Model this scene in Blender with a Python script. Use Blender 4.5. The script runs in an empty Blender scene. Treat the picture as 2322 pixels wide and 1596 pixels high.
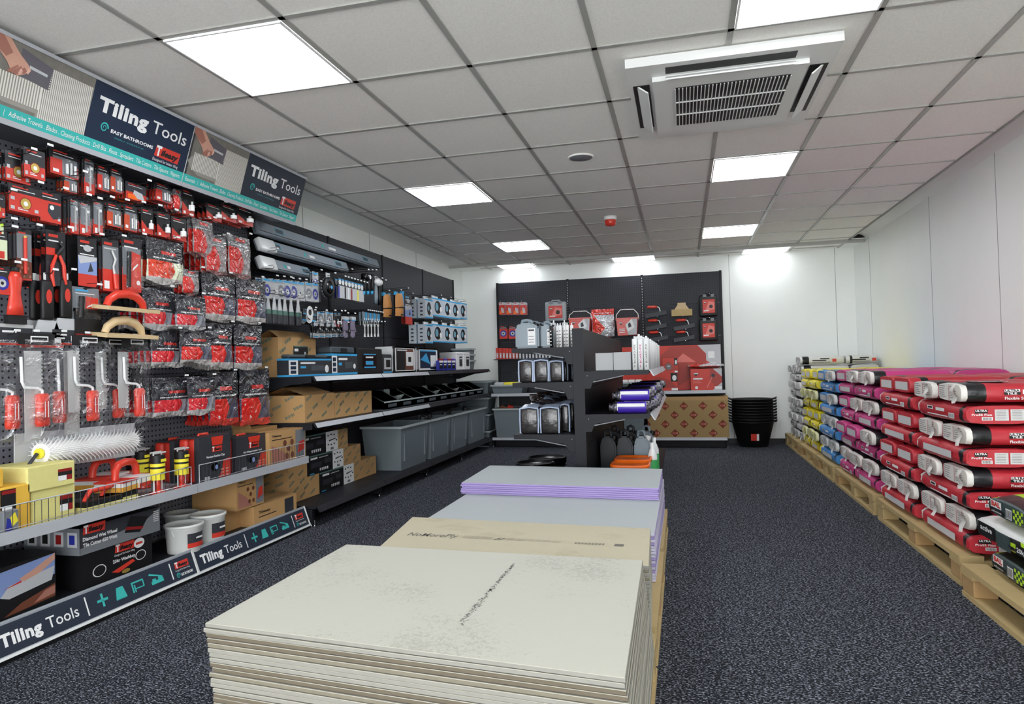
import bpy, bmesh, math, random
from mathutils import Vector, Matrix
C = bpy.context.scene.collection
S = bpy.context.scene
rnd = random.Random(7)
PI = math.pi
# ---------------------------------------------------------------- camera, world, exposure
YAW, PITCH, ROLL, FPX, CAMH = -0.2446, 0.0196, -0.0269, 1548.6, 1.05
cy, sy, cp, sp = math.cos(YAW), math.sin(YAW), math.cos(PITCH), math.sin(PITCH)
_f = Vector((sy*cp, cy*cp, sp)); _r = Vector((cy, -sy, 0)); _u = _r.cross(_f)
_r2 = _r*math.cos(ROLL) + _u*math.sin(ROLL); _u2 = -_r*math.sin(ROLL) + _u*math.cos(ROLL)
cam = bpy.data.cameras.new('camera'); co = bpy.data.objects.new('camera', cam); C.objects.link(co)
cam.sensor_fit = 'HORIZONTAL'; cam.sensor_width = 36; cam.lens = 36*FPX/2322
cam.clip_start = 0.05; cam.clip_end = 60
m = Matrix((( _r2.x, _u2.x, -_f.x, 0), (_r2.y, _u2.y, -_f.y, 0), (_r2.z, _u2.z, -_f.z, CAMH), (0,0,0,1)))
co.matrix_world = m; S.camera = co
def _ray(px, py): return _f*FPX + _r2*(px-1161) - _u2*(py-798)
def onX(px, py, c): d = _ray(px, py); t = c/d.x; return Vector((c, t*d.y, t*d.z+CAMH))
def onY(px, py, c): d = _ray(px, py); t = c/d.y; return Vector((t*d.x, c, t*d.z+CAMH))
def onZ(px, py, c): d = _ray(px, py); t = (c-CAMH)/d.z; return Vector((t*d.x, t*d.y, c))
S.view_settings.view_transform = 'Standard'; S.view_settings.look = 'None'
S.view_settings.gamma = 1; S.view_settings.exposure = 0.96
w = bpy.data.worlds.new('world'); S.world = w; w.use_nodes = True
w.node_tree.nodes['Background'].inputs[0].default_value = (0.95, 0.97, 1, 1)
w.node_tree.nodes['Background'].inputs[1].default_value = 4.6
LIGHT_W = 7.8            # emission strength of the ceiling panels
S.cycles.max_bounces = 8; S.cycles.diffuse_bounces = 5; S.cycles.glossy_bounces = 3
S.cycles.transparent_max_bounces = 12; S.cycles.sample_clamp_indirect = 6

# ---------------------------------------------------------------- materials
MATS = {}
def nt(name, rough=.6, metal=0, spec=.5):
    m = bpy.data.materials.new(name); m.use_nodes = True
    b = m.node_tree.nodes['Principled BSDF']
    b.inputs['Roughness'].default_value = rough; b.inputs['Metallic'].default_value = metal
    b.inputs['Specular IOR Level'].default_value = spec
    return m, m.node_tree, b
def srgb(r, g, b):
    f = lambda c: (c/255/12.92) if c/255 <= .04045 else ((c/255+.055)/1.055)**2.4
    return (f(r), f(g), f(b), 1)
def N(t, k, **kw):
    n = t.nodes.new(k)
    for a, v in kw.items(): setattr(n, a, v)
    return n
def plain(name, c, rough=.6, metal=0, spec=.5, var=0, scale=20, bump=0, bscale=60, coat=0):
    if name in MATS: return MATS[name]
    m, t, b = nt(name, rough, metal, spec)
    col = srgb(*c); b.inputs['Base Color'].default_value = col
    if coat: b.inputs['Coat Weight'].default_value = coat; b.inputs['Coat Roughness'].default_value = .15
    tc = N(t, 'ShaderNodeTexCoord')
    if var:
        n = N(t, 'ShaderNodeTexNoise'); n.inputs['Scale'].default_value = scale; n.inputs['Detail'].default_value = 4
        t.links.new(tc.outputs['Object'], n.inputs['Vector'])
        mx = N(t, 'ShaderNodeMix', data_type='RGBA')
        mx.inputs[6].default_value = [c*(1-var) for c in col[:3]]+[1]; mx.inputs[7].default_value = [min(1, c*(1+var)) for c in col[:3]]+[1]
        t.links.new(n.outputs['Fac'], mx.inputs[0]); t.links.new(mx.outputs[2], b.inputs['Base Color'])
    if bump:
        n = N(t, 'ShaderNodeTexNoise'); n.inputs['Scale'].default_value = bscale; n.inputs['Detail'].default_value = 3
        t.links.new(tc.outputs['Object'], n.inputs['Vector'])
        bp = N(t, 'ShaderNodeBump'); bp.inputs['Strength'].default_value = bump; bp.inputs['Distance'].default_value = .01
        t.links.new(n.outputs['Fac'], bp.inputs['Height']); t.links.new(bp.outputs['Normal'], b.inputs['Normal'])
    MATS[name] = m; return m
def M(name): return MATS[name]
plain('white_wall', (244,247,243), .5, var=.03, scale=3)
plain('white_trim', (225,226,224), .4)
plain('ceiling_bar', (165,165,160), .35)
plain('black_steel', (32,33,38), .5, spec=.25)
plain('black_steel_dark', (24,25,29), .5, spec=.25)
plain('black', (14,14,16), .5); plain('black_gloss', (12,12,14), .25); plain('rubber', (10,10,12), .6)
plain('chrome', (220,220,225), .15, metal=1); plain('steel', (196,197,196), .35, metal=.3); plain('rust', (196,74,42), .5)
plain('shelf_grey', (150,155,162), .4); plain('price_strip', (175,178,184), .35)
plain('red', (204,54,40), .45); plain('red_gloss', (212,60,44), .28); plain('dark_red', (140,20,20), .5)
plain('white', (235,235,235), .5); plain('white_gloss', (238,240,240), .25); plain('light_grey', (190,192,195), .5)
plain('mid_grey', (120,124,130), .5); plain('dark_grey', (48,50,56), .5); plain('navy', (30,44,66), .5, spec=.3)
plain('sign_dark', (40,48,62), .5, spec=.3); plain('teal', (60,178,172), .5, spec=.3); plain('yellow', (240,225,60), .5)
plain('sponge', (222,214,138), .9, var=.06, scale=30, bump=.4, bscale=300); plain('sponge_dark', (228,180,64), .9, var=.05, bump=.4, bscale=300)
plain('cardboard', (196,152,98), .8, var=.06, scale=8); plain('cardboard_plain', (182,142,92), .8, var=.05, scale=8)
plain('print_teal', (88,120,110), .8); plain('blue', (60,165,220), .4); plain('deep_blue', (40,50,150), .4)
plain('purple', (70,45,170), .35); plain('orange', (245,110,25), .35); plain('skin', (205,155,135), .6)
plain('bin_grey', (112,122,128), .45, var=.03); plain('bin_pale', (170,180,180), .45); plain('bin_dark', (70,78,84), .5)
plain('wood', (184,160,112), .75, var=.12, scale=12, bump=.2, bscale=40)
plain('wood_dark', (176,142,96), .8, var=.15, scale=12)
plain('plaster', (226,226,214), .75, var=.03, scale=5)
plain('cream_board', (208,202,184), .8, var=.03, scale=4)
plain('grey_board', (176,182,184), .8, var=.02); plain('lavender', (160,142,196), .7); plain('lavender_side', (200,196,216), .7)
plain('beige_handle', (205,180,140), .6, var=.1); plain('leather', (190,130,70), .5, var=.15, scale=20)
plain('gold', (205,175,90), .35, metal=.5); plain('lime', (185,225,40), .5); plain('pale_green', (215,225,190), .5)
plain('pink', (224,70,130), .5); plain('glove', (120,110,130), .7); plain('brown', (110,60,40), .6)
plain('pad_amber', (220,160,60), .8, bump=.4, bscale=200); plain('sky_photo', (130,150,200), .5)
plain('jerry_grey', (128,142,152), .35); plain('jerry_dark', (44,47,52), .5)
plain('tub_white', (215,217,213), .3); plain('green', (70,180,100), .5); plain('magenta_print', (190,40,120), .5)
def alpha_plastic(name, c, alpha, rough=.12, bump=.5, bs=25):
    m, t, b = nt(name, rough); b.inputs['Base Color'].default_value = srgb(*c); b.inputs['Alpha'].default_value = alpha
    tc = N(t, 'ShaderNodeTexCoord'); n = N(t, 'ShaderNodeTexNoise'); n.inputs['Scale'].default_value = bs; n.inputs['Detail'].default_value = 4
    bp = N(t, 'ShaderNodeBump'); bp.inputs['Strength'].default_value = bump; bp.inputs['Distance'].default_value = .02
    t.links.new(tc.outputs['Object'], n.inputs['Vector']); t.links.new(n.outputs['Fac'], bp.inputs['Height']); t.links.new(bp.outputs['Normal'], b.inputs['Normal'])
    MATS[name] = m
def film(name, lo, hi, scale, rough=.18):
    m = bpy.data.materials.new(name); m.use_nodes = True; t = m.node_tree; t.nodes.remove(t.nodes['Principled BSDF'])
    out = t.nodes['Material Output']; tr = N(t, 'ShaderNodeBsdfTransparent'); gl = N(t, 'ShaderNodeBsdfGlossy'); gl.inputs['Roughness'].default_value = rough
    gl.inputs['Color'].default_value = (.9,.92,.95,1)
    tc = N(t, 'ShaderNodeTexCoord'); n = N(t, 'ShaderNodeTexNoise'); n.inputs['Scale'].default_value = scale; n.inputs['Detail'].default_value = 4; n.inputs['Distortion'].default_value = 1.5
    bp = N(t, 'ShaderNodeBump'); bp.inputs['Strength'].default_value = 1; bp.inputs['Distance'].default_value = .03
    r = N(t, 'ShaderNodeValToRGB'); r.color_ramp.elements[0].position = .45; r.color_ramp.elements[0].color = (lo,)*3+(1,); r.color_ramp.elements[1].position = .68; r.color_ramp.elements[1].color = (hi,)*3+(1,)
    mx = N(t, 'ShaderNodeMixShader')
    t.links.new(tc.outputs['Object'], n.inputs['Vector']); t.links.new(n.outputs['Fac'], bp.inputs['Height']); t.links.new(bp.outputs['Normal'], gl.inputs['Normal'])
    t.links.new(n.outputs['Fac'], r.inputs[0]); t.links.new(r.outputs[0], mx.inputs[0]); t.links.new(tr.outputs[0], mx.inputs[1]); t.links.new(gl.outputs[0], mx.inputs[2]); t.links.new(mx.outputs[0], out.inputs[0])
    MATS[name] = m
film('clear_bag', .06, .45, 14)
film('clear_blister', .05, .22, 8, .1)
alpha_plastic('frosted', (200,205,205), .85, .4, .3)
def emit(name, c, s):
    m, t, b = nt(name); b.inputs['Base Color'].default_value = (0,0,0,1)
    b.inputs['Emission Color'].default_value = srgb(*c); b.inputs['Emission Strength'].default_value = s; MATS[name] = m
emit('panel_light', (245,250,255), LIGHT_W); emit('panel_light_dim', (245,250,255), LIGHT_W*.45); plain('hood_grey', (84,86,92), .5)
# ceiling tile: fine fissured mineral fibre
def tile_mat():
    m, t, b = nt('ceiling_tile', .9, spec=.2)
    tc = N(t, 'ShaderNodeTexCoord'); n = N(t, 'ShaderNodeTexNoise'); n.inputs['Scale'].default_value = 140; n.inputs['Detail'].default_value = 3
    n2 = N(t, 'ShaderNodeTexNoise'); n2.inputs['Scale'].default_value = 1.2
    t.links.new(tc.outputs['Object'], n.inputs['Vector']); t.links.new(tc.outputs['Object'], n2.inputs['Vector'])
    r = N(t, 'ShaderNodeValToRGB'); r.color_ramp.elements[0].position = .35; r.color_ramp.elements[0].color = srgb(238,236,231)
    r.color_ramp.elements[1].position = .65; r.color_ramp.elements[1].color = srgb(247,245,240)
    t.links.new(n.outputs['Fac'], r.inputs[0])
    mx = N(t, 'ShaderNodeMix', data_type='RGBA', blend_type='MULTIPLY'); mx.inputs[0].default_value = .25
    t.links.new(r.outputs[0], mx.inputs[6]); t.links.new(n2.outputs['Color'], mx.inputs[7]); mx.inputs[0].default_value = 0.0
    t.links.new(mx.outputs[2], b.inputs['Base Color'])
    bp = N(t, 'ShaderNodeBump'); bp.inputs['Strength'].default_value = .15; bp.inputs['Distance'].default_value = .002
    t.links.new(n.outputs['Fac'], bp.inputs['Height']); t.links.new(bp.outputs['Normal'], b.inputs['Normal'])
    MATS['ceiling_tile'] = m
tile_mat()
def carpet_mat():
    m, t, b = nt('carpet', .95, spec=.15)
    tc = N(t, 'ShaderNodeTexCoord')
    mp = N(t, 'ShaderNodeMapping'); mp.inputs['Scale'].default_value = (.55, 1, 1)
    t.links.new(tc.outputs['Object'], mp.inputs['Vector'])
    n = N(t, 'ShaderNodeTexNoise'); n.inputs['Scale'].default_value = 210; n.inputs['Detail'].default_value = 2
    t.links.new(mp.outputs[0], n.inputs['Vector'])
    n2 = N(t, 'ShaderNodeTexNoise'); n2.inputs['Scale'].default_value = 60; n2.inputs['Detail'].default_value = 3
    t.links.new(tc.outputs['Object'], n2.inputs['Vector'])
    w = N(t, 'ShaderNodeTexWave', bands_direction='Y'); w.inputs['Scale'].default_value = 42; w.inputs['Distortion'].default_value = 1.5
    w.inputs['Detail'].default_value = 2; w.inputs['Detail Scale'].default_value = 6
    t.links.new(tc.outputs['Object'], w.inputs['Vector'])
    r = N(t, 'ShaderNodeValToRGB'); e = r.color_ramp.elements
    e[0].position = .46; e[0].color = srgb(15,16,21); e[1].position = .73; e[1].color = srgb(178,184,198)
    e.new(.60).color = srgb(52,55,64)
    a = N(t, 'ShaderNodeMath', operation='MULTIPLY_ADD'); a.inputs[1].default_value = .20; t.links.new(w.outputs['Fac'], a.inputs[0]); t.links.new(n.outputs['Fac'], a.inputs[2])
    a2 = N(t, 'ShaderNodeMath', operation='MULTIPLY_ADD'); a2.inputs[1].default_value = .14; t.links.new(n2.outputs['Fac'], a2.inputs[0]); t.links.new(a.outputs[0], a2.inputs[2])
    s = N(t, 'ShaderNodeMath', operation='SUBTRACT'); s.inputs[1].default_value = .15; t.links.new(a2.outputs[0], s.inputs[0])
    t.links.new(s.outputs[0], r.inputs[0]); t.links.new(r.outputs[0], b.inputs['Base Color'])
    bp = N(t, 'ShaderNodeBump'); bp.inputs['Strength'].default_value = .8; bp.inputs['Distance'].default_value = .006
    t.links.new(s.outputs[0], bp.inputs['Height']); t.links.new(bp.outputs['Normal'], b.inputs['Normal'])
    MATS['carpet'] = m
carpet_mat()
# perforated steel: dots every 25 mm in the panel's own plane (object X and Z)
def peg_mat(name, c, hole, rough=.4):
    m, t, b = nt(name, .5, spec=.3)
    tc = N(t, 'ShaderNodeTexCoord'); sx = N(t, 'ShaderNodeSeparateXYZ'); t.links.new(tc.outputs['Object'], sx.inputs[0])
    def f(o):
        a = N(t, 'ShaderNodeMath', operation='MULTIPLY'); a.inputs[1].default_value = 1/.028; t.links.new(o, a.inputs[0])
        q = N(t, 'ShaderNodeMath', operation='FRACT'); t.links.new(a.outputs[0], q.inputs[0])
        s = N(t, 'ShaderNodeMath', operation='SUBTRACT'); s.inputs[1].default_value = .5; t.links.new(q.outputs[0], s.inputs[0])
        p = N(t, 'ShaderNodeMath', operation='POWER'); p.inputs[1].default_value = 2; t.links.new(s.outputs[0], p.inputs[0]); return p
    a, bb = f(sx.outputs[0]), f(sx.outputs[2])
    ad = N(t, 'ShaderNodeMath', operation='ADD'); t.links.new(a.outputs[0], ad.inputs[0]); t.links.new(bb.outputs[0], ad.inputs[1])
    lt = N(t, 'ShaderNodeMath', operation='LESS_THAN'); lt.inputs[1].default_value = .035; t.links.new(ad.outputs[0], lt.inputs[0])
    mx = N(t, 'ShaderNodeMix', data_type='RGBA'); mx.inputs[6].default_value = srgb(*c); mx.inputs[7].default_value = srgb(*hole)
    t.links.new(lt.outputs[0], mx.inputs[0]); t.links.new(mx.outputs[2], b.inputs['Base Color']); MATS[name] = m
peg_mat('peg_grey', (116,118,127), (8,8,10)); peg_mat('peg_dark', (44,46,53), (12,12,14))

# ---------------------------------------------------------------- mesh builder
class MB:
    """collects geometry of ONE object; faces carry a material name"""
    def __init__(s): s.v = []; s.f = []; s.m = []; s.sm = []
    def add(s, vs, fs, mat, smooth=False, T=None):
        o = len(s.v)
        s.v += [tuple(T @ Vector(v)) if T is not None else tuple(v) for v in vs]
        for f in fs: s.f.append([i+o for i in f]); s.m.append(mat); s.sm.append(smooth)
        return s
    def box(s, a, b, mat, T=None, taper=1, mats=None):
        x0,y0,z0 = a; x1,y1,z1 = b
        if x0 > x1: x0, x1 = x1, x0
        if y0 > y1: y0, y1 = y1, y0
        if z0 > z1: z0, z1 = z1, z0
        cx, cy_ = (x0+x1)/2, (y0+y1)/2
        q = lambda x, y, z: ((cx+(x-cx)*taper, cy_+(y-cy_)*taper, z) if z == z0 else (x, y, z))
        vs = [q(x, y, z) for z in (z0, z1) for y in (y0, y1) for x in (x0, x1)]
        fs = [(0,2,3,1),(4,5,7,6),(0,1,5,4),(2,6,7,3),(0,4,6,2),(1,3,7,5)]   # bottom top front(-y) back left right
        if mats:
            for f, mm in zip(fs, mats): s.add(vs, [f], mm or mat, T=T)
        else: s.add(vs, fs, mat, T=T)
        return s
    def bbox(s, a, b, mat, r=.004, T=None, seg=1):
        """box with bevelled vertical+horizontal edges"""
        bm = bmesh.new(); bmesh.ops.create_cube(bm, size=1)
        sc = [abs(b[i]-a[i]) for i in range(3)]; ce = [(a[i]+b[i])/2 for i in range(3)]
        for v in bm.verts: v.co = Vector([v.co[i]*sc[i]+ce[i] for i in range(3)])
        bmesh.ops.bevel(bm, geom=bm.edges[:], offset=min(r, min(sc)*.45), segments=seg, affect='EDGES', profile=.5)
        s.bm(bm, mat, seg > 1, T); return s
    def bm(s, bm, mat, smooth=False, T=None):
        bm.verts.index_update()
        s.add([v.co[:] for v in bm.verts], [[v.index for v in f.verts] for f in bm.faces], mat, smooth, T); bm.free()
    def prism(s, pts, y0, y1, mat, T=None, axis='y'):
        """polygon pts in the XZ plane, extruded along Y from y0 (front) to y1"""
        n = len(pts)
        mk = {'y': lambda p, y: (p[0], y, p[1]), 'x': lambda p, y: (y, p[0], p[1]), 'z': lambda p, y: (p[0], p[1], y)}[axis]
        vs = [mk(p, y0) for p in pts]+[mk(p, y1) for p in pts]
        s.add(vs, [list(range(n)), list(range(2*n-1, n-1, -1))]+[(i, i+n, (i+1) % n+n, (i+1) % n) for i in range(n)], mat, T=T); return s
    def quad(s, x0, z0, x1, z1, mat, y=0, T=None):
        s.add([(x0,y,z0),(x1,y,z0),(x1,y,z1),(x0,y,z1)], [(0,1,2,3)], mat, T=T); return s
    def poly(s, pts, mat, y=0, T=None):
        s.add([(p[0], y, p[1]) for p in pts], [list(range(len(pts)))], mat, T=T); return s
    def disc(s, x, z, r, mat, y=0, n=20, rz=None, T=None):
        return s.poly([(x+r*math.cos(i*2*PI/n), z+(rz or r)*math.sin(i*2*PI/n)) for i in range(n)], mat, y, T)
    def ring(s, x, z, r, r2, mat, y=0, n=24, a0=0, a1=2*PI, T=None):
        vs = []
        for i in range(n+1):
            a = a0+(a1-a0)*i/n
            vs += [(x+r*math.cos(a), y, z+r*math.sin(a)), (x+r2*math.cos(a), y, z+r2*math.sin(a))]
        s.add(vs, [(2*i, 2*i+1, 2*i+3, 2*i+2) for i in range(n)], mat, T=T); return s
    def cyl(s, p, q, r, mat, n=12, r2=None, smooth=True, cap=True, T=None):
        p, q = Vector(p), Vector(q); d = (q-p).normalized(); a = d.orthogonal().normalized(); b = d.cross(a); r2 = r if r2 is None else r2
        vs = [tuple(c+(a*math.cos(i*2*PI/n)+b*math.sin(i*2*PI/n))*rr) for c, rr in ((p, r), (q, r2)) for i in range(n)]
        s.add(vs, [(i, (i+1) % n, (i+1) % n+n, i+n) for i in range(n)], mat, smooth, T)
        if cap: s.add(vs, [list(range(n-1, -1, -1)), list(range(n, 2*n))], mat, False, T)
        return s
    def tube(s, pts, r, mat, n=6, T=None, closed=False):
        pts = [Vector(p) for p in pts]; k = len(pts); vs = []; up = None
        for i, p in enumerate(pts):
            d = (pts[(i+1) % k] if (closed or i < k-1) else p) - (pts[i-1] if (closed or i > 0) else p)
            d.normalize()
            if up is None: up = d.orthogonal().normalized()
            up = (up - d*up.dot(d)); up = up.normalized() if up.length > 1e-6 else d.orthogonal().normalized()
            b = d.cross(up)
            rr = r[i] if isinstance(r, (list, tuple)) else r
            vs += [tuple(p+(up*math.cos(j*2*PI/n)+b*math.sin(j*2*PI/n))*rr) for j in range(n)]
        fs = [(i*n+j, i*n+(j+1) % n, ((i+1) % k)*n+(j+1) % n, ((i+1) % k)*n+j) for i in range(k if closed else k-1) for j in range(n)]
        s.add(vs, fs, mat, True, T)
        if not closed: s.add(vs, [list(range(n-1, -1, -1)), list(range((k-1)*n, k*n))], mat, False, T)
        return s
    def lathe(s, prof, mat, n=24, T=None, sx=1, sy_=1, mats=None, pw=2):
        """prof: (radius, z) pairs; pw > 2 squares the section off"""
        vs = []
        for r, z in prof:
            for i in range(n):
                a = i*2*PI/n; c, q = math.cos(a), math.sin(a)
                k = 1 if pw == 2 else (abs(c)**pw+abs(q)**pw)**(-1/pw)
                vs.append((r*c*k*sx, r*q*k*sy_, z))
        for j in range(len(prof)-1):
            s.add(vs if j == 0 else [], [], mat, T=T) if False else None
        o = len(s.v); s.v += [tuple(T @ Vector(v)) if T is not None else v for v in vs]
        for j in range(len(prof)-1):
            for i in range(n):
                s.f.append([o+j*n+i, o+j*n+(i+1) % n, o+(j+1)*n+(i+1) % n, o+(j+1)*n+i]); s.m.append(mats[j] if mats else mat); s.sm.append(True)
        return s
    def sphere(s, c, r, mat, n=12, T=None, sc=(1,1,1)):
        bm = bmesh.new(); bmesh.ops.create_uvsphere(bm, u_segments=n, v_segments=max(6, n//2), radius=r)
        for v in bm.verts: v.co = Vector((v.co.x*sc[0]+c[0], v.co.y*sc[1]+c[1], v.co.z*sc[2]+c[2]))
        s.bm(bm, mat, True, T); return s
    def text(s, txt, x, z, h, mat, y=0, bold=0, align='LEFT', width=None, T=None, shear=0, sp=1):
        vs, fs, wd = text_geo(txt, bold, shear, sp)
        k = h/0.7; kx = k if not width else width/max(wd, 1e-6)
        ox = {'LEFT': 0, 'CENTER': -wd*kx/2, 'RIGHT': -wd*kx}[align]
        s.add([(x+ox+a*kx, y, z+b*k) for a, b in vs], fs, mat, T=T); return s
    def mesh(s, name):
        me = bpy.data.meshes.new(name); me.from_pydata(s.v, [], s.f)
        names = []
        for mm in s.m:
            if mm not in names: names.append(mm)
        for n_ in names: me.materials.append(MATS[n_])
        ix = {n_: i for i, n_ in enumerate(names)}
        me.polygons.foreach_set('material_index', [ix[a] for a in s.m]); me.polygons.foreach_set('use_smooth', s.sm)
        me.update(); return me
_TX = {}
def text_geo(txt, bold=0, shear=0, sp=1):
    key = (txt, bold, shear, sp)
    if key in _TX: return _TX[key]
    cu = bpy.data.curves.new('t', 'FONT'); cu.body = txt; cu.offset = bold; cu.shear = shear; cu.resolution_u = 2; cu.space_character = sp; cu.fill_mode = 'FRONT'
    o = bpy.data.objects.new('t', cu); C.objects.link(o)
    me = bpy.data.meshes.new_from_object(o.evaluated_get(bpy.context.evaluated_depsgraph_get()))
    vs = [(v.co.x, v.co.y) for v in me.vertices]; fs = [list(p.vertices) for p in me.polygons]
    bpy.data.objects.remove(o); bpy.data.curves.remove(cu); bpy.data.meshes.remove(me)
    x0 = min([v[0] for v in vs] or [0]); vs = [(a-x0, b) for a, b in vs]; wd = max([v[0] for v in vs] or [1])
    _TX[key] = (vs, fs, wd); return _TX[key]
# ---------------------------------------------------------------- object helpers
def link(name, data, loc=(0,0,0), rot=(0,0,0), parent=None, scale=(1,1,1)):
    o = bpy.data.objects.new(name, data); C.objects.link(o)
    o.location = loc; o.rotation_euler = rot; o.scale = scale
    if parent is not None: o.parent = parent
    return o
def tag(o, label, cat, group=None, kind=None):
    if label: o['label'] = label
    if cat: o['category'] = cat
    if group: o['group'] = group
    if kind: o['kind'] = kind
    return o
def thing(name, label, cat, loc=(0,0,0), rz=0, group=None, rot=None):
    o = link(name, None, loc, rot or (0,0,rz)); o.empty_display_size = .05
    return tag(o, label, cat, group)
def part(name, mb, parent, label=None, loc=(0,0,0), rot=(0,0,0)):
    o = link(name, mb.mesh(name) if isinstance(mb, MB) else mb, loc, rot, parent)
    if label: o['label'] = label
    return o
def solo(name, mb, label, cat, loc=(0,0,0), rz=0, group=None, rot=None, scale=(1,1,1)):
    o = link(name, mb.mesh(name) if isinstance(mb, MB) else mb, loc, rot or (0,0,rz), None, scale)
    return tag(o, label, cat, group)
def struct(name, mb):
    o = link(name, mb.mesh(name)); o['kind'] = 'structure'; return o
LW = PI/2       # things on the left wall face +X
RW = -PI/2      # things on the right face -X
# ================================================================ room
CZ = 2.374; XR = 2.045; XL = -2.925; YB = 9.0; YF = -2.6
GX0, GY0, DX, DY = -1.4136, 2.2492, .547, .6
struct('floor', MB().box((XL-.1,YF-.1,-.05),(XR+.1,YB+.1,0),'carpet'))
def wall(name, a, b, seams, along):
    mb = MB().box(a, b, 'white_wall')
    for s in seams:     # panel joints of the demountable wall
        if along == 'y': x = b[0] if name == 'wall_left' else a[0]; mb.box((x-.0015, s-.002, 0), (x+.0015, s+.002, CZ), 'mid_grey')
        else: mb.box((s-.002, a[1]-.0015, 0), (s+.002, a[1]+.0015, CZ), 'mid_grey')
    struct(name, mb)
wall('wall_right', (XR,YF,0), (XR+.1,YB+.1,CZ+.3), [8.3, 6.4, 5.15, 3.95, 2.7], 'y')
wall('wall_left', (XL-.1,YF,0), (XL,YB+.1,CZ+.3), [4.9, 6.1, 7.3, 3.7], 'y')
wall('wall_back', (XL,YB,0), (XR,YB+.1,CZ+.3), [-1.95, -.75, .6, 1.83], 'x')
mb = MB()      # unseen front wall behind the camera; window opening added to let in fill light
mb.box((XL,YF-.1,0),(XR,YF,.12),'white_wall').box((XL,YF-.1,2.2),(XR,YF,CZ+.3),'white_wall')
for x in (XL, -.6, XR-.15): mb.box((x,YF-.1,.12),(x+.15,YF,2.2),'white_wall')
struct('wall_front', mb)
struct('trim_1', MB().box((XL-.1,YF-.1,CZ+.3),(XR+.1,YB+.1,CZ+.4),'dark_grey'))
# suspended ceiling: grid from x=-2.62 to 1.868, to the bulkhead at y=8.45; perimeter strips beyond
gl, gr = -2.62, GX0+6*DX
lights = []
LR = [(-1, 0), (-1, 4), (-1, 8), (3, 0), (3, 4), (3, 8), (-1, -4), (3, -4)]
ce = MB(); ce.box((XL,YF,CZ),(gr,YB,CZ+.02),'ceiling_tile'); struct('ceiling', ce)
tb = MB()
for i in range(-2, 7):
    x = GX0+i*DX
    if x < gl: continue
    tb.box((x-.012, YF, CZ-.006), (x+.012, YB, CZ), 'ceiling_bar')
j = -8
while GY0+j*DY < YB:
    y = GY0+j*DY; tb.box((gl, y-.012, CZ-.006), (gr, y+.012, CZ), 'ceiling_bar'); j += 1
struct('trim_2', tb)
struct('trim_3', MB().box((gl-.3,8.42,CZ-.035),(gr+.17,8.47,CZ),'ceiling_bar').box((gl-.01,YF,CZ-.01),(gl+.012,8.45,CZ),'ceiling_bar').box((XL,YF,CZ-.004),(gl,YB,CZ),'white_wall'))
# curved coving between the ceiling edge and the right wall
cv = MB(); n = 10
pr_ = [(gr-.01, CZ-.012)]+[(gr+(XR-gr)*i/n, CZ+.055*math.sin(PI*i/n)**.8) for i in range(1, n)]+[(XR, CZ-.004)]
cv.add([(x, y, z) for y in (YF, 8.42) for x, z in pr_], [(i, i+1, i+1+len(pr_), i+len(pr_)) for i in range(len(pr_)-1)], 'white_trim', True)
cv.box((gr,8.42,CZ-.004),(XR,YB,CZ+.01),'white_wall')
struct('trim_4', cv)
struct('baseboard_back', MB().box((.5,YB-.012,0),(XR,YB,.06),'black'))
struct('baseboard_right', MB().box((XR-.012,YF,0),(XR,YB,.06),'black'))
def light_panel(x0, y0, x1, y1, label, group=None, em='panel_light'):
    t = thing('ceiling_light', label, 'ceiling light', ((x0+x1)/2,(y0+y1)/2,CZ), 0, group)
    a, b = (x1-x0)/2, (y1-y0)/2; f = MB()
    for q in (((-a,-b),(a,-b+.008)), ((-a,b-.008),(a,b)), ((-a,-b+.008),(-a+.008,b-.008)), ((a-.008,-b+.008),(a,b-.008))):
        f.box((q[0][0],q[0][1],-.014),(q[1][0],q[1][1],-.0065),'white')
    part('frame', f, t); part('diffuser', MB().box((-a+.008,-b+.008,-.012),(a-.008,b-.008,-.0068),em), t)
names = {(-1,0):'nearest square light panel in the left ceiling row, beside the blue sign',
 (-1,4):'light panel in the left row of the ceiling, second from the front',
 (-1,8):'light panel in the left row of the ceiling, last one before the bulkhead',
 (3,0):'light panel cut off by the top of the photo, above the air conditioning cassette',
 (3,4):'light panel in the right row between air conditioning cassette and far light',
 (3,8):'light panel in the right row, farthest one before the bulkhead',
 (-1,-4):'light panel behind the camera on the left', (3,-4):'light panel behind the camera on the right'}
for (i, j) in LR:
    x, y = GX0+i*DX, GY0+j*DY
    light_panel(x+.013, y+.013, x+DX-.013, y+DY-.013, names[(i,j)], 'square ceiling light panels')
for (x0, x1, s) in ((-2.33,-1.87,'leftmost'), (-.83,-.3,'middle'), (.75,1.28,'rightmost')):
    light_panel(x0, 8.6, x1, 8.97, s+' of the three narrow lights in the ceiling strip along the back wall', 'narrow lights along the back wall', 'panel_light_dim')
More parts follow.
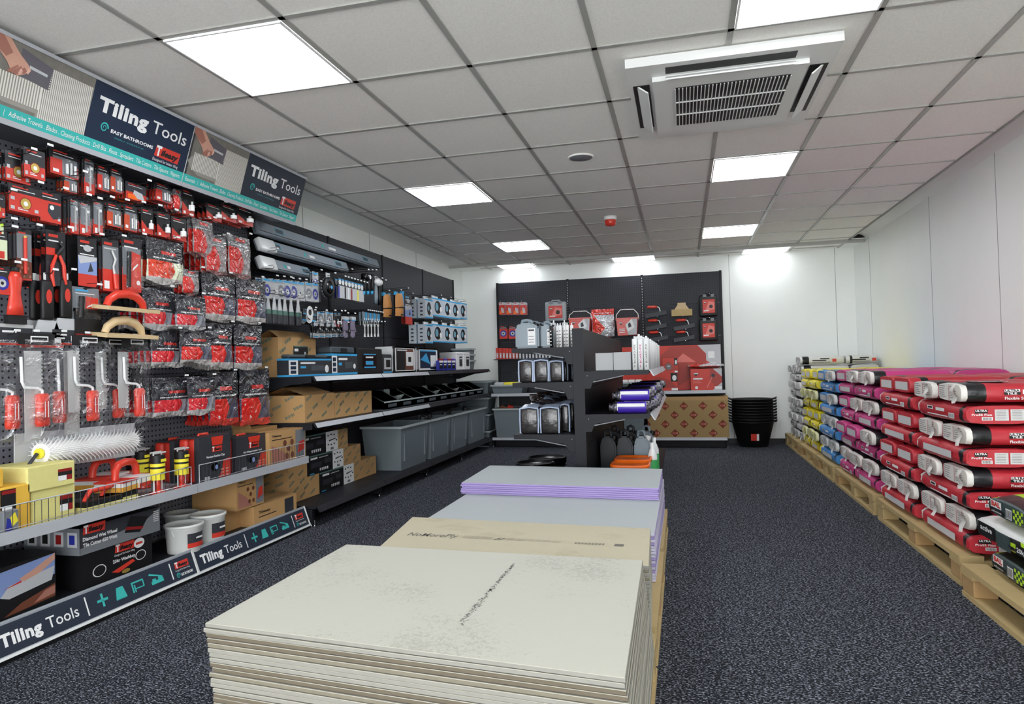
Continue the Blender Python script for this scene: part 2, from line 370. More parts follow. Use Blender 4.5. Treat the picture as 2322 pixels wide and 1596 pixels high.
# air conditioning cassette
ac = thing('air_conditioner', 'white square ceiling air conditioning cassette with black slatted intake', 'air conditioner', (.235,3.485,CZ-.006))
b = MB(); R_ = .44; Q = .495
b.box((-R_,-Q,-.04),(R_,Q,0),'white_trim').box((-R_+.11,-Q+.13,-.062),(R_-.11,Q-.13,-.04),'white_trim')
part('housing', b, ac)
g = MB().box((-.23,-.27,-.066),(.27,.24,-.0625),'black'); part('intake', g, ac, 'black intake opening')
g = MB()
for i in range(31): x = -.23+.5*i/30; g.box((x-.0022,-.27,-.071),(x+.0022,.24,-.0665),'white_trim')
for y in (-.1,.07): g.box((-.23,y-.003,-.072),(.27,y+.003,-.0665),'white_trim')
part('grille', g, ac)
part('air_slot', MB().box((-.27,-.455,-.0425),(.27,-.39,-.0405),'black').box((-.42,-.29,-.0425),(-.345,.29,-.0405),'black').box((.345,-.29,-.0425),(.42,.29,-.0405),'black').box((-.27,.39,-.0425),(.27,.455,-.0405),'dark_grey'), ac)
part('louvre', MB().box((-.27,-.06,-.006),(.27,.0,0),'white_trim'), ac, loc=(0,-.37,-.046), rot=(.5,0,0))
part('louvre', MB().box((-.05,-.28,-.006),(.03,.28,0),'white_trim'), ac, loc=(-.375,0,-.055), rot=(0,.65,0))
part('louvre', MB().box((-.03,-.28,-.006),(.05,.28,0),'white_trim'), ac, loc=(.375,0,-.055), rot=(0,-.65,0))
part('louvre', MB().box((-.27,.385,-.05),(.27,.45,-.044),'white_trim'), ac)
sp_ = thing('ceiling_speaker', 'round grey ceiling speaker between the grid bars', 'speaker', (-.594,4.34,CZ))
part('grille', MB().lathe([(0,-.008),(.07,-.008),(.074,-.003)],'mid_grey',28), sp_); part('bezel', MB().lathe([(.0742,-.009),(.082,-.008),(.083,-.0005)],'ceiling_tile',28), sp_)
al = thing('fire_alarm', 'red fire alarm sounder on a white base under the ceiling', 'fire alarm', (-.597,6.2,CZ))
part('base', MB().lathe([(0,-.002),(.058,-.002),(.056,-.03),(.05,-.034),(0,-.034)],'white',20), al)
part('sounder', MB().lathe([(.05,-.0345),(.052,-.06),(.045,-.082),(.02,-.088),(0,-.089)],'red_gloss',20), al)

# ================================================================ shelving on the left wall
PX = -2.87    # panel plane
def upright(y, h, parent, pm='black_steel_dark'):
    b = MB().box((PX-.03,y-.015,0),(PX+.006,y+.015,h),pm)
    z = .2
    while z < h-.02: b.box((PX+.006,y-.004,z),(PX+.0068,y+.004,z+.018),'black'); z += .035
    return part('upright', b, parent)
def panels(y0, y1, zs, mat, parent):
    for z0, z1 in zs:
        # own object so that the hole pattern runs in its local X/Z
        wd = y1-y0-.032
        part('back_panel', MB().box((0,0,0),(wd,.012,z1-z0-.003),mat), parent, loc=(PX,y0+.016,z0), rot=(0,0,LW))
near = thing('wall_shelving', 'charcoal perforated wall shelving with the Tiling Tools signs', 'shelving', (0,0,0))
NB = [.87, 1.95, 3.03, 4.11]
for y in NB: upright(y, 2.33, near)
for a, b_ in zip(NB, NB[1:]):
    panels(a, b_, [(.14,.53),(.53,.93),(.93,1.33),(1.33,1.73),(1.73,2.13),(2.13,2.33)], 'peg_grey', near)
    s = MB().box((PX+.006,a+.004,.44),(-2.46,b_-.004,.465),'shelf_grey').box((-2.46,a+.002,.437),(-2.445,b_-.002,.482),'price_strip')
    part('shelf', s, near)
    s = MB().box((PX+.006,a+.004,.10),(-2.50,b_-.004,.125),'black_steel').box((PX+.006,a+.004,.0),(-2.56,b_-.004,.1),'black_steel_dark'); part('base_shelf', s, near)
    bk = MB(); ya, yb = a+.03, b_-.03; k = 34
    bk.tube([(-2.458,ya,.482),(-2.458,ya,.575),(-2.458,yb,.575),(-2.458,yb,.482)], .0026, 'price_strip', 5)
    bk.tube([(-2.458,ya,.49),(-2.458,yb,.49)], .002, 'chrome', 4)
    for i in range(1, k): y = ya+(yb-ya)*i/k; bk.tube([(-2.458,y,.482),(-2.458,y,.575)], .0013, 'dark_grey', 4)
    part('wire_rail', bk, near, 'thin wire fence along the shelf edge')
far = thing('wall_shelving', 'long black perforated shelving along the left wall behind the red display', 'shelving', (0,0,0))
FB = [4.14, 5.2, 6.27, 7.355, 8.43]
for y in FB: upright(y, 2.18, far)
for a, b_ in zip(FB, FB[1:]):
    panels(a, b_, [(.14,.55),(.55,.95),(.95,1.36),(1.36,1.77),(1.77,2.18)], 'peg_dark', far)
    for z in (1.015, .70):
        s = MB().box((PX+.006,a+.003,z-.022),(-2.43,b_-.003,z-.003),'black_steel')
        s.prism([(-2.43,z-.003),(-2.415,z-.003),(-2.395,z-.036),(-2.41,z-.036)], a+.003, b_-.003, 'black_steel')
        s.prism([(-2.4145,z-.004),(-2.4135,z-.004),(-2.3945,z-.035),(-2.3955,z-.035)], a+.006, b_-.006, 'price_strip' if a < 6 else 'black_steel')
        part('shelf', s, far)
        if a == FB[0] or b_ == FB[-1]:
            yy = a-.004 if a == FB[0] else b_+.004
            part('bracket', MB().prism([(PX+.005,z-.12),(PX+.05,z-.12),(-2.6,z-.06),(-2.43,z-.045),(-2.43,z-.004),(PX+.005,z-.004)], yy-.003, yy+.003, 'black_steel'), far)
    s = MB().box((PX+.006,a+.003,.12),(-2.42,b_-.003,.138),'black_steel').prism([(-2.42,.138),(-2.41,.138),(-2.385,.10),(-2.395,.10)], a+.003, b_-.003, 'black_steel')
    s.box((PX+.006,a+.003,0),(-2.6,b_-.003,.12),'black_steel_dark'); part('base_shelf', s, far)
for y in FB:
    f = MB().box((-2.6,y-.015,.03),(-2.44,y+.015,.118),'black_steel_dark'); part('base_leg', f, far)
    f = MB().cyl((-2.455,y,.0),(-2.455,y,.012),.017,'chrome',12).cyl((-2.455,y,.012),(-2.455,y,.045),.006,'chrome',8); part('levelling_foot', f, far, 'shiny levelling foot')
part('levelling_foot', MB().cyl((-2.43,4.14,.0),(-2.43,4.14,.012),.017,'chrome',12).cyl((-2.43,4.14,.012),(-2.43,4.14,.05),.006,'chrome',8), near)

# ---- signs
def swirl(mb, x, z, r, mat, y):
    pts = []
    for i in range(26):
        a = i*.42; k = r*(1-i/30)
        pts.append((x+k*math.cos(a), z+k*math.sin(a)*1.05, k*.16+.0004))
    for a, b in zip(pts, pts[1:]):
        dx, dz = b[0]-a[0], b[1]-a[1]; l = math.hypot(dx, dz) or 1; nx, nz = -dz/l, dx/l
        mb.poly([(a[0]-nx*a[2], a[1]-nz*a[2]), (b[0]-nx*b[2], b[1]-nz*b[2]), (b[0]+nx*b[2], b[1]+nz*b[2]), (a[0]+nx*a[2], a[1]+nz*a[2])], mat, y)
def red_logo(mb, x, z, w, y, sub=True):
    h = w*.32
    mb.poly([(x,z),(x+w*.97,z-h*.05),(x+w,z+h),(x+w*.03,z+h)], 'red', y)
    mb.text('T', x+w*.04, z+h*.12, h*.85, 'white', y-.0006, bold=.05, width=w*.2)
    mb.text('ileasy', x+w*.24, z+h*.22, h*.52, 'black', y-.0006, bold=.05, width=w*.7, shear=.2)
    if sub: mb.text('Designed for better tiling', x-w*.02, z-h*.42, h*.26, 'white', y-.0002, width=w*1.02)
def sign_header(mb, L, H, blue):
    """front face in XZ, x 0..L, z 0..H, facing -Y"""
    bx = .43*L; tz = .155*H
    mb.quad(0, tz, bx, H, 'mortar_photo', -.001)
    mb.quad(bx, tz, L, H, blue, -.001); mb.quad(0, 0, L, tz, 'teal', -.001)
    # ribbed adhesive, trowel and hand printed in the picture
    def ribs(x0, x1, z0, z1, n, tilt=0, c='rib_light'):
        for i in range(n):
            a = x0+(x1-x0)*i/n; w_ = (x1-x0)/n*.55
            mb.poly([(a+tilt,z0),(a+w_+tilt,z0),(a+w_,z1),(a,z1)], c, -.0022)
    mb.quad(.5*bx, tz, bx, H*.86, 'mortar_light', -.0016); ribs(.5*bx, bx*.99, tz, H*.86, 26, .01)
    mb.poly([(.06*bx,.3*H),(.2*bx,.2*H),(.5*bx,tz*1.3),(.55*bx,.62*H),(.1*bx,.56*H),(.0*bx,.4*H)], 'mortar_light', -.0016)
    ribs(.08*bx, .52*bx, .26*H, .58*H, 18, .004)
    mb.poly([(.27*bx,.6*H),(.56*bx,.56*H),(.57*bx,.86*H),(.27*bx,.95*H)], 'trowel_photo', -.0026)
    for i in range(9): mb.quad(.56*bx, .57*H+i*.032*H, .575*bx, .585*H+i*.032*H, 'trowel_photo', -.0027)
    mb.poly([(.36*bx,.735*H),(.53*bx,.72*H),(.53*bx,.755*H),(.36*bx,.775*H)], 'light_grey', -.003)
    mb.poly([(.0*bx,H),(.10*bx,H),(.2*bx,.84*H),(.15*bx,.76*H),(.05*bx,.84*H),(0,.9*H)], 'skin_dark', -.0044)
    for i in range(4): mb.poly([(.235*bx+i*.034*bx,.60*H+i*.022*H),(.255*bx+i*.034*bx,.585*H+i*.022*H),(.285*bx+i*.03*bx,.64*H+i*.022*H),(.262*bx+i*.03*bx,.67*H+i*.022*H)], 'skin_pale' if i % 2 else 'skin_dark', -.0046)
    mb.poly([(-.0*bx,H),(.16*bx,H),(.26*bx,.86*H),(.34*bx,.78*H),(.38*bx,.72*H),(.33*bx,.63*H),(.27*bx,.58*H),(.22*bx,.6*H),(.17*bx,.7*H),(.09*bx,.8*H),(0,.9*H)], 'skin', -.0034)
    for i in range(3): mb.poly([(.18*bx+i*.03*bx,.6*H),(.2*bx+i*.03*bx,.58*H),(.27*bx+i*.03*bx,.7*H),(.26*bx+i*.03*bx,.72*H)], 'skin_dark', -.0038)
    mb.quad(0, tz, .03*bx, H, 'dark_grey', -.0012)
    mb.text('Tiling', bx+.035*L, .60*H, .20*H, 'white', -.002, bold=.045, width=.265*L, sp=1.08)
    mb.text('Tools', bx+.325*L, .60*H, .20*H, 'white', -.002, bold=.005, width=.215*L)
    swirl(mb, bx+.085*L, .38*H, .02*L, 'teal', -.002)
    mb.text('EASY BATHROOMS', bx+.12*L, .345*H, .05*H, 'white', -.002, bold=.03, width=.235*L)
    mb.text('SIMPLY GORGEOUS', bx+.145*L, .275*H, .022*H, 'teal', -.002, width=.16*L, sp=1.3)
    red_logo(mb, bx+.37*L, .26*H, .155*L, -.002)
    mb.text('Essentials   |   Adhesive Trowels . Blades . Cleaning Products . Drill Bits . Floats . Spreaders . Tile Cutters . Tile Spacers . Nippers', .015*L, .045*H, .07*H, 'white', -.002, width=.965*L)
plain('mortar_photo', (120,116,108), .6, var=.35, scale=25); plain('mortar_light', (150,146,138), .6); plain('rib_light', (222,219,210), .6)
plain('skin_pale', (222,176,156), .6); plain('trowel_photo', (92,88,96), .5); plain('skin_dark', (165,110,95), .6)
def header(y0, y1, blue, label):
    L = y1-y0; top = Vector((-2.419, y0, 2.335)); bot = Vector((-2.508, y0, 2.055)); H = (top-bot).length
    ang = math.atan2(top.x-bot.x, top.z-bot.z)
    t = thing('header_sign', label, 'sign', bot, rot=(0,0,LW), group='Tiling Tools header signs')
    f = MB(); f.box((0,0,0),(L-.006,.012,H),'white_trim'); sign_header(f, L-.006, H, blue)
    part('sign_board', f, t, rot=(ang,0,0))
    fr = MB().box((-.001,-.006,H),(L-.004,.014,H+.014),'price_strip').box((-.001,-.006,-.022),(L-.004,.014,0),'price_strip')
    part('edge_rail', fr, t, rot=(ang,0,0))
    part('hood', MB().add([(0,.012,0),(L-.006,.012,0),(L-.006,.355,.05),(0,.355,.05),(0,.012,-.006),(L-.006,.012,-.006),(L-.006,.355,.044),(0,.355,.044)], [(0,1,2,3),(7,6,5,4),(0,4,5,1),(1,5,6,2),(3,2,6,7),(0,3,7,4)], 'hood_grey'), t)
header(1.95, 3.03, 'navy', 'large blue Tiling Tools header sign with hand and trowel picture, nearest one')
header(3.03, 4.11, 'sign_dark', 'darker Tiling Tools header sign at the far end of the red display')
header(.87, 1.95, 'navy', 'Tiling Tools header sign before the left edge of the photo')
def base_sign(mb, L, H):
    mb.quad(.004, .004, L-.004, H-.004, 'sign_dark', -.001)
    y = -.002
    mb.text('Tiling', .035*L, .3*H, .38*H, 'white', y, bold=.045, width=.16*L, sp=1.08); mb.text('Tools', .215*L, .3*H, .38*H, 'white', y, bold=.005, width=.135*L)
    def bar(x): mb.quad(x-.0035, .16*H, x+.0035, .84*H, 'white', y)
    bar(.39*L); c = .465*L; s = .24*H
    mb.quad(c-s, .5*H-s*.2, c+s, .5*H+s*.2, 'teal', y).quad(c-s*.2, .5*H-s, c+s*.2, .5*H+s, 'teal', y)
    c = .555*L; mb.poly([(c-s*1.1,.5*H-s*.9),(c+s*1.1,.5*H-s*.9),(c+s*.7,.5*H+s*.9),(c-s*.6,.5*H+s*.9)], 'teal', y)
    for i in range(8): mb.quad(c-s*1.05+i*s*.27, .5*H-s*1.0, c-s*.93+i*s*.27, .5*H-s*.9, 'teal', y)
    c = .65*L
    for q in (((-1.3,-.9),(-1.0,.7)), ((-1.3,.55),(1.2,.8)), ((1.0,-.35),(1.25,.7)), ((-.7,-.45),(1.2,-.28)), ((-.85,-.9),(-.6,.3))): mb.quad(c+q[0][0]*s, .5*H+q[0][1]*s, c+q[1][0]*s, .5*H+q[1][1]*s, 'teal', y)
    c = .755*L
    mb.quad(c-s*1.3, .5*H-s*.9, c+s*1.4, .5*H-s*.35, 'teal', y).quad(c-s*1.0, .5*H-s*.35, c-s*.2, .5*H, 'teal', y).poly([(c-s*1.5,.5*H+s*.8),(c-s*1.3,.5*H+s*1.05),(c+s*1.0,.5*H+s*.2),(c+s*.9,.5*H)], 'teal', y).quad(c+s*.3,.5*H-s*.35,c+s*1.3,.5*H+s*.1,'teal',y)
    bar(.845*L); red_logo(mb, .872*L, .52*H, .09*L, y); swirl(mb, .88*L, .23*H, .012*L, 'teal', y); mb.text('EASY BATHROOMS', .898*L, .17*H, .11*H, 'white', y, bold=.03, width=.075*L)
def kick(y0, y1, label):
    L = y1-y0; top = Vector((-2.487, y0, .138)); bot = Vector((-2.447, y0, .028)); H = (top-bot).length
    ang = -math.atan2(bot.x-top.x, top.z-bot.z)
    t = thing('base_sign', label, 'sign', bot, rot=(0,0,LW), group='Tiling Tools strips along the floor')
    f = MB().box((0,0,0),(L-.006,.01,H),'price_strip'); base_sign(f, L-.006, H); part('sign_strip', f, t, rot=(ang,0,0))
    part('edge_rail', MB().box((-.002,-.004,H),(L-.004,.012,H+.01),'shelf_grey').box((-.002,-.004,-.01),(L-.004,.012,0),'white_trim').box((-.004,-.005,-.008),(.004,.011,H+.008),'white_trim').box((L-.008,-.005,-.008),(L,.011,H+.008),'white_trim'), t, rot=(ang,0,0))
    part('kick_plate', MB().box((0,.0,-.028),(L-.006,.02,-.012),'black'), t)
kick(1.95, 3.03, 'dark floor level Tiling Tools strip sign nearest the camera')
kick(3.03, 4.11, 'dark floor level Tiling Tools strip sign below the white buckets')
kick(.87, 1.95, 'dark floor level Tiling Tools strip sign before the left edge')

# ================================================================ back wall unit
bu = thing('wall_shelving', 'black perforated shelving unit on the back wall with red tools', 'shelving', (0,0,0))
BX = [-2.41, -1.449, -.48, .489]
for x in BX:
    b = MB().box((x-.015,8.914,0),(x+.015,8.96,2.17),'black_steel_dark'); z = .75
    while z < 2.14: b.box((x-.004,8.9132,z),(x+.004,8.914,z+.018),'price_strip' if x in (BX[1],BX[2]) else 'black'); z += .035
    part('upright', b, bu)
for a, b_ in zip(BX, BX[1:]):
    for z0, z1 in [(.14,.55),(.55,.95),(.95,1.36),(1.36,1.77),(1.77,2.165)]:
        part('back_panel', MB().box((0,0,0),(b_-a-.032,.012,z1-z0-.003),'peg_dark'), bu, loc=(a+.016,8.92,z0))
    s = MB().box((a+.003,8.5,.674),(b_-.003,8.915,.692),'black_steel').prism([(8.5,.692),(8.485,.692),(8.47,.655),(8.48,.655)], a+.003, b_-.003, 'price_strip', axis='x'); part('shelf', s, bu)
    s = MB().box((a+.003,8.5,.105),(b_-.003,8.915,.125),'black_steel').prism([(8.5,.128),(8.485,.128),(8.47,.095),(8.48,.095)], a+.003, b_-.003, 'price_strip', axis='x').box((a+.003,8.62,0),(b_-.003,8.915,.105),'black_steel_dark'); part('base_shelf', s, bu)
for x in BX:
    part('base_leg', MB().box((x-.015,8.5,.03),(x+.015,8.9,.104),'black_steel_dark'), bu)
    part('levelling_foot', MB().cyl((x,8.52,0),(x,8.52,.012),.017,'chrome',12).cyl((x,8.52,.012),(x,8.52,.04),.006,'chrome',8), bu, 'shiny levelling foot')

# ================================================================ free-standing gondola
go = thing('gondola_shelving', 'black double-sided gondola shelf standing in the middle of the shop', 'shelving', (0,0,0))
GA, GB_ = 4.5, 7.45; gx0, gx1 = -.709, -.635; GM = 5.95
part('upright', MB().box((gx0,GA,0),(gx1,GA+.04,1.285),'black_steel'), go)
part('upright', MB().box((gx0,GB_-.04,0),(gx1,GB_,1.285),'black_steel'), go)
part('upright', MB().box((gx0+.004,GM-.02,0),(gx1-.004,GM+.02,1.28),'black_steel'), go)
for a, b_ in ((GA+.04,GM-.02),(GM+.02,GB_-.04)):
    for z0, z1 in ((.14,.5),(.5,.89),(.89,1.285)):
        part('back_panel', MB().box((gx1-.014,a+.002,z0),(gx1-.004,b_-.002,z1-.003),'black_steel'), go)
        part('back_panel', MB().box((gx0+.004,a+.002,z0),(gx0+.014,b_-.002,z1-.003),'black_steel'), go)
for a, b_ in ((GA,GM),(GM,GB_)):
    for z in (.998,.713):
        part('shelf', MB().box((gx1,a+.003,z-.02),(-.215,b_-.003,z),'black_steel').prism([(-.215,z),(-.205,z),(-.18,z-.04),(-.19,z-.04)], a+.003, b_-.003, 'price_strip'), go)
    part('base_shelf', MB().box((gx1,a+.003,.11),(-.2,b_-.003,.13),'black_steel').box((gx1,a+.003,.0),(-.24,b_-.003,.11),'black_steel_dark'), go)
    for z in (1.163,.93,.58):
        part('shelf', MB().box((-1.125,a+.003,z-.02),(gx0,b_-.003,z),'black_steel'), go)
def brk(sx, z, y=GA):
    e = -.215 if sx > 0 else -1.125; r = gx1 if sx > 0 else gx0
    p = [(r,z-.115),(r+sx*.04,z-.115),(r+sx*.055,z-.075),(r+sx*.075,z-.06),(r+sx*.27,z-.032),(e,z-.03),(e,z-.002),(r,z-.002)]
    part('bracket', MB().prism(p, y-.004, y, 'black_steel').cyl((r+sx*.02,y-.005,z-.03),(r+sx*.02,y-.002,z-.03),.004,'mid_grey',8).prism([(r+sx*.06,z-.075),(r+sx*.26,z-.036),(r+sx*.26,z-.031),(r+sx*.06,z-.068)], y-.018, y-.004, 'mid_grey'), go)
for z in (.998,.713): brk(1, z)
for z in (1.163,.93,.58): brk(-1, z)
part('foot', MB().prism([(gx0,.36),(gx0-.05,.34),(gx0-.07,.26),(gx0-.14,.22),(gx0-.14,0),(gx0,0)], GA, GA+.03, 'black_steel'), go)
# ================================================================ pallets, boards, bags
def pallet(x0, y0, x1, y1, label, h=.135, group=None):
    """skids run along Y; blocks and cross boards"""
    W, L = x1-x0, y1-y0
    t = thing('wooden_pallet', label, 'pallet', (x0, y0, 0), 0, group)
    for x in (0, W/2-.05, W-.1): part('skid', MB().box((x,0,0),(x+.1,L,.02),'wood'), t)
    for x in (0, W/2-.05, W-.1):
        for y in (0, L/2-.06, L-.12): part('block', MB().bbox((x+.004,y+.001,.02),(x+.096,y+.12,.092),'wood' if rnd.random()<.6 else 'wood_dark',.004), t)
    for y in (0, L/2-.06, L-.12): part('stringer_board', MB().box((0,y,.092),(W,y+.12,.112),'wood'), t)
    for x in [i*(W-.1)/4 for i in range(5)]: part('deck_board', MB().box((x,0,.112),(x+.1,L,h-.001),'wood'), t)
    return t
for (a, b, c, d, l) in [(-1.23,1.36,-.115,2.36,'pallet under the nearest stack of cream plasterboards'), (-1.23,2.42,-.115,3.38,'pallet under the stack with the printed NoMorePly board'), (-1.24,3.44,-.12,4.36,'pallet under the lavender-edged boards')]:
    pallet(a, b, c, d, l)
plain('edge_a', (124,118,102), .85, var=.1, scale=15); plain('edge_b', (142,140,132), .85, var=.06, scale=20); plain('edge_c', (102,93,78), .85, var=.12, scale=12)
plain('edge_d', (168,164,150), .8, var=.05)
def board_top_mat(name, c, stain, scale, amt):
    m, t, b = nt(name, .8, spec=.3); tc = N(t, 'ShaderNodeTexCoord')
    n = N(t, 'ShaderNodeTexNoise'); n.inputs['Scale'].default_value = scale; n.inputs['Detail'].default_value = 5; n.inputs['Distortion'].default_value = 1.5
    n2 = N(t, 'ShaderNodeTexNoise'); n2.inputs['Scale'].default_value = 2.5
    t.links.new(tc.outputs['Object'], n.inputs['Vector']); t.links.new(tc.outputs['Object'], n2.inputs['Vector'])
    mu = N(t, 'ShaderNodeMath', operation='MULTIPLY'); t.links.new(n.outputs['Fac'], mu.inputs[0]); t.links.new(n2.outputs['Fac'], mu.inputs[1])
    r = N(t, 'ShaderNodeValToRGB'); e = r.color_ramp.elements; e[0].position = amt; e[0].color = srgb(*c); e[1].position = amt+.09; e[1].color = srgb(*stain)
    t.links.new(mu.outputs[0], r.inputs[0]); t.links.new(r.outputs[0], b.inputs['Base Color']); MATS[name] = m
board_top_mat('plaster_top', (186,185,174), (170,169,158), 75, .285)
board_top_mat('nmp_top', (188,180,156), (180,171,147), 8, .27)
def lerp(a, b, t): return (a[0]+(b[0]-a[0])*t, a[1]+(b[1]-a[1])*t)
def slab(corners, z0, z1, top, side, jit, dx=0, dy=0, topgap=0):
    FL, FR, BR, BL = [Vector((c[0]+dx, c[1]+dy)) for c in corners]
    FL = FL+Vector((rnd.uniform(-jit,jit), rnd.uniform(-jit,jit))); FR = FR+Vector((rnd.uniform(-jit,jit), rnd.uniform(-jit,jit)))
    c = [FL, FR, BR, BL]; o = c[0]
    ce = (FL+FR+BR+BL)/4; H_ = z1-z0; k = lambda p, e: (p.x-o.x+(ce.x-p.x)*e, p.y-o.y+(ce.y-p.y)*e)
    vs = [k(p, .009)+(0,) for p in c]+[k(p, 0)+(H_*.2,) for p in c]+[k(p, 0)+(H_*.9,) for p in c]+[k(p, .0025)+(H_,) for p in c]
    fs = [(3,2,1,0)]+[(j*4+i, j*4+(i+1) % 4, j*4+4+(i+1) % 4, j*4+4+i) for j in range(2) for i in range(4)]
    mb = MB().add(vs, fs, side).add(vs, [(8+i, 8+(i+1) % 4, 12+(i+1) % 4, 12+i) for i in range(4)], side if side.startswith('lav') else 'edge_d').add(vs, [(12,13,14,15)], top)
    return mb, (o.x, o.y, z0)
def stack(px4, ztop, zbot, th, name, cat, toplabel, restlabel, group, topmat, sides, jit=.003, shift=(0,0)):
    cs = [onZ(p[0], p[1], ztop) if isinstance(p, tuple) and p[0] > 50 else Vector((p[0], p[1], ztop)) for p in px4]
    n = int(round((ztop-zbot)/th)); th = (ztop-zbot)/n; top = None
    for i in range(n):
        z1 = ztop-i*th
        d = (rnd.uniform(-.001,.001)+shift[0]*i/n, shift[1]*i/n)
        mb, loc = slab(cs, z1-th+.0004, z1, topmat if i == 0 else sides[-1], sides[(i*7+i//3) % len(sides)], 0 if i == 0 else jit, *d)
        o = solo(name, mb, toplabel if i == 0 else restlabel, cat, loc, group=group)
        if i == 0: top = (o, cs)
    return top
top, cs = stack([(465,1412),(1417,1537),(1457,1270),(785,1234)], .42, .1355, .0125, 'plasterboard', 'board',
      'topmost cream plasterboard of the nearest stack, with a grey pencil mark', 'cream plasterboard under the topmost one in the nearest stack', 'cream plasterboards in the nearest stack',
      'plaster_top', ['edge_b','edge_a','edge_c','edge_b'], .004, (.03,.0))
# scribbled dotted mark on the top sheet, printed on the board
def flat_quad(mb, a, b, wdt, mat, z):
    d = (b-a); d.z = 0; d.normalize(); nrm = Vector((-d.y, d.x, 0))*wdt/2
    mb.add([(p.x, p.y, z) for p in (a-nrm, b-nrm, b+nrm, a+nrm)], [(0,1,2,3)], mat)
plain('pencil', (112,112,110), .9)
o0 = cs[0]
A = onZ(1042,1418,.42)-o0; B_ = onZ(1166,1278,.42)-o0; mk = MB()
for i in range(220):
    t_ = rnd.random(); p = A+(B_-A)*t_+Vector((rnd.uniform(-.008,.008)*(1-t_*.6), 0, 0)); q = p+Vector((rnd.uniform(-.006,.006), rnd.uniform(-.006,.006), 0)); flat_quad(mk, p, q, .0026, 'pencil', .0127)
part('pencil_mark', mk, top, 'grey scribbled line')
top, cs = stack([(-1.13,2.335),(-.13,2.31),(1475,1198),(935,1172)], .375, .1355, .0125, 'cement_board', 'board',
      'topmost beige board printed NoMorePly, second stack from the camera', 'beige board below the printed one in the second stack', 'beige boards in the second stack', 'nmp_top', ['edge_b','edge_a','edge_b'], .003)
# printing on the NoMorePly board
pa = onZ(922,1214,.375); pb = onZ(1414,1238,.375); ang = math.atan2(pb.y-pa.y, pb.x-pa.x)
pt = MB(); RX = Matrix.Rotation(-PI/2, 4, 'X')
plain('print_grey', (110,106,98), .8)
TXT = lambda s, x, z, h, w_, b=.0: pt.text(s, x, z, h, 'print_grey', 0, bold=b, width=w_, T=Matrix(((1,0,0,0),(0,0,1,0),(0,-1,0,0),(0,0,0,1))))
Tm = Matrix(((1,0,0,0),(0,0,1,0),(0,-1,0,0),(0,0,0,1)))
Lp = (pb-pa).length
TXT('NoMorePly', 0, 0, .05, .245*Lp, .015)
for r_ in range(3): TXT('Construction Board Tile Backer', .27*Lp, .028-.014*r_, .011, .14*Lp)
for k in range(2): pt.add([(x, y, 0) for x, y in ((.42*Lp+k*.02*Lp,-.005),(.432*Lp+k*.02*Lp,-.005),(.452*Lp+k*.02*Lp,.03),(.44*Lp+k*.02*Lp,.03))], [(0,1,2,3)], 'print_grey')
for r_ in range(2): TXT('1200mm x 800mm x 12mm water and fire resistant', .475*Lp, .02-.018*r_, .011, .25*Lp)
for k in range(26): pt.add([(x, y, 0) for x, y in ((.79*Lp+k*.005*Lp,-.004),(.79*Lp+k*.005*Lp+(.002 if k%3 else .004)*Lp,-.004),(.79*Lp+k*.005*Lp+(.002 if k%3 else .004)*Lp,.02),(.79*Lp+k*.005*Lp,.02))], [(0,1,2,3)], 'print_grey')
pt.add([(.96*Lp,-.008,0),(1.0*Lp,-.008,0),(1.0*Lp,.024,0),(.96*Lp,.024,0)], [(0,1,2,3)], 'print_grey')
# text() writes in XZ; rebuild lying flat
pt2 = MB()
for f, mm in zip(pt.f, pt.m):
    vs = [pt.v[i] for i in f]; pt2.add(vs, [list(range(len(vs)))], mm)
def lay(vs): return vs
o = part('printing', pt2, top, 'grey printed lettering', loc=(pa.x-cs[0].x, pa.y-cs[0].y, .01285), rot=(0,0,ang))
top, cs = stack([(-1.2,2.93),(-.137,2.9),(-.133,4.26),(-1.205,4.34)], .335, .1355, .0125, 'backer_board', 'board',
      'topmost grey backer board, between the printed board and the purple-edged ones', 'grey board low in the third stack', 'grey backer boards in the third stack', 'grey_board', ['lavender_side','lavender','lavender_side'], .002)
stack([(1046,1094),(1494,1107),(1502,1063),(1110,1055)], .40, .3355, .0108, 'insulation_board', 'board',
      'topmost grey-faced insulation board with purple edge, farthest stack', 'purple-edged insulation board under the topmost one', 'purple-edged insulation boards', 'grey_board', ['lavender'], .005)

# ---- bags
plain('bag_red', (186,44,56), .45, bump=.5, bscale=14); plain('bag_pink', (200,62,130), .45, bump=.5, bscale=14); plain('bag_blue', (66,140,205), .45, bump=.5, bscale=14)
plain('bag_yellow', (236,220,50), .45, bump=.5, bscale=14); plain('bag_pale', (226,226,178), .5, bump=.5, bscale=14); plain('bag_white', (218,218,216), .5, bump=.5, bscale=14)
plain('bag_paper', (222,218,212), .55, bump=.5, bscale=14); plain('bag_black', (28,28,32), .35, bump=.5, bscale=14); plain('bag_lime', (176,216,38), .5, bump=.5, bscale=14)
plain('bag_green', (56,72,72), .5, bump=.5, bscale=14); plain('bag_panel', (205,203,203), .5); plain('line_grey', (120,118,122), .6); plain('line_red', (190,60,70), .6)
STY = {'red':('bag_red','bag_paper','line_red'), 'pink':('bag_pink','bag_paper','line_red'), 'blue':('bag_blue','bag_white','line_grey'), 'yellow':('bag_yellow','bag_pale','line_grey'), 'white':('bag_white','bag_white','black')}
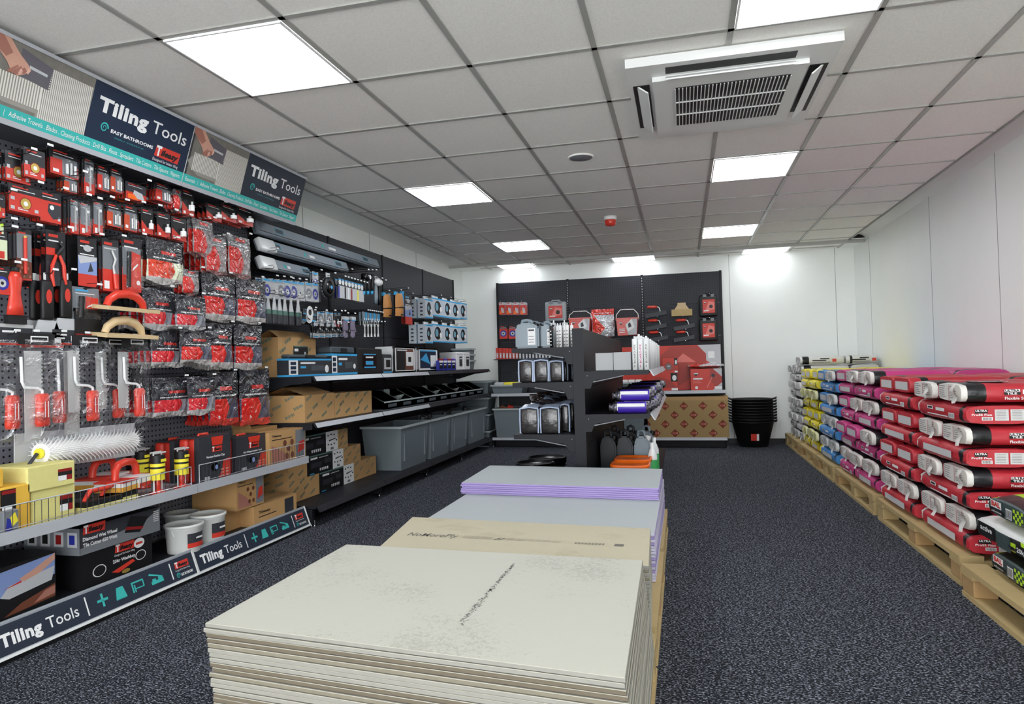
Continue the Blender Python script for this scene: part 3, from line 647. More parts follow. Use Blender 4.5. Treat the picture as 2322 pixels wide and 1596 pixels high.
def bag_mesh(style, L, W, H, seed, kind, detail=False):
    """kind: 'fold' = folded white end at -X facing the aisle ; 'back' = plain end with a pale panel ; 'side' = bag lying along the aisle, -Y side shown"""
    r = random.Random(seed); mb = MB(); n = 20
    main, paper, line = STY[style]
    ts = [0,.012,.05,.12,.13,.2,.21,.35,.5,.65,.8,.9,.955,.99,1]
    def ring(t):
        e = min(t, 1-t); k = min(1, .80+.9*math.sqrt(min(1, e/.22))*.22) if e < .22 else 1
        kh = .86+.14*min(1, e/.16)**.6; kw = .95+.05*min(1, e/.1)**.6
        out = []
        for i in range(n):
            a = 2*PI*(i+.5)/n; c, s_ = math.cos(a), math.sin(a); q = (abs(c)**5+abs(s_)**5)**(-1/5)
            y = c*q*W/2*kw; z = s_*q*H/2*kh
            y *= 1-r.uniform(0,.045); z *= 1-r.uniform(0,.09)
            out.append(((t-.5)*L, y, z+H/2))
        return out
    rings = [ring(t) for t in ts]; vs = [p for q in rings for p in q]
    for j in range(len(ts)-1):
        tm = (ts[j]+ts[j+1])/2
        m = main
        if kind == 'fold': m = paper if tm < .05 else 'bag_black' if tm < .205 else main
        elif kind == 'back': m = main if tm < .12 else 'bag_black' if tm < .205 else main
        else: m = paper if tm < .05 else ('bag_black' if .85 < tm < .97 else main)
        if kind == 'side' and .78 < tm < .9: m = main
        mb.add(vs if j == 0 else [], [], m)
        for i in range(n): mb.f.append([j*n+i, j*n+(i+1) % n, (j+1)*n+(i+1) % n, (j+1)*n+i][::-1]); mb.m.append(m); mb.sm.append(True)
    mb.f.append(list(range(n))); mb.m.append(main if kind == 'back' else paper); mb.sm.append(False)
    mb.f.append(list(range((len(ts)-1)*n, len(ts)*n))[::-1]); mb.m.append(main if kind == 'side' else paper); mb.sm.append(False)
    E_ = Matrix.Translation((-L/2-.0015, 0, H/2)) @ Matrix.Rotation(RW, 4, 'Z')
    w, h = W*.9/2, H*.74/2
    if kind == 'fold':
        mb.quad(-w,-h*1.02,-w+.006,h*1.02,line,T=E_); mb.quad(-.004,-h,.0,h,line,T=E_); mb.quad(w*.45,-h,w*.45+.004,h,line,T=E_)
        for c0 in (-w+.012, .006):
            for k in range(6): mb.quad(c0+.002, h*.75-k*h*.29, c0+w*.8*r.uniform(.55,.95), h*.75-k*h*.29+.0028, 'line_grey', T=E_)
        # folded paper flap curling out
        x0 = w*.5; pts = []
        for i in range(5):
            for k in range(4):
                zz = -h*1.25+2.5*h*i/4; a = k/3
                pts.append((x0+a*w*.55+r.uniform(-.004,.004), -.006-math.sin(a*2.2)*.022*(1+.5*math.sin(i*1.7+seed)), zz*(1-.25*abs(a-.5))+r.uniform(-.005,.005)))
        mb.add(pts, [(i*4+k, i*4+k+1, (i+1)*4+k+1, (i+1)*4+k) for i in range(4) for k in range(3)], paper, True, T=E_)
    elif kind == 'back':
        mb.quad(-w*.8,-h*.75,w*.8,h*.55,'bag_panel',T=E_)
    if kind == 'side':
        fy = -W/2-.002
        if seed % 2 == 0: mb.quad(-L*.30, H*.30, L*.28, H*.66, 'bag_panel', y=fy)
        else:
            mb.quad(-L*.22, H*.52, -L*.10, H*.70, 'white' if style != 'white' else 'black', y=fy).quad(-L*.205, H*.56, -L*.115, H*.66, 'black', y=fy-.0004)
            mb.quad(-L*.22, H*.26, L*.2, H*.31, 'white' if style != 'white' else 'black', y=fy); mb.quad(-L*.04, H*.5, L*.14, H*.66, 'white' if style != 'white' else 'black', y=fy)
            mb.quad(L*.22, H*.25, L*.33, H*.5, 'white', y=fy)
            for k in range(6): mb.quad(L*.23+k*L*.016, H*.28, L*.237+k*L*.016, H*.46, 'black', y=fy-.0004)
    if detail:
        fy = -W/2-.0035
        if kind == 'fold':
            x = -L*.16
            mb.quad(x, H*.56, x+.06, H*.68, 'white', y=fy); mb.quad(x-.002, H*.42, x+.062, H*.55, 'black', y=fy)
            mb.text('ULTRA', x+.002, H*.57, H*.10, 'black', fy-.0005, bold=.04, width=.056); mb.text('TILE', x+.008, H*.435, H*.10, 'white', fy-.0005, bold=.03, width=.04)
            mb.text('Pro', x+.07, H*.46, H*.20, 'white', fy, bold=.03, width=.05); mb.text('SS', x+.123, H*.46, H*.20, 'white', fy, width=.036); mb.text('Flex', x+.168, H*.46, H*.20, 'white', fy, bold=.03, width=.062)
            mb.text('Flexible Standard Set Tile Adhesive', x, H*.20, H*.13, 'white', fy, bold=.01, width=.27)
            # printed window panel on the top face
            zt = H+.001
            def tp(a, m_, z=zt): mb.add([(p[0], p[1], z) for p in a], [(0,1,2,3)], m_)
            tp([(-L*.36,-W*.28),(-L*.1,-W*.28),(-L*.02,W*.3),(-L*.3,W*.3)], 'bag_black'); tp([(-L*.3,-W*.2),(-L*.14,-W*.2),(-L*.12,-W*.08),(-L*.28,-W*.08)], 'bag_paper', zt+.0006); tp([(-L*.27,0),(-L*.11,0),(-L*.09,W*.1),(-L*.25,W*.1)], 'line_red', zt+.0006)
            tp([(-L*.085,-W*.3),(-L*.07,-W*.3),(L*.02,W*.32),(L*.005,W*.32)], 'white')
    return mb
def near_end_panel(mb, L, W, H, style):
    """end of a bag lying along the aisle, seen from the camera: brand block, barcode and two text panels on its +X... end"""
    T = Matrix.Translation((L/2+.002, 0, H/2)) @ Matrix.Rotation(LW, 4, 'Z')
    w, h = W*.86/2, H*.62/2
    mb.quad(-w, -h*1.05, w, h*1.05, 'bag_red', T=T)
    mb.quad(-w*.82,h*.25,-w*.40,h*.85,'black',y=-.001,T=T); mb.text('ULTRA',-w*.8,h*.52,h*.3,'white',-.0015,bold=.03,width=w*.38,T=T)
    mb.text('ProSS Flex',-w*.92,-h*.1,h*.3,'white',-.001,bold=.02,width=w*.66,T=T); mb.quad(-w*.6,-h*.8,-w*.25,-h*.3,'white',y=-.001,T=T)
    for k in range(8): mb.quad(-w*.57+k*w*.037,-h*.74,-w*.552+k*w*.037,-h*.36,'black',y=-.0015,T=T)
    for x in (-w*.18, w*.32):
        mb.quad(x,-h*.85,x+w*.44,h*.85,'bag_panel',y=-.001,T=T)
        for k in range(6): mb.quad(x+w*.05,h*.6-k*h*.24,x+w*.36,h*.6-k*h*.24+.0018,'line_grey',y=-.0015,T=T)
_BM = {}
def bagm(style, kind, L, W, H, v, detail=False, endp=False):
    k = (style, kind, L, W, H, v, detail, endp)
    if k not in _BM:
        mb = bag_mesh(style, L, W, H, v, kind, detail)
        if endp: near_end_panel(mb, L, W, H, style)
        _BM[k] = mb.mesh('bag_mesh')
    return _BM[k]
SN = {'red':('red adhesive bag','red tile adhesive bags'), 'pink':('magenta adhesive bag','magenta tile adhesive bags'), 'blue':('blue adhesive bag','blue tile adhesive bags'),
      'yellow':('yellow adhesive bag','yellow adhesive bags'), 'white':('white adhesive bag','white bags in the far stack')}
LAYN = ['lowest','second','third','fourth','fifth','sixth','seventh','eighth','ninth','tenth','eleventh']
def put_bag(style, kind, x, y, z, rz, L, W, H, v, label, detail=False, endp=False):
    o = solo('adhesive_bag', bagm(style, kind, L, W, H, v, detail, endp), label, 'bag', (x, y, z), rz + rnd.uniform(-.012,.012), SN[style][1])
    o.rotation_euler.x = 0; return o
def pile(style, x0, y0, y1, nlay, H, where, z0=.136, nper=3, npar=2, full=False, topfull=True, detail=False, PL=.48):
    Ly = y1-y0; base = SN[style][0]; PW = Ly/nper; QL = Ly/npar; QW = .33 if x0+.33+PL < 2.03 else .30
    for k in range(nlay):
        z = z0+k*H; lay = LAYN[k]+' layer' if k < nlay-1 else 'top layer'
        perp_front = (k % 2 == (nlay-1) % 2)
        jx = rnd.uniform(-.012,.012)
        if perp_front:
            kd = 'fold' if k % 4 != 2 or detail else 'back'
            for i in range(nper):
                pos = ['nearest','middle','farthest'][i] if nper == 3 else ['nearest','second','third','farthest'][i] if nper == 4 else ['nearer','farther'][i]
                if k % 4 == 2 and not detail: kd = ['back','fold','back','fold'][i % 4]
                if not detail and rnd.random() < .22: kd = 'back'
                put_bag(style, kd, x0+PL/2+jx+rnd.uniform(-.01,.01), y0+PW*(i+.5), z, 0, PL-.006, PW-.014, H-.0025, (i+k) % 4, f'{base} end-on, {pos} of the {lay}, {where}', detail and i == 0)
            if full or (topfull and k == nlay-1):
                for i in range(npar): put_bag(style, 'side', x0+PL+.01+QW/2, y0+QL*(i+.5), z, RW, QL-.014, QW-.012, H-.002, 1, f'{base} behind the end-on ones, {lay}, {where}', endp=(detail and i == 0))
        else:
            for i in range(npar):
                pos = ['nearer','farther'][i] if npar == 2 else 'lone' if npar == 1 else ['nearest','middle','farthest'][i]
                put_bag(style, 'side', x0+QW/2+jx, y0+QL*(i+.5), z, RW, QL-.014, QW-.012, H-.002, (k//2+i) % 4, f'{base} lengthwise, {pos} one, {lay}, {where}', endp=(detail and i == 0))
            if full or (topfull and k == nlay-1):
                for i in range(nper): put_bag(style, 'back', x0+QW+.01+PL/2, y0+PW*(i+.5), z, 0, PL-.006, PW-.012, H-.002, (i+k) % 4, f'{base} at the wall side of the {lay}, {where}')
for (a, b, l) in [(7.95,8.93,'pallet under the white bags in the far right corner'), (7.0,7.9,'pallet under the yellow bags'), (6.2,6.95,'pallet under the blue bags'), (4.95,6.1,'pallet under the magenta bags, with stamped blocks'), (3.5,4.85,'pallet under the tall red bags'), (2.1,3.38,'pallet under the lime and black bags')]:
    pallet(1.185 if a > 3 else 1.15, a, 2.02, b, l)
pile('white', 1.24, 7.97, 8.91, 9, .0925, 'corner stack', nper=3, npar=2)
for i, (x, L_) in enumerate(((1.24,.44),(1.70,.30))):
    o = put_bag('white', 'fold' if i == 0 else 'back', x+L_/2, 8.12, .136+9*.0925, 0, L_, .3, .095, 1, ['lone white bag crowning the far corner stack, aisle side','lone white bag crowning the far corner stack, wall side'][i])
    pm = MB().quad(-.1,.04,.04,.052,'black').quad(-.1,.024,.08,.03,'line_grey').quad(.1,.028,.14,.06,'red').quad(-.02,.058,.07,.07,'black'); part('printing', pm, o, 'small black and red lettering', loc=(0,-.1535,0))
pile('yellow', 1.22, 7.0, 7.88, 8, .1, 'yellow stack', nper=3, npar=2)
pile('blue', 1.22, 6.22, 6.94, 8, .1, 'blue stack', nper=2, npar=1)
pile('pink', 1.21, 4.97, 6.08, 8, .102, 'magenta stack', nper=3, npar=2)
pile('red', 1.21, 4.2, 4.86, 8, .099, 'farther red stack', nper=2, npar=1)
pile('red', 1.22, 3.5, 4.16, 8, .0975, 'nearer red stack', nper=2, npar=1, full=True, detail=True, PL=.5)
# lime / black bags
def bal_mesh(kind, L, W, H, seed):
    r = random.Random(seed+40); mb = MB(); n = 24; ts = [0,.015,.06,.14,.25,.4,.55,.7,.85,.94,.985,1]
    vs = []
    for t in ts:
        e = min(t,1-t); kh = .55+.45*min(1,e/.22)**.6; kw = .88+.12*min(1,e/.12)**.6
        for i in range(n):
            a = 2*PI*(i+.5)/n; c, s_ = math.cos(a), math.sin(a); q = (abs(c)**3+abs(s_)**3)**(-1/3)
            vs.append(((t-.5)*L, c*q*W/2*kw+r.uniform(-.004,.004), H/2+s_*q*H/2*kh+r.uniform(-.003,.003)))
    mb.add(vs, [], 'bag_lime')
    for j in range(len(ts)-1):
        for i in range(n):
            a = 360*(i+.5)/n; top_ = 50 < a < 130
            if kind == 'end': m = 'bag_black' if top_ and (j % 3) else ('bag_lime' if (a > 30 and a < 150) else ('bag_black' if (i+j) % 2 else 'bag_lime'))
            else: m = 'bag_white' if 60 < a < 150 else ('bag_green' if 150 < a < 215 and j < 6 else ('bag_lime' if (i+j) % 2 else 'bag_black'))
            if j < 1 and kind == 'end': m = 'bag_green'
            mb.f.append([j*n+i, j*n+(i+1) % n, (j+1)*n+(i+1) % n, (j+1)*n+i][::-1]); mb.m.append(m); mb.sm.append(True)
    mb.f.append(list(range(n))); mb.m.append('bag_green'); mb.sm.append(False)
    mb.f.append(list(range((len(ts)-1)*n, len(ts)*n))[::-1]); mb.m.append('bag_lime'); mb.sm.append(False)
    T = Matrix.Translation((-L/2-.002, 0, H/2)) @ Matrix.Rotation(RW, 4, 'Z') if kind == 'end' else Matrix.Translation((0, -W/2-.0015, H/2))
    w, h = (W*.82/2, H*.5/2) if kind == 'end' else (L*.4, H*.34)
    if kind == 'end':
        mb.quad(-w*.9,-h*.1,-w*.25,h*.9,'white',T=T); mb.text('BAL',-w*.84,h*.1,h*.68,'red',-.0008,bold=.05,width=w*.54,T=T)
        mb.quad(w*.0,-h*.9,w*.35,h*.5,'white',T=T)
        for k in range(9): mb.quad(w*.02+k*w*.035,-h*.8,w*.037+k*w*.035,h*.35,'black',y=-.0006,T=T)
        for i in range(5):
            for k in range(4):
                if (i+k) % 2: mb.quad(w*.42+i*w*.11,-h+k*h*.45,w*.53+i*w*.11,-h+(k+1)*h*.45,'bag_lime',T=T)
        mb.quad(-w*.95,-h*.9,-w*.1,-h*.25,'black',T=T); mb.text('adhesive',-w*.85,-h*.75,h*.3,'white',-.0006,width=w*.6,T=T)
    else:
        mb.quad(-w,-h*.8,-w*.35,h*.7,'black',T=T); mb.text('active',-w*.9,-h*.1,h*.55,'white',-.0006,bold=.02,width=w*.45,T=T)
        mb.quad(-w*.3,-h,w*.2,h*.4,'bag_green',T=T); mb.text('white',w*.12,-h*.5,h*.5,'black',-.0008,width=w*.2,T=T); mb.quad(w*.38,-h*.7,w*.75,h*.3,'black',y=-.0004,T=T); mb.text('20kg',w*.41,-h*.45,h*.45,'white',-.001,bold=.02,width=w*.3,T=T)
    zt = H+.0015
    if kind == 'end':
        for k in range(7): mb.add([(-L*.3+k*.05,-W*.3,zt),(-L*.27+k*.05,-W*.3,zt),(-L*.2+k*.05,W*.2,zt),(-L*.23+k*.05,W*.2,zt)], [(0,1,2,3)], 'white' if k % 2 else 'bag_lime')
    return mb
BE = bal_mesh('end', .56, .355, .112, 1).mesh('lime_bag'); BE2 = bal_mesh('end', .56, .355, .112, 2).mesh('lime_bag'); BS = bal_mesh('side', .62, .355, .112, 3).mesh('lime_bag')
for k, z in enumerate((.136,.25,.364)):
    H_ = LAYN[k] if k < 2 else 'top'
    if k % 2 == 0:
        for i in range(3): solo('adhesive_bag', BE if (i+k) % 2 else BE2, f'lime and black checked bag, {["nearest","middle","farthest"][i]} end-on in the {H_} layer beside the red stack', 'bag', (1.22+.28, 2.33+i*.385, z), rnd.uniform(-.05,.05), 'lime and black bags')
    else:
        for i in range(2): solo('adhesive_bag', BS, f'white-topped lime bag lengthwise, {["nearer","farther"][i]} one of the middle layer', 'bag', (1.21+.18, 2.47+i*.63, z), RW, 'lime and black bags')
        for i in range(3): solo('adhesive_bag', BE, f'lime and black bag at the wall side of the middle layer, {["nearest","middle","farthest"][i]}', 'bag', (1.815, 2.33+i*.385, z), PI, 'lime and black bags', scale=(.78,1,1))
# ================================================================ goods on the near (red) display
# pouch film printed procedurally: dark header, red label, pale foot
def pouch_mat(name, head, lab, right, foot, split=.52, seed=0, slope=.5, footh=.16, lx=.62):
    m, t, b = nt(name, .22); b.inputs['Coat Weight'].default_value = 1; b.inputs['Coat Roughness'].default_value = .08
    tc = N(t, 'ShaderNodeTexCoord'); sx = N(t, 'ShaderNodeSeparateXYZ'); t.links.new(tc.outputs['Generated'], sx.inputs[0]); X_, Z_ = sx.outputs[0], sx.outputs[2]
    def mth(op, a, b_=None, c=None):
        n = N(t, 'ShaderNodeMath', operation=op)
        for i, v in enumerate((a, b_, c)):
            if v is None: continue
            if isinstance(v, (int, float)): n.inputs[i].default_value = v
            else: t.links.new(v, n.inputs[i])
        return n.outputs[0]
    def mix(f, a, c):
        n = N(t, 'ShaderNodeMix', data_type='RGBA')
        if isinstance(f, (int, float)): n.inputs[0].default_value = f
        else: t.links.new(f, n.inputs[0])
        for i, v in ((6, a), (7, c)):
            if isinstance(v, tuple): n.inputs[i].default_value = srgb(*v)
            else: t.links.new(v, n.inputs[i])
        return n.outputs[2]
    edge = mth('SUBTRACT', lx, mth('MULTIPLY', mth('ABSOLUTE', mth('SUBTRACT', Z_, .34)), slope))
    isred = mth('MULTIPLY', mth('LESS_THAN', X_, edge), mth('GREATER_THAN', X_, .05))
    body = mix(isred, right, lab)
    # white pictograms on the label
    nz = N(t, 'ShaderNodeTexVoronoi'); nz.inputs['Scale'].default_value = 5.5; t.links.new(tc.outputs['Generated'], nz.inputs['Vector'])
    pic = mth('MULTIPLY', mth('LESS_THAN', nz.outputs['Distance'], .17), isred); body = mix(mth('MULTIPLY', pic, .75), body, (235,225,220))
    isfoot = mth('LESS_THAN', Z_, footh); body = mix(isfoot, body, foot)
    ishead = mth('GREATER_THAN', Z_, split); c = mix(ishead, body, head)
    line = mth('MULTIPLY', mth('LESS_THAN', mth('ABSOLUTE', mth('SUBTRACT', Z_, split+.06)), .014), mth('LESS_THAN', mth('ABSOLUTE', mth('SUBTRACT', X_, .5)), .36))
    w2 = N(t, 'ShaderNodeTexNoise'); w2.inputs['Scale'].default_value = 40; t.links.new(tc.outputs['Generated'], w2.inputs['Vector'])
    c = mix(mth('MULTIPLY', line, mth('GREATER_THAN', w2.outputs['Fac'], .45)), c, (230,230,230))
    logo = mth('MULTIPLY', mth('LESS_THAN', mth('ABSOLUTE', mth('SUBTRACT', Z_, split+.19)), .035), mth('LESS_THAN', mth('ABSOLUTE', mth('SUBTRACT', X_, .55)), .2))
    c = mix(logo, c, (205,60,55))
    t.links.new(c, b.inputs['Base Color'])
    n = N(t, 'ShaderNodeTexNoise'); n.inputs['Scale'].default_value = 11; n.inputs['Detail'].default_value = 3; n.inputs['Distortion'].default_value = 1.5
    t.links.new(tc.outputs['Object'], n.inputs['Vector'])
    bp = N(t, 'ShaderNodeBump'); bp.inputs['Strength'].default_value = 1.0; bp.inputs['Distance'].default_value = .035
    t.links.new(n.outputs['Fac'], bp.inputs['Height']); t.links.new(bp.outputs['Normal'], b.inputs['Normal']); t.links.new(bp.outputs['Normal'], b.inputs['Coat Normal'])
    MATS[name] = m
pouch_mat('pouch_red', (46,46,52), (222,44,36), (92,96,112), (190,185,182))
pouch_mat('pouch_green', (52,54,58), (222,70,44), (222,226,196), (190,188,184), lx=.72)
pouch_mat('pouch_grey', (52,53,60), (224,48,56), (140,142,152), (196,194,194), split=.45, lx=.66)
pouch_mat('pouch_low', (44,44,50), (224,40,34), (80,80,98), (206,60,50), split=.5, footh=.13)
pouch_mat('pouch_clear', (120,118,120), (210,48,42), (150,140,140), (150,110,108), split=.72, footh=.12)
_PM = {}
def pouch(w, h, th, mat, seed=0):
    k = (round(w,3), round(h,3), mat, seed)
    if k in _PM: return _PM[k]
    r = random.Random(seed*13+5); nx, nz = 10, 12; mb = MB(); vs = []
    for side in (-1, 1):
        for j in range(nz+1):
            for i in range(nx+1):
                u, v = i/nx, j/nz
                fill = math.sin(PI*u)**.55 * (math.sin(PI*min(1, v/.82))**.6 if v < .82 else 0)
                wob = 1+ .05*math.sin(v*7+seed)*(1 if v < .8 else 0)
                edge = .012*math.sin(v*9+seed*2)
                z = v*h + (.010*math.sin(u*6+seed) if j == 0 else 0)
                y = side*(th/2*fill*wob+.0008)
                if 0 < i < nx and 0 < j < nz: y += r.uniform(-.0022,.0022)*(fill+.2)
                vs.append(((u-.5)*w+edge*(abs(u-.5)*2)*(.3), y, z))
    q = (nx+1)*(nz+1)
    for j in range(nz):
        for i in range(nx):
            a = j*(nx+1)+i; mb.f.append([a, a+1, a+nx+2, a+nx+1]); mb.m.append(mat); mb.sm.append(True)
            a += q; mb.f.append([a, a+nx+1, a+nx+2, a+1]); mb.m.append(mat); mb.sm.append(True)
    mb.v = vs; _PM[k] = mb.mesh('pouch'); return _PM[k]
plain('black_card', (34,34,38), .4)
# cards: face in XZ centred on x, hanging from z=h down to 0, facing -Y
def card(w, h, kind, top='black_card', bot='red', split=.56, var=0):
    mb = MB(); t = .003
    mb.box((-w/2,-t/2,0),(w/2,t/2,h), top)
    y = -t/2-.0006; r = random.Random(var*7+3)
    mb.quad(-w/2+.001, .001, w/2-.001, h*(1-split), bot, y)
    Y2 = y-.0006
    mb.quad(-w*.38, h*.88, w*.1, h*.93, 'red' if bot in ('red','dark_grey') else 'blue', Y2); mb.quad(-w*.38, h*.80, w*.32, h*.825, 'white', Y2); mb.disc(0, h*.965, w*.05, 'black', Y2, 8)
    if kind == 'disc':
        mb.disc(w*.02, h*.36, min(w,h)*.2, 'gold', Y2, 24); mb.disc(w*.02, h*.36, min(w,h)*.09, 'white', Y2-.0004, 16)
        for i in range(2): mb.quad(-w*.44, h*(.08+.34*i), -w*.32, h*(.2+.34*i), 'light_grey', Y2)
        mb.quad(w*.3, h*.1, w*.42, h*.22, 'light_grey', Y2); mb.quad(-w*.22, h*.1, w*.1, h*.13, 'white', Y2); mb.quad(-w*.22, h*.16, w*.0, h*.18, 'white', Y2)
        mb.ring(w*.02, h*.36, min(w,h)*.21, min(w,h)*.235, 'dark_red', Y2)
    elif kind == 'discblack':
        mb.poly([(-w*.1,h*.62),(w*.48,h*.62),(w*.48,h*.2),(w*.1,h*.12),(-w*.15,h*.35)], 'dark_grey', Y2); mb.disc(w*.05, h*.5, w*.1, 'white', Y2-.0005, 16); mb.quad(w*.32,h*.1,w*.44,h*.24,'light_grey',Y2)
    elif kind == 'drill':
        mb.quad(-w*.42, h*.3, w*.42, h*.9, 'mid_grey', Y2); mb.text('Tileasy', -w*.36, h*.92, h*.03, 'white', Y2, width=w*.6)
        mb.box((-w*.05,-.012,h*.08),(w*.03,-.006,h*.78),'steel'); mb.box((w*.0,-.013,h*.66),(w*.22,-.006,h*.74),'white_gloss')
        mb.box((-w*.42,-.016,h*.04),(w*.42,-t/2,h*.9),'clear_blister'); mb.quad(-w*.3,h*.05,-w*.05,h*.2,'white',Y2)
    elif kind == 'bits':
        mb.quad(-w*.4, h*.05, w*.45, h*.72, 'mid_grey', Y2)
        mb.quad(-w*.48, .001, -w*.08, h*.62, 'rust' if var % 2 else 'red', Y2-.0003)
        for i in range(3): mb.cyl((w*(.06+.14*i),-.008,h*.12),(w*(.06+.14*i),-.008,h*(.5+.06*(i%2))),w*.045,'steel' if i%2 else 'white_gloss',8)
        mb.quad(-w*.4,h*.1,-w*.2,h*.22,'white',Y2-.0008); mb.box((-w*.0,-.015,h*.05),(w*.45,-t/2,h*.68),'clear_blister')
    elif kind == 'holesaw':
        mb.quad(-w*.45, h*.25, w*.45, h*.8, 'black', Y2); mb.poly([(-w*.48,.002),(w*.1,.002),(-w*.1,h*.3),(-w*.48,h*.5)], 'red', Y2-.0004)
        mb.cyl((w*.2,-.012,h*.2),(w*.2,-.012,h*.42),w*.14,'white_gloss',12).cyl((w*.2,-.012,h*.42),(w*.2,-.012,h*.56),w*.06,'steel',8); mb.quad(-w*.4,h*.06,-w*.22,h*.16,'white',Y2-.0008)
    elif kind == 'pencil':
        mb.quad(-w*.48, h*.03, w*.48, h*.8, 'brown', Y2); mb.poly([(-w*.48,h*.42),(w*.48,h*.36),(w*.48,h*.9),(-w*.48,h*.9)], 'mid_grey', Y2-.0003)
        mb.cyl((0,-.009,h*.12),(0,-.009,h*.82),w*.10,'red',8).cyl((0,-.009,h*.82),(0,-.009,h*.86),w*.10,'gold',8)
        for i in range(7): mb.quad(-w*.45+i*w*.13,h*.05+(i%3)*h*.08,-w*.36+i*w*.13,h*.1+(i%3)*h*.08,'skin_dark',Y2-.0002)
    elif kind == 'plier':
        mb.quad(-w*.5, h*.55, -w*.05, h*.68, 'red', Y2)
        mb.tube([(-w*.05,-.01,h*.56),(-w*.28,-.012,h*.36),(-w*.3,-.012,h*.16),(-w*.2,-.012,-h*.02)],[.006,.008,.008,.005],'red_gloss',8)
        mb.tube([(w*.1,-.01,h*.56),(w*.3,-.012,h*.38),(w*.34,-.012,h*.18),(w*.42,-.012,h*.04)],[.006,.008,.008,.005],'red_gloss',8)
        mb.tube([(-w*.05,-.01,h*.55),(w*.08,-.01,h*.62),(w*.3,-.01,h*.72),(w*.1,-.01,h*.82)],[.007,.011,.008,.004],'black',8)
    elif kind == 'grout_tool':
        mb.quad(-w*.47, h*.35, w*.47, h*.86, 'mid_grey', Y2); mb.poly([(-w*.48,.002),(w*.3,.002),(w*.1,h*.42),(-w*.48,h*.42)], 'red', Y2-.0004)
        mb.tube([(w*.0,-.01,h*.78),(w*.2,-.012,h*.62),(w*.06,-.012,h*.48),(w*.12,-.012,h*.34)],[.005,.006,.005,.006],'steel',8); mb.tube([(w*.12,-.012,h*.34),(w*.2,-.014,h*.06)],[.009,.011],'red_gloss',8)
        mb.quad(-w*.4,h*.05,-w*.1,h*.2,'white',Y2-.0008)
    elif kind == 'knife':
        mb.quad(-w*.47, h*.3, w*.47, h*.8, 'mid_grey', Y2); mb.poly([(-w*.05,h*.1),(w*.46,h*.1),(w*.46,h*.7),(0,h*.74)], 'red_gloss', Y2-.0006)
        mb.cyl((-w*.25,-.012,h*.08),(-w*.2,-.012,h*.72),w*.08,'black',8); mb.poly([(w*.0,h*.38),(w*.3,h*.5),(w*.3,h*.54),(w*.05,h*.45)],'white',Y2-.004); mb.disc(w*.32,h*.18,w*.1,'white',Y2-.002,12)
        mb.box((-w*.46,-.018,h*.05),(w*.46,-t/2,h*.8),'clear_blister')
    elif kind == 'photo':
        mb.quad(-w/2,.001,w/2,h*.25,'red',Y2); mb.quad(-w*.5,h*.25,w*.5,h*.62,'sky_photo',Y2); mb.poly([(-w*.4,h*.45),(w*.5,h*.55),(w*.5,h*.62),(-w*.5,h*.62)],'light_grey',Y2-.0003)
        mb.poly([(0,h*.3),(w*.3,h*.33),(w*.15,h*.5)],'dark_grey',Y2-.0005); mb.disc(0,h*.78,w*.22,'light_grey',Y2-.0003,12,rz=h*.07); mb.quad(-w*.4,h*.64,w*.35,h*.66,'white',Y2-.0003)
    elif kind == 'pale':
        mb.quad(-w*.48,.002,w*.48,h*.7,'pale_green',Y2); mb.quad(-w*.3,h*.05,w*.3,h*.3,'red',Y2-.0004)
    elif kind == 'blue_disc':
        mb.quad(-w*.5,.001,w*.5,h*.99,'light_grey',Y2); mb.disc(0,h*.4,w*.4,['deep_blue','steel','mid_grey','deep_blue'][var%4],Y2-.0006,20); mb.disc(0,h*.4,w*.2,'light_grey',Y2-.001,16); mb.disc(0,h*.4,w*.07,'black',Y2-.0014,10)
        mb.quad(-w*.4,h*.85,w*.4,h*.95,'blue',Y2-.0006); mb.box((-w*.45,-.02,h*.02),(w*.45,-t/2,h*.8),'clear_blister')
    elif kind == 'colour':
        mb.quad(-w*.48,.002,w*.48,h*.62,'light_grey',Y2); mb.quad(-w*.48,h*.02,-w*.1,h*.6,['deep_blue','light_grey','black','white','dark_red','light_grey','yellow','light_grey'][var%8],Y2-.0006)
        mb.disc(0,h*.8,w*.34,'white_gloss',Y2-.0006,12); mb.quad(-w*.3,h*.9,w*.3,h*.97,'blue',Y2-.0008)
    elif kind == 'cup':
        mb.quad(-w*.48,.002,w*.48,h*.3,'white',Y2); mb.lathe([(w*.1,h*.75),(w*.3,h*.62),(w*.42,h*.4),(w*.42,h*.3)],'black_gloss',14,T=Matrix.Translation((0,-.02,0))); mb.disc(0,h*.85,w*.3,'light_grey',Y2-.0006,14); mb.quad(-w*.4,h*.05,w*.4,h*.14,'blue',Y2-.0006)
    elif kind == 'pen':
        mb.box((-w*.3,-.016,h*.3),(w*.3,-t/2,h*.98),'blue' if var%2 else 'jerry_grey'); mb.quad(-w*.2,h*.35,w*.2,h*.5,'white',-.017); mb.cyl((0,-.006,0),(0,-.006,h*.3),w*.12,'steel',8)
    elif kind == 'toolbox_card':
        mb.quad(-w*.5,h*.0,w*.5,h*.15,'blue',Y2); mb.disc(w*.0,h*.45,w*.25,'white',Y2-.0004,16); mb.disc(w*.0,h*.45,w*.12,'black',Y2-.0008,12)
    elif kind == 'tape':
        mb.disc(0,h*.4,w*.4,'deep_blue',Y2-.0004,18); mb.disc(0,h*.4,w*.24,'light_grey',Y2-.0008,18); mb.disc(0,h*.4,w*.1,'black',Y2-.001,12)
    elif kind == 'tool':
        mb.poly([(-w*.2,h*.1),(w*.4,h*.15),(w*.3,h*.5),(-w*.1,h*.6)],'light_grey',Y2-.0004); mb.poly([(-w*.4,h*.05),(w*.1,h*.05),(-w*.1,h*.35),(-w*.4,h*.3)],'orange',Y2-.0006)
    return mb
_CM = {}
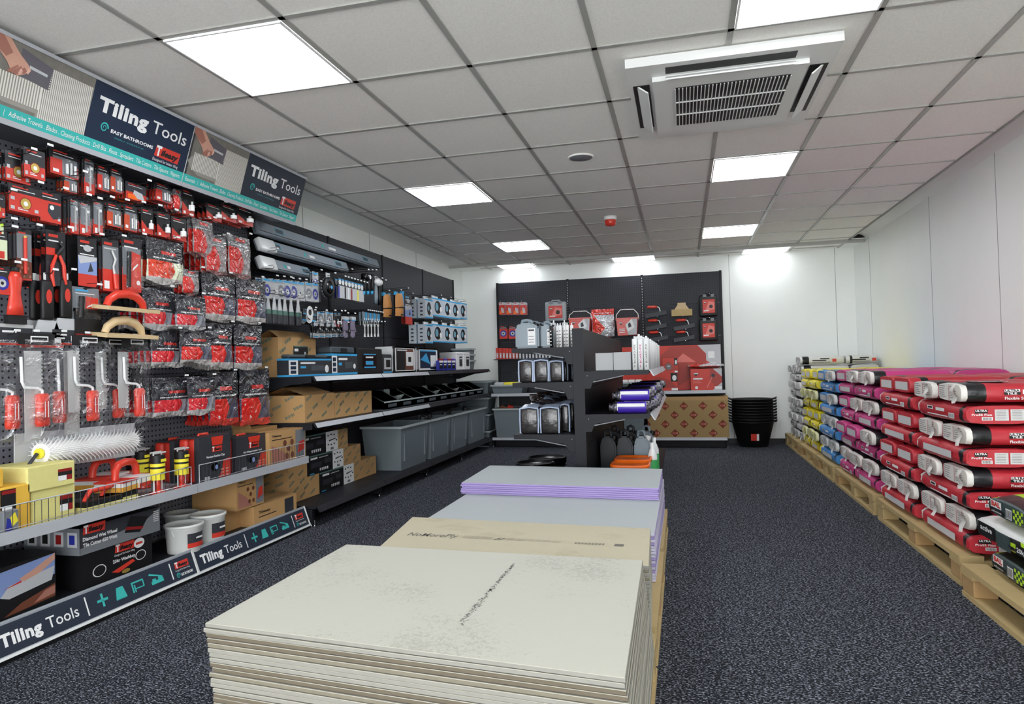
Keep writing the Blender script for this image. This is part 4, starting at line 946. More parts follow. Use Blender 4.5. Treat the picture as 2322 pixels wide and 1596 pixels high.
def cardm(w, h, kind, **kw):
    k = (round(w,3), round(h,3), kind, tuple(sorted(kw.items())))
    if k not in _CM: _CM[k] = card(w, h, kind, **kw).mesh('card_'+kind)
    return _CM[k]
FX = -2.60
def hook(y, z, parent, x1=FX+.035, x0=PX+.006, tip='white'):
    if y > 4.12 and parent is near: parent = far
    h = MB().tube([(x0,y-.008,z+.03),(x0+.02,y-.008,z+.012),(x1,y-.008,z+.006),(x1+.012,y-.008,z+.022)], .0022, 'black', 5).tube([(x0,y+.012,z+.03),(x1-.01,y+.012,z+.03)], .0018, 'black', 4)
    h.box((x1+.012,y-.013,z+.018),(x1+.015,y+.013,z+.027), tip)
    o = part('display_hook', h, parent); return o
def hang(px0, py0, px1, py1, kind, n, label, cat, group=None, gap=.02, x=FX, tilt=0, yaw=0, parent=None, name='carded_tool', rear=None, **kw):
    """px/py box of the FRONT item, measured on the plane x; n items on the hook, going back to the wall"""
    a = onX((px0+px1)/2, py0, x); c = onX(px0, (py0+py1)/2, x); d = onX(px1, (py0+py1)/2, x); b = onX((px0+px1)/2, py1, x)
    w, h = max(.02, d.y-c.y), a.z-b.z; yc = (c.y+d.y)/2
    hook(yc, a.z-.012, parent or (near if yc < 4.12 else far), x+(.07 if yc < 4.12 else .04))
    for i in range(n):
        xx = x-i*gap
        if xx < PX+.03: break
        if kind.startswith('pouch'):
            me = pouch(w, h, .032, kind, (i+int(px0)) % 3)
        else: me = cardm(w, h, kind, **kw)
        lb = label if i == 0 else (rear or label+', spare behind')
        o = tag(link(name, me, (xx, yc+rnd.uniform(-.003,.003)+(0 if i == 0 else rnd.uniform(-.004,.004)), b.z+rnd.uniform(-.003,.003)*(i>0)), (tilt+rnd.uniform(-.012,.012), 0, LW+yaw+rnd.uniform(-.015,.015))), lb, cat, group)
G = 'carded tools on the red display'
def H(*a, **k): hang(*a, group=k.pop('group', G), **k)
# row 1
H(12,348,69,414,'disc',3,'small red card with gold disc in top row, at the left','disc card')
H(53,339,102,405,'disc',2,'red disc card overlapping its left neighbour in the top row','disc card', x=FX+.03)
H(112,342,176,400,'bits',7,'thick pack of black cards with small red parts, top row','accessory card', gap=.014, name='accessory_card')
H(144,398,174,437,'bits',3,'small red card below the thick black pack','drill bit card', var=1, name='drill_bit_card')
H(189,358,213,440,'drill',5,'tall narrow black card with red foot, top row','drill bit card', name='drill_bit_card')
H(219,375,246,433,'bits',4,'red bit card left of the orange one in the top row','drill bit card', name='drill_bit_card')
H(250,383,277,437,'bits',4,'orange-fronted bit card beside the upright post, top row','drill bit card', var=1, name='drill_bit_card')
H(284,417,330,455,'tool',5,'short red card just right of the upright post, under the header','blade card', top='dark_grey', name='blade_card')
H(351,417,387,458,'bits',6,'short red blister card under the middle of the header','blade card', name='blade_card')
H(392,430,410,476,'pouch_clear',4,'narrow clear bag hanging under the header','clear bag', name='clear_bag')
H(411,430,439,489,'holesaw',6,'dark red and black card at the right of the top row','blade card', name='blade_card')
for i, (a, b_, c, d) in enumerate(((467,464,501,500),(502,466,536,502),(537,472,574,510))):
    H(a,b_,c,d,'holesaw',4,['left','middle','right'][i]+' one of three small black boxes high under the second header','small box', gap=.03, name='small_box')
# row 2
H(-24,440,12,492,'disc',3,'red disc card cut by the left edge, second row','disc card')
H(19,423,92,484,'disc',4,'wide red card with a big gold disc, second row','disc card', split=.3)
H(90,436,138,505,'discblack',4,'red and black card with a white dot beside the wide disc card','disc card', split=.3)
for i, (a, b_, c, d) in enumerate(((158,450,178,530),(180,458,206,533),(210,455,233,533))):
    H(a,b_,c,d,'drill',4,['left','middle','right'][i]+' one of three tall clear drill blisters','drill bit card', name='drill_bit_card')
for i, (a, b_, c, d, k) in enumerate(((240,461,272,514,'bits'),(279,466,309,524,'bits'),(319,473,346,530,'holesaw'),(355,483,385,538,'holesaw'),(388,494,421,545,'holesaw'))):
    H(a,b_,c,d,k,4,['orange bit card left of the post, second row','orange bit card right of the post, second row','black hole saw card, first of three in the second row','black hole saw card, middle of three in the second row','black hole saw card, last of three in the second row'][i],'hole saw card' if i > 1 else 'drill bit card', name='hole_saw_card' if i > 1 else 'drill_bit_card', var=1)
# row 3
H(-18,505,8,530,'pale',1,'small lime label hanging at the left edge','label', top='lime', bot='lime', name='shelf_label')
H(-22,523,15,588,'pale',3,'pale green pack cut by the left edge','pack', name='pad_pack')
H(36,519,71,635,'pencil',5,'tall card with a red carpenter pencil over roof tiles','pencil card', gap=.022, name='pencil_card')
H(103,524,147,648,'plier',6,'tile nippers with long red handles on a grey card','nippers', gap=.028, name='tile_nippers', bot='dark_grey')
H(176,539,219,650,'photo',1,'narrow label with blue picture on the black boxed block','box label', name='boxed_tool')
bxm = MB().box((-.075,-.06,0),(.075,.06,.305),'black'); p_ = onX(165, 600, -2.70)
solo('boxed_tool', bxm, 'plain black box hanging behind the label with the blue picture', 'boxed tool', (-2.70, p_.y-.01, onX(165,652,-2.70).z), LW)
H(230,542,268,661,'grout_tool',7,'grout rake with red handle on a grey card','grout tool', gap=.026, name='grout_rake')
H(275,538,318,662,'knife',7,'grey and red card with long black handle and white blade','tool card', gap=.026)
H(332,545,414,643,'pouch_green',5,'big pouch with red label and pale green side','spacer bag', gap=.036, name='spacer_bag', group='bags of tile spacers')
H(436,500,482,580,'pouch_clear',3,'crumpled clear bag above the pale green pouches','clear bag', gap=.03, name='clear_bag')
H(466,536,514,622,'pouch_clear',5,'clear bag of red parts, left one of the pair below the black boxes','clear bag', gap=.036, name='clear_bag', group='bags of tile spacers')
H(517,536,567,628,'pouch_clear',5,'clear bag of red parts, right one of the pair below the black boxes','clear bag', gap=.036, name='clear_bag', group='bags of tile spacers')
H(413,612,450,668,'pouch_clear',3,'small red bag between the pouch rows','clear bag', gap=.03, name='clear_bag')
SPB = [((458,624,533,726),'pouch_red','upper left one of the large levelling bags',5),((536,633,603,732),'pouch_red','upper right one of the large levelling bags, beside the cartons',5),
 ((323,655,396,746),'pouch_grey','grey spacer bag right of the beige floats',5),((397,671,466,746),'pouch_grey','second grey spacer bag right of the beige floats',5),
 ((342,749,414,830),'pouch_grey','leftmost grey spacer bag in the middle row',6),((408,748,482,824),'pouch_red','tilted spacer bag in the middle row',5),((474,734,526,834),'pouch_red','half hidden levelling bag in the middle row',5),((530,737,594,836),'pouch_red','rightmost levelling bag in the middle row',5),
 ((345,856,438,942),'pouch_grey','leftmost spacer bag in the bottom row, with several behind',6),((425,853,488,938),'pouch_grey','slim tilted spacer bag in the bottom row',4),((472,843,540,962),'pouch_low','tall red-footed bag, left of the two in the bottom row',5),((543,837,612,962),'pouch_low','tall red-footed bag at the right end of the bottom row',5)]
for (a, b_, c, d), k, l, n in SPB: H(a,b_,c,d,k,n,l,'spacer bag', x=FX+(.042 if a in (425,474,408,397) else 0), gap=.038 if a not in (425,408) else .1, name='spacer_bag', group='bags of tile spacers')
# left column
H(-16,603,22,668,'tape',2,'white and red card at the left edge above the red handle','tool card')
def tool(name, mb_parts, label, cat, loc, rot=None, group=None):
    t = thing(name, label, cat, loc, LW, group, rot)
    for nm, mb, lb in mb_parts: part(nm, mb, t, lb)
    return t
p = onX(35, 715, -2.6)
tool('scraper', [('handle', MB().lathe([(0,.0),(.035,.0),(.03,.04),(.022,.09),(.03,.15),(.02,.175),(0,.178)],'red_gloss',14,sy_=.6).lathe([(.018,.178),(.018,.195),(0,.197)],'black',10,sy_=.6), 'red rubber handle'), ('collar', MB().box((-.04,-.012,-.035),(.04,.012,.0),'black'), None), ('blade', MB().box((-.075,-.003,-.12),(.075,.003,-.036),'steel').quad(-.07,-.11,.07,-.05,'dark_grey',-.004).quad(-.06,-.07,.0,-.062,'white',-.005).quad(.03,-.105,.06,-.085,'white',-.005).quad(-.07,-.12,.07,-.112,'red',-.005), None)], 'wide scraper with red handle hanging at the left', 'scraper', (-2.6, p.y, p.z))
hook(p.y, p.z+.2, near)
for i, (px, py, lab) in enumerate(((107,726,'left one of two scrapers with red oval on black handle'),(149,722,'right one of two scrapers with red oval on black handle'))):
    p = onX(px, py, -2.6)
    h_ = MB().bbox((-.028,-.012,.0),(.028,.012,.17),'black',.01,seg=2).disc(0,.1,.014,'red',-.0128,14,rz=.03)
    bl = MB().prism([(-.04,0),(.04,0),(.075,-.09),(.075,-.115),(-.075,-.115),(-.075,-.09)], -.003, .003, 'light_grey').quad(-.07,-.105,.07,-.05,'dark_grey',-.004)
    bl.quad(-.05,-.075,.0,-.068,'white',-.005).quad(-.05,-.09,-.01,-.084,'white',-.005).quad(.02,-.1,.06,-.075,'white',-.005).quad(-.07,-.115,.07,-.107,'red',-.005)
    for k in range(2): tool('scraper', [('handle', h_, None), ('blade', bl, None), ('hang_tag', MB().box((-.015,-.001,.17),(.015,.001,.2),'white'), None)], lab if k == 0 else lab+', spare behind it', 'scraper', (-2.6-k*.045, p.y-k*.01, p.z), group='scrapers with oval grip')
    hook(p.y, p.z+.19, near)
H(161,652,222,727,'knife',3,'wide clear blister with silver head and black print','blister pack', top='mid_grey', bot='mid_grey', name='blister_pack', gap=.03)
p = onX(190, 764, -2.62)
tool('hand_brush', [('bristles', MB().box((-.07,-.03,0),(.07,.03,.11),'black'), None), ('block', MB().box((-.075,-.034,.11),(.075,.034,.125),'black_gloss'), None), ('label_strip', MB().box((-.074,-.036,.0),(.074,-.031,.012),'dark_red'), None)], 'black brush block hanging below the clear blister', 'brush', (-2.62, p.y, p.z))
# floats lying on hooks
def hand_float(pxc, pyb, col, base, label, group, w=.3, x=-2.56, bagged=False):
    p = onX(pxc, pyb, x); parts = [('plate', MB().box((-w/2,-.06,0),(w/2,.06,.018),base), None)]
    hd = MB().tube([(-.11,0,.018),(-.10,0,.045),(-.06,0,.072),(0,0,.082),(.06,0,.072),(.10,0,.045),(.11,0,.018)], [.016,.018,.02,.021,.02,.018,.016], col, 10)
    parts.append(('handle', hd, None))
    t = tool('plastering_float', parts, label, 'float', (x, p.y, p.z), rot=(.12,0,LW), group=group)
    for s in (-.1, .1): hook(p.y+s, p.z-.02, near, x)
    return t
hand_float(284, 705, 'red_gloss', 'beige_handle', 'beige float with red handle on the hooks, above the bagged one', 'floats on hooks', .31)
hand_float(280, 765, 'beige_handle', 'beige_handle', 'all-beige float in clear wrap, below the red-handled one', 'floats on hooks', .31)
# bagged notched trowels
TR = [(28,896,'leftmost of the bagged trowels'),(96,892,'bagged trowel with broad blade left of the large one'),(134,887,'bagged trowel with the largest toothed blade'),(210,885,'bagged trowel right of the large toothed one'),(268,882,'bagged trowel, second from the spacer bags'),(316,880,'bagged trowel closest to the spacer bags')]
for i, (px, py, lab) in enumerate(TR):
    p = onX(px, py, FX+.055*(i % 2)-.01)
    hz = p.z
    t = thing('notched_trowel', lab, 'trowel', (FX+.055*(i % 2)-.01, p.y, hz), LW, 'bagged notched trowels')
    part('handle', MB().lathe([(0,-.135),(.026,-.135),(.03,-.12),(.027,-.06),(.029,-.01),(.02,0),(0,0)],'red_gloss',14,sy_=.75).quad(-.012,-.10,.010,-.03,'red',-.0235).quad(-.010,-.098,-.006,-.032,'white',-.0236).quad(.004,-.098,.008,-.032,'white',-.0236), t, 'red rubber grip')
    part('shank', MB().tube([(0,.0,-.002),(0,.0,.012),(-.02,.002,.022),(-.075,.004,.028),(-.085,.004,.05),(-.088,.004,.15)] if i != 2 else [(0,0,-.002),(-.004,.0,.14)], .006, 'white_gloss', 8), t)
    bw = .055 if i not in (1,2) else .075; bo = [-.09,-.03,.075,-.085,-.085,-.085][i]
    b = MB().box((bo-bw/2,.012,-.19 if i in (1,2) else -.09),(bo+bw/2,.0145,.175),'steel')
    for k in range(16): b.box((bo+bw/2,.012,-.08+k*.0155),(bo+bw/2+.006,.0145,-.072+k*.0155),'steel')
    part('blade', b, t)
    part('header_card', MB().box((-.1,.0,.2),(.06,.004,.245),'black').quad(-.05,.212,.03,.235,'white',-.001).quad(-.045,.217,.025,.230,'black',-.0015), t)
    part('bag', MB().add([((u-.5)*.15-.02, -.034+.012*math.sin(u*9+i)+.008*math.cos(v*11), -.2+v*.42) for v in [j/8 for j in range(9)] for u in [k/6 for k in range(7)]], [(j*7+k, j*7+k+1, (j+1)*7+k+1, (j+1)*7+k) for j in range(8) for k in range(6)], 'clear_bag', True), t)
    hook(p.y-.02, hz+.235, near, FX+.03)
# spiked roller in its white tray
pa, pb = onX(92, 1028, -2.60), onX(298, 998, -2.68)
rl = thing('spiked_roller', 'large white spiked roller with yellow end cap lying above the sponges', 'roller', (0,0,0))
r0 = MB(); d = (pb-pa); L_ = d.length; d.normalize(); a_ = d.orthogonal().normalized(); b__ = d.cross(a_)
r0.cyl(pa, pb, .042, 'white', 20); part('core', r0, rl)
sp = MB()
for i in range(46):
    c = pa+d*(L_*i/45)
    for k in range(20):
        th = 2*PI*(k+(i % 2)*.5)/20; e = a_*math.cos(th)+b__*math.sin(th); q = c+e*.04; s_ = c+e*.068+d*.006
        n_ = e.cross(d)*.0016
        sp.add([tuple(q-n_), tuple(q+n_), tuple(s_)], [(0,1,2)], 'white_gloss'); sp.add([tuple(q-d*.0016), tuple(q+d*.0016), tuple(s_)], [(0,1,2)], 'white_gloss')
o = part('spikes', sp, rl); o['kind'] = 'stuff'
part('end_cap', MB().cyl(pa-d*.004, pa-d*.012, .022, 'yellow', 16), rl, 'yellow hub'); part('axle', MB().tube([pa-d*.02, pa-d*.05+Vector((.01,-.02,-.04)), pa-d*.06+Vector((.01,-.04,-.06))], .007, 'dark_grey', 8), rl)
bp_ = MB().box((-.006,-.02,-.075),(.0,L_+.04,.085),'light_grey'); o = part('backing_tray', bp_, rl); o.matrix_local = Matrix.Translation(pa+Vector((-.075,-.03,0))) @ Matrix.Rotation(math.atan2(d.z, d.y), 4, 'X')
# sponges on the shelf
SZ = .4655
def block(name, px0, px1, z0, h, depth, mat, label, cat, x=-2.5, decal=None, group=None):
    ya, yb = onX(px0, 1150, x).y, onX(px1, 1150, x).y
    mb = MB().bbox((-(yb-ya)/2, 0, 0), ((yb-ya)/2, depth, h), mat, .005)
    t = thing(name, label, cat, (x, (ya+yb)/2, z0), LW, group); part('body', mb, t)
    if decal: part('label', decal((yb-ya), h), t, 'black and white label')
    return t
def dl(w, h):
    return MB().quad(w*.12,h*.25,w*.42,h*.72,'dark_red',-.001).quad(w*.12,h*.25,w*.3,h*.45,'white',-.0015).quad(w*.12,h*.45,w*.42,h*.6,'black',-.0015)
block('sponge', 72, 172, SZ+.001, .135, .2, 'sponge', 'pale yellow sponge block at the bottom right of the pile', 'sponge', decal=dl, group='yellow sponges')
block('sponge', 62, 172, SZ+.137, .10, .22, 'sponge', 'pale yellow sponge block topmost of the pile', 'sponge', x=-2.49, decal=dl, group='yellow sponges')
block('sponge', 0, 70, SZ+.001, .175, .2, 'sponge_dark', 'deep yellow sponge with a dark band, left in the pile', 'sponge', x=-2.49, decal=lambda w, h: MB().quad(-w*.5,h*.45,w*.0,h*.95,'black',-.001).quad(-w*.45,h*.5,-w*.1,h*.6,'white',-.0015).quad(-w*.45,h*.85,w*.0,h*.93,'dark_red',-.0015), group='yellow sponges')
block('sponge', -110, 10, SZ+.177, .07, .2, 'sponge_dark', 'deep yellow sponge on top at the left edge', 'sponge', x=-2.50, group='yellow sponges')
block('knee_pad_pack', 8, 44, SZ+.001, .09, .05, 'mid_grey', 'small clear pack with blue and yellow parts before the sponges', 'pack', x=-2.468, decal=lambda w, h: MB().poly([(-w*.4,h*.2),(0,h*.1),(-.0,h*.6),(-w*.3,h*.7)],'deep_blue',-.001).poly([(0,h*.3),(w*.4,h*.5),(w*.2,h*.9),(-w*.1,h*.7)],'yellow',-.0015))
# wash floats: red handle over pad
def wash_float(px, z0, x, label):
    y = onX(px, 1080, x).y
    t = thing('wash_float', label, 'float', (x, y, z0), LW+.25, 'red floats on the shelf')
    part('pad', MB().box((-.14,-.065,0),(.14,.065,.022),'pad_amber').box((-.14,-.065,.022),(.14,.065,.04),'white'), t, 'amber and white pad')
    part('plate', MB().box((-.142,-.067,.04),(.142,.067,.048),'red'), t)
    part('handle', MB().tube([(-.09,0,.048),(-.085,0,.09),(-.06,0,.115),(0,0,.122),(.06,0,.115),(.085,0,.09),(.09,0,.048)], [.016,.017,.018,.018,.018,.017,.016], 'red_gloss', 10), t)
    part('sleeve', MB().box((-.01,-.069,-.001),(.1,.069,.05),'white').quad(-.008,.0,.098,.018,'red',-.070), t, 'paper sleeve')
wash_float(285, SZ+.055, -2.58, 'red-handled wash float in front on the shelf, with white sleeve'); wash_float(235, SZ+.06, -2.735, 'red-handled wash float behind the front one')
for i, (px, x) in enumerate(((225,-2.50),(262,-2.53))):
    y = onX(px, 1120, x).y; t = thing('wash_float', ['black and red grout float lying behind the wire fence, nearer','black and red grout float lying behind the wire fence, farther'][i], 'float', (x, y, SZ+.001), LW, 'red floats on the shelf')
    part('pad', MB().box((-.1,-.03,0),(.1,.04,.028),'sponge'), t); part('body', MB().box((-.1,-.028,.028),(.1,.04,.05),'black').tube([(-.08,0,.05),(-.05,0,.09),(.06,0,.09)],[.008,.012,.01],'red_gloss',8), t)
yy = onX(230,1150,-2.5).y
# strap clamps: label can with red base
def clamp_can(px, x, label):
    y = onX(px, 1100, x).y
    t = thing('levelling_kit', label, 'tool kit', (x, y, SZ+.001), LW, 'yellow-labelled kits with red bases')
    part('base', MB().lathe([(0,0),(.042,0),(.042,.008),(.02,.014),(.02,.02),(0,.02)],'red_gloss',20), t)
    part('frame', MB().tube([(-.026,.0,.008),(-.026,0,.20)],.004,'white_gloss',6).tube([(.026,.0,.008),(.026,0,.20)],.004,'white_gloss',6).tube([(-.04,-.012,.2),(.04,-.012,.2)],.005,'steel',6).tube([(-.034,.01,.203),(.034,.01,.203)],.005,'steel',6).lathe([(.012,.02),(.016,.05),(.012,.07)],'red_gloss',10), t)
    part('label_sleeve', MB().cyl((0,0,.07),(0,0,.125),.034,'yellow',18).cyl((0,0,.125),(0,0,.19),.034,'black',18).cyl((0,0,.135),(0,0,.15),.0345,'yellow',18).quad(-.02,.1,.02,.108,'black',-.035).quad(-.018,.158,.018,.172,'yellow',-.0352), t)
clamp_can(322, -2.74, 'yellow-labelled kit standing farthest back by the roller'); clamp_can(358, -2.52, 'yellow-labelled kit in the middle with white clamp bars'); clamp_can(412, -2.52, 'yellow-labelled kit just left of the red cases')
# red carry cases in black sleeves
def red_case(px0, px1, x, h, label, sub):
    ya, yb = onX(px0, 1050, x).y, onX(px1, 1050, x).y; w_ = yb-ya
    t = thing('carry_case', label, 'tool case', (x, (ya+yb)/2, SZ+.001), LW, 'red carry cases')
    part('shell', MB().bbox((-w_/2+.003,.02,0),(w_/2-.003,.075,h*.97),'red',.018,seg=2).bbox((-w_/2+.003,.077,0),(w_/2-.003,.135,h*.97),'red',.018,seg=2), t)
    s = MB().box((-w_/2-.002,-.002,.0),(w_/2+.002,.018,h),'dark_grey').box((-w_/2-.0035,.018,h*.0),(-w_/2,.028,h),'dark_grey').box((-w_/2-.002,.018,h*.972),(w_/2+.002,.137,h),'dark_grey')
    y = -.0035
    s.poly([(-w_*.1,h*.78),(w_*.22,h*.78),(w_*.26,h*.97),(-w_*.14,h*.97)],'red_gloss',y); red_logo(s, -w_*.12, h*.64, w_*.34, y, False)
    s.text(sub, -w_*.3, h*.52, h*.045, 'white', y, bold=.03, width=w_*.6); s.poly([(w_*.08,.01),(w_*.48,.01),(w_*.48,h*.45),(w_*.26,h*.42),(w_*.2,h*.2)],'red',y)
    for i in range(3):
        for k in range(2): s.quad(w_*(.16+.16*k),h*(.06+.07*i),w_*(.26+.16*k),h*(.09+.07*i),'skin',y-.0005)
    s.disc(-w_*.02,h*.3,w_*.14,'black_gloss',y-.0005,18,rz=h*.09); s.disc(w_*.02,h*.29,w_*.05,'sky_photo',y-.001,12); s.poly([(-w_*.22,h*.4),(w_*.1,h*.5),(w_*.12,h*.47),(-w_*.2,h*.36)],'black',y-.0012)
    s.quad(-w_*.36,h*.03,-w_*.2,h*.12,'light_grey',y)
    part('sleeve', s, t, 'black printed sleeve')
    part('handle', MB().tube([(-.04,.076,h*.97),(-.035,.076,h*1.03),(.035,.076,h*1.03),(.04,.076,h*.97)],.007,'red_gloss',8), t)
red_case(452, 522, -2.50, .245, 'larger red case with vacuum suction cup printed on its sleeve', 'Vacuum Suction Cup')
red_case(396, 446, -2.66, .225, 'red case standing behind the yellow-labelled kits', 'Tool Case')
red_case(536, 606, -2.53, .205, 'smaller red case next to the cartons', 'Tile Wheel Cutting Tool')
def carton(px0, px1, x, z0, h, dep, label, cat='carton', mat='cardboard_plain', prints=None, group=None, yaw=0, flap=False, pyr=1050, name='cardboard_box'):
    ya, yb = onX(px0, pyr, x).y, onX(px1, pyr, x).y; w_ = yb-ya
    t = thing(name, label, cat, (x, (ya+yb)/2, z0), LW+yaw, group)
    b = MB().box((-w_/2,0,0),(w_/2,dep,h),mat); b.quad(-w_/2,h-.0015,w_/2,h-.0005,'wood_dark',-.0008)
    part('box', b, t)
    part('tape_strip', MB().box((-w_/2-.001,dep*.45,h),(w_/2+.001,dep*.55,h+.001),'cardboard').box((-w_/2-.0015,dep*.45,h*.6),(-w_/2,dep*.55,h),'cardboard'), t)
    if prints: part('printing', prints(w_, h), t)
    if flap: part('flap', MB().add([(-w_/2,0,h),(-w_/2,dep,h),(-w_/2-.03,dep,h+.05),(-w_/2-.03,0,h+.05),(-w_/2,.0,h-.003),(-w_/2,dep,h-.003)], [(0,1,2,3),(3,2,5,4)], mat), t)
    return t
def print_tools(w_, h):
    m = MB(); m.text('Tileasy', -w_*.44, h*.84, h*.06, 'black', -.001, bold=.03, width=w_*.26); m.quad(-w_*.44,h*.74,w_*.1,h*.765,'black',-.001)
    m.poly([(-w_*.45,h*.05),(w_*.05,h*.05),(-w_*.15,h*.35),(-w_*.45,h*.6)],'skin_dark',-.001)
    m.quad(w_*.2,h*.05,w_*.48,h*.95,'mid_grey',-.001).poly([(w_*.25,h*.2),(w_*.45,h*.3),(w_*.45,h*.6),(w_*.3,h*.55)],'red',-.0015)
    for i, (a, b_) in enumerate(((-.1,.6),(.1,.6),(0,.42),(-.05,.2),(.1,.2))): m.disc(w_*a,h*b_,w_*.05,'brown',-.0014,8)
    return m
carton(612, 694, -2.50, SZ+.001, .205, .14, 'cardboard box with printed front at the right end of the shelf', prints=print_tools)
carton(572, 630, -2.66, SZ+.001, .225, .14, 'cardboard box with open flap behind the printed one', flap=True)
BZ = .1255
plain('brown_dark', (120,80,60), .8)
carton(536, 598, -2.52, BZ+.125, .182, .3, 'cardboard box with printed front, upper one on the base shelf', prints=print_tools, pyr=1110)
carton(494, 552, -2.60, BZ+.001, .123, .2, 'plain carton bottom left under the printed one', pyr=1170)
carton(576, 673, -2.505, BZ+.001, .118, .26, 'low carton with a small dark label beside the sign end', prints=lambda w_, h: MB().text('Tileasy', -w_*.4, h*.6, h*.12, 'black', -.001, bold=.03, width=w_*.26).quad(-w_*.4,h*.4,w_*.0,h*.44,'black',-.001).quad(w_*.2,h*.1,w_*.42,h*.9,'dark_grey',-.001), pyr=1170)
# white buckets
def bucket(px, py, x, r, h, label, lab='red', group='white buckets'):
    y = onX(px, py, x).y
    t = thing('bucket', label, 'bucket', (x, y, BZ+.001), LW, group)
    part('body', MB().lathe([(0,0),(r*.86,0),(r*.88,.004),(r*.97,h*.84),(r,h*.86),(r,h*.9)],'tub_white',28), t)
    part('lid', MB().lathe([(r*1.02,h*.9),(r*1.05,h*.91),(r*1.05,h*.99),(r*1.0,h),(r*.93,h),(r*.9,h*.96),(0,h*.96)],'tub_white',28), t)
    vs = []; mb = MB()
    for i in range(9):
        a = -PI/2-.7+1.4*i/8; rr = r*.955
        for zz in (h*.2, h*.36, h*.7): vs.append((rr*math.cos(a), rr*math.sin(a)-.001, zz))
    mb.add(vs, [(i*3, (i+1)*3, (i+1)*3+1, i*3+1) for i in range(8)], lab, True).add([v for v in vs], [(i*3+1, (i+1)*3+1, (i+1)*3+2, i*3+2) for i in range(8)], 'dark_grey' if lab == 'red' else 'white', True)
    mb.quad(-.02,h*.5,.025,h*.56,'white',-r*.99)
    part('label', mb, t, 'red and black wrap label'); part('wire_handle', MB().tube([(r*1.0*math.cos(a), -abs(.03*math.sin(a*1)), h*.86-r*.9*math.sin(a)) for a in [PI*i/12 for i in range(13)]], .0035, 'tub_white', 6), t)
bucket(417, 1200, -2.56, .092, .145, 'white bucket in front, left one with a picture label'); bucket(472, 1190, -2.57, .090, .155, 'white bucket in front, right one with red label and handle'); bucket(412, 1165, -2.76, .088, .15, 'white bucket behind the two front ones')
# large dark boxes under the shelf
def dark_box(y0, y1, x, dep, z0, h, label, deco, side=None):
    w_ = y1-y0; t = thing('tool_carton', label, 'box', (x, (y0+y1)/2, z0), LW, 'black printed boxes on the base shelf')
    part('box', MB().box((-w_/2,0,0),(w_/2,dep,h),'black'), t)
    m = MB(); deco(m, w_, h); part('printing', m, t)
    if side: s = MB(); side(s, dep, h); part('side_printing', s, t, loc=(-w_/2-.0012,0,0), rot=(0,0,RW))
    return t
def deco1(m, w_, h):
    y = -.001
    m.poly([(w_*.02,h*.42),(w_*.49,h*.55),(w_*.49,h*.98),(w_*.0,h*.9)],'sky_photo',y); m.poly([(w_*.03,h*.42),(w_*.1,h*.35),(w_*.46,h*.45),(w_*.49,h*.72),(w_*.1,h*.6)],'light_grey',y-.0004)
    m.poly([(w_*.49,h*.98),(w_*.3,h*.78),(w_*.18,h*.68),(w_*.22,h*.6),(w_*.36,h*.68),(w_*.49,h*.85)],'skin',y-.0008); m.poly([(w_*.05,h*.56),(w_*.2,h*.6),(w_*.2,h*.64)],'red',y-.001)
    m.poly([(w_*.05,h*.02),(w_*.49,h*.1),(w_*.49,h*.36),(w_*.2,h*.2)],'brown',y); m.poly([(w_*.3,h*.1),(w_*.49,h*.16),(w_*.49,h*.32),(w_*.4,h*.28)],'skin_dark',y-.0004)
    m.poly([(-w_*.28,h*.42),(-w_*.2,h*.56),(-w_*.08,h*.56),(-w_*.02,h*.42),(-w_*.08,h*.28),(-w_*.2,h*.28)],'light_grey',y); m.poly([(-w_*.25,h*.42),(-w_*.19,h*.53),(-w_*.1,h*.53),(-w_*.05,h*.42),(-w_*.1,h*.31),(-w_*.19,h*.31)],'dark_grey',y-.0005); m.quad(-w_*.19,h*.35,-w_*.1,h*.48,'white',y-.0009)
    m.poly([(-w_*.5,h*.02),(-w_*.05,h*.02),(-w_*.15,h*.25),(-w_*.5,h*.36)],'red',y); red_logo(m, -w_*.45, h*.8, w_*.3, y, False); m.text('Tile Trim Uses', -w_*.45, h*.64, h*.07, 'white', y, bold=.03, width=w_*.28)
dark_box(1.80, 2.31, -2.56, .26, BZ+.001, .20, 'black box with a picture of a hand cutting a tile, nearest on the base shelf', deco1)
def deco2(m, w_, h):
    y = -.001
    red_logo(m, -w_*.05, h*.72, w_*.28, y); m.text('23ltr Washboy', -w_*.08, h*.44, h*.09, 'white', y, bold=.03, width=w_*.32)
    m.disc(-w_*.26,h*.38,w_*.09,'white',y,20,rz=h*.17); m.disc(-w_*.26,h*.38,w_*.078,'black',y-.0005,20,rz=h*.15); m.disc(w_*.3,h*.8,w_*.08,'white',y,20,rz=h*.15); m.quad(w_*.25,h*.76,w_*.35,h*.83,'red',y-.0005); m.disc(w_*.32,h*.42,w_*.08,'white',y,20,rz=h*.15); m.disc(w_*.32,h*.42,w_*.068,'black',y-.0005,20,rz=h*.13)
    m.poly([(-w_*.1,h*.2),(w_*.2,h*.38),(w_*.24,h*.3),(0,h*.12)],'red_gloss',y); m.disc(w_*.1,h*.1,w_*.06,'gold',y-.0005,12,rz=h*.06)
dark_box(2.42, 2.83, -2.55, .28, BZ+.001, .155, 'black washboy box with round pictograms, under the grey lid box', deco2)
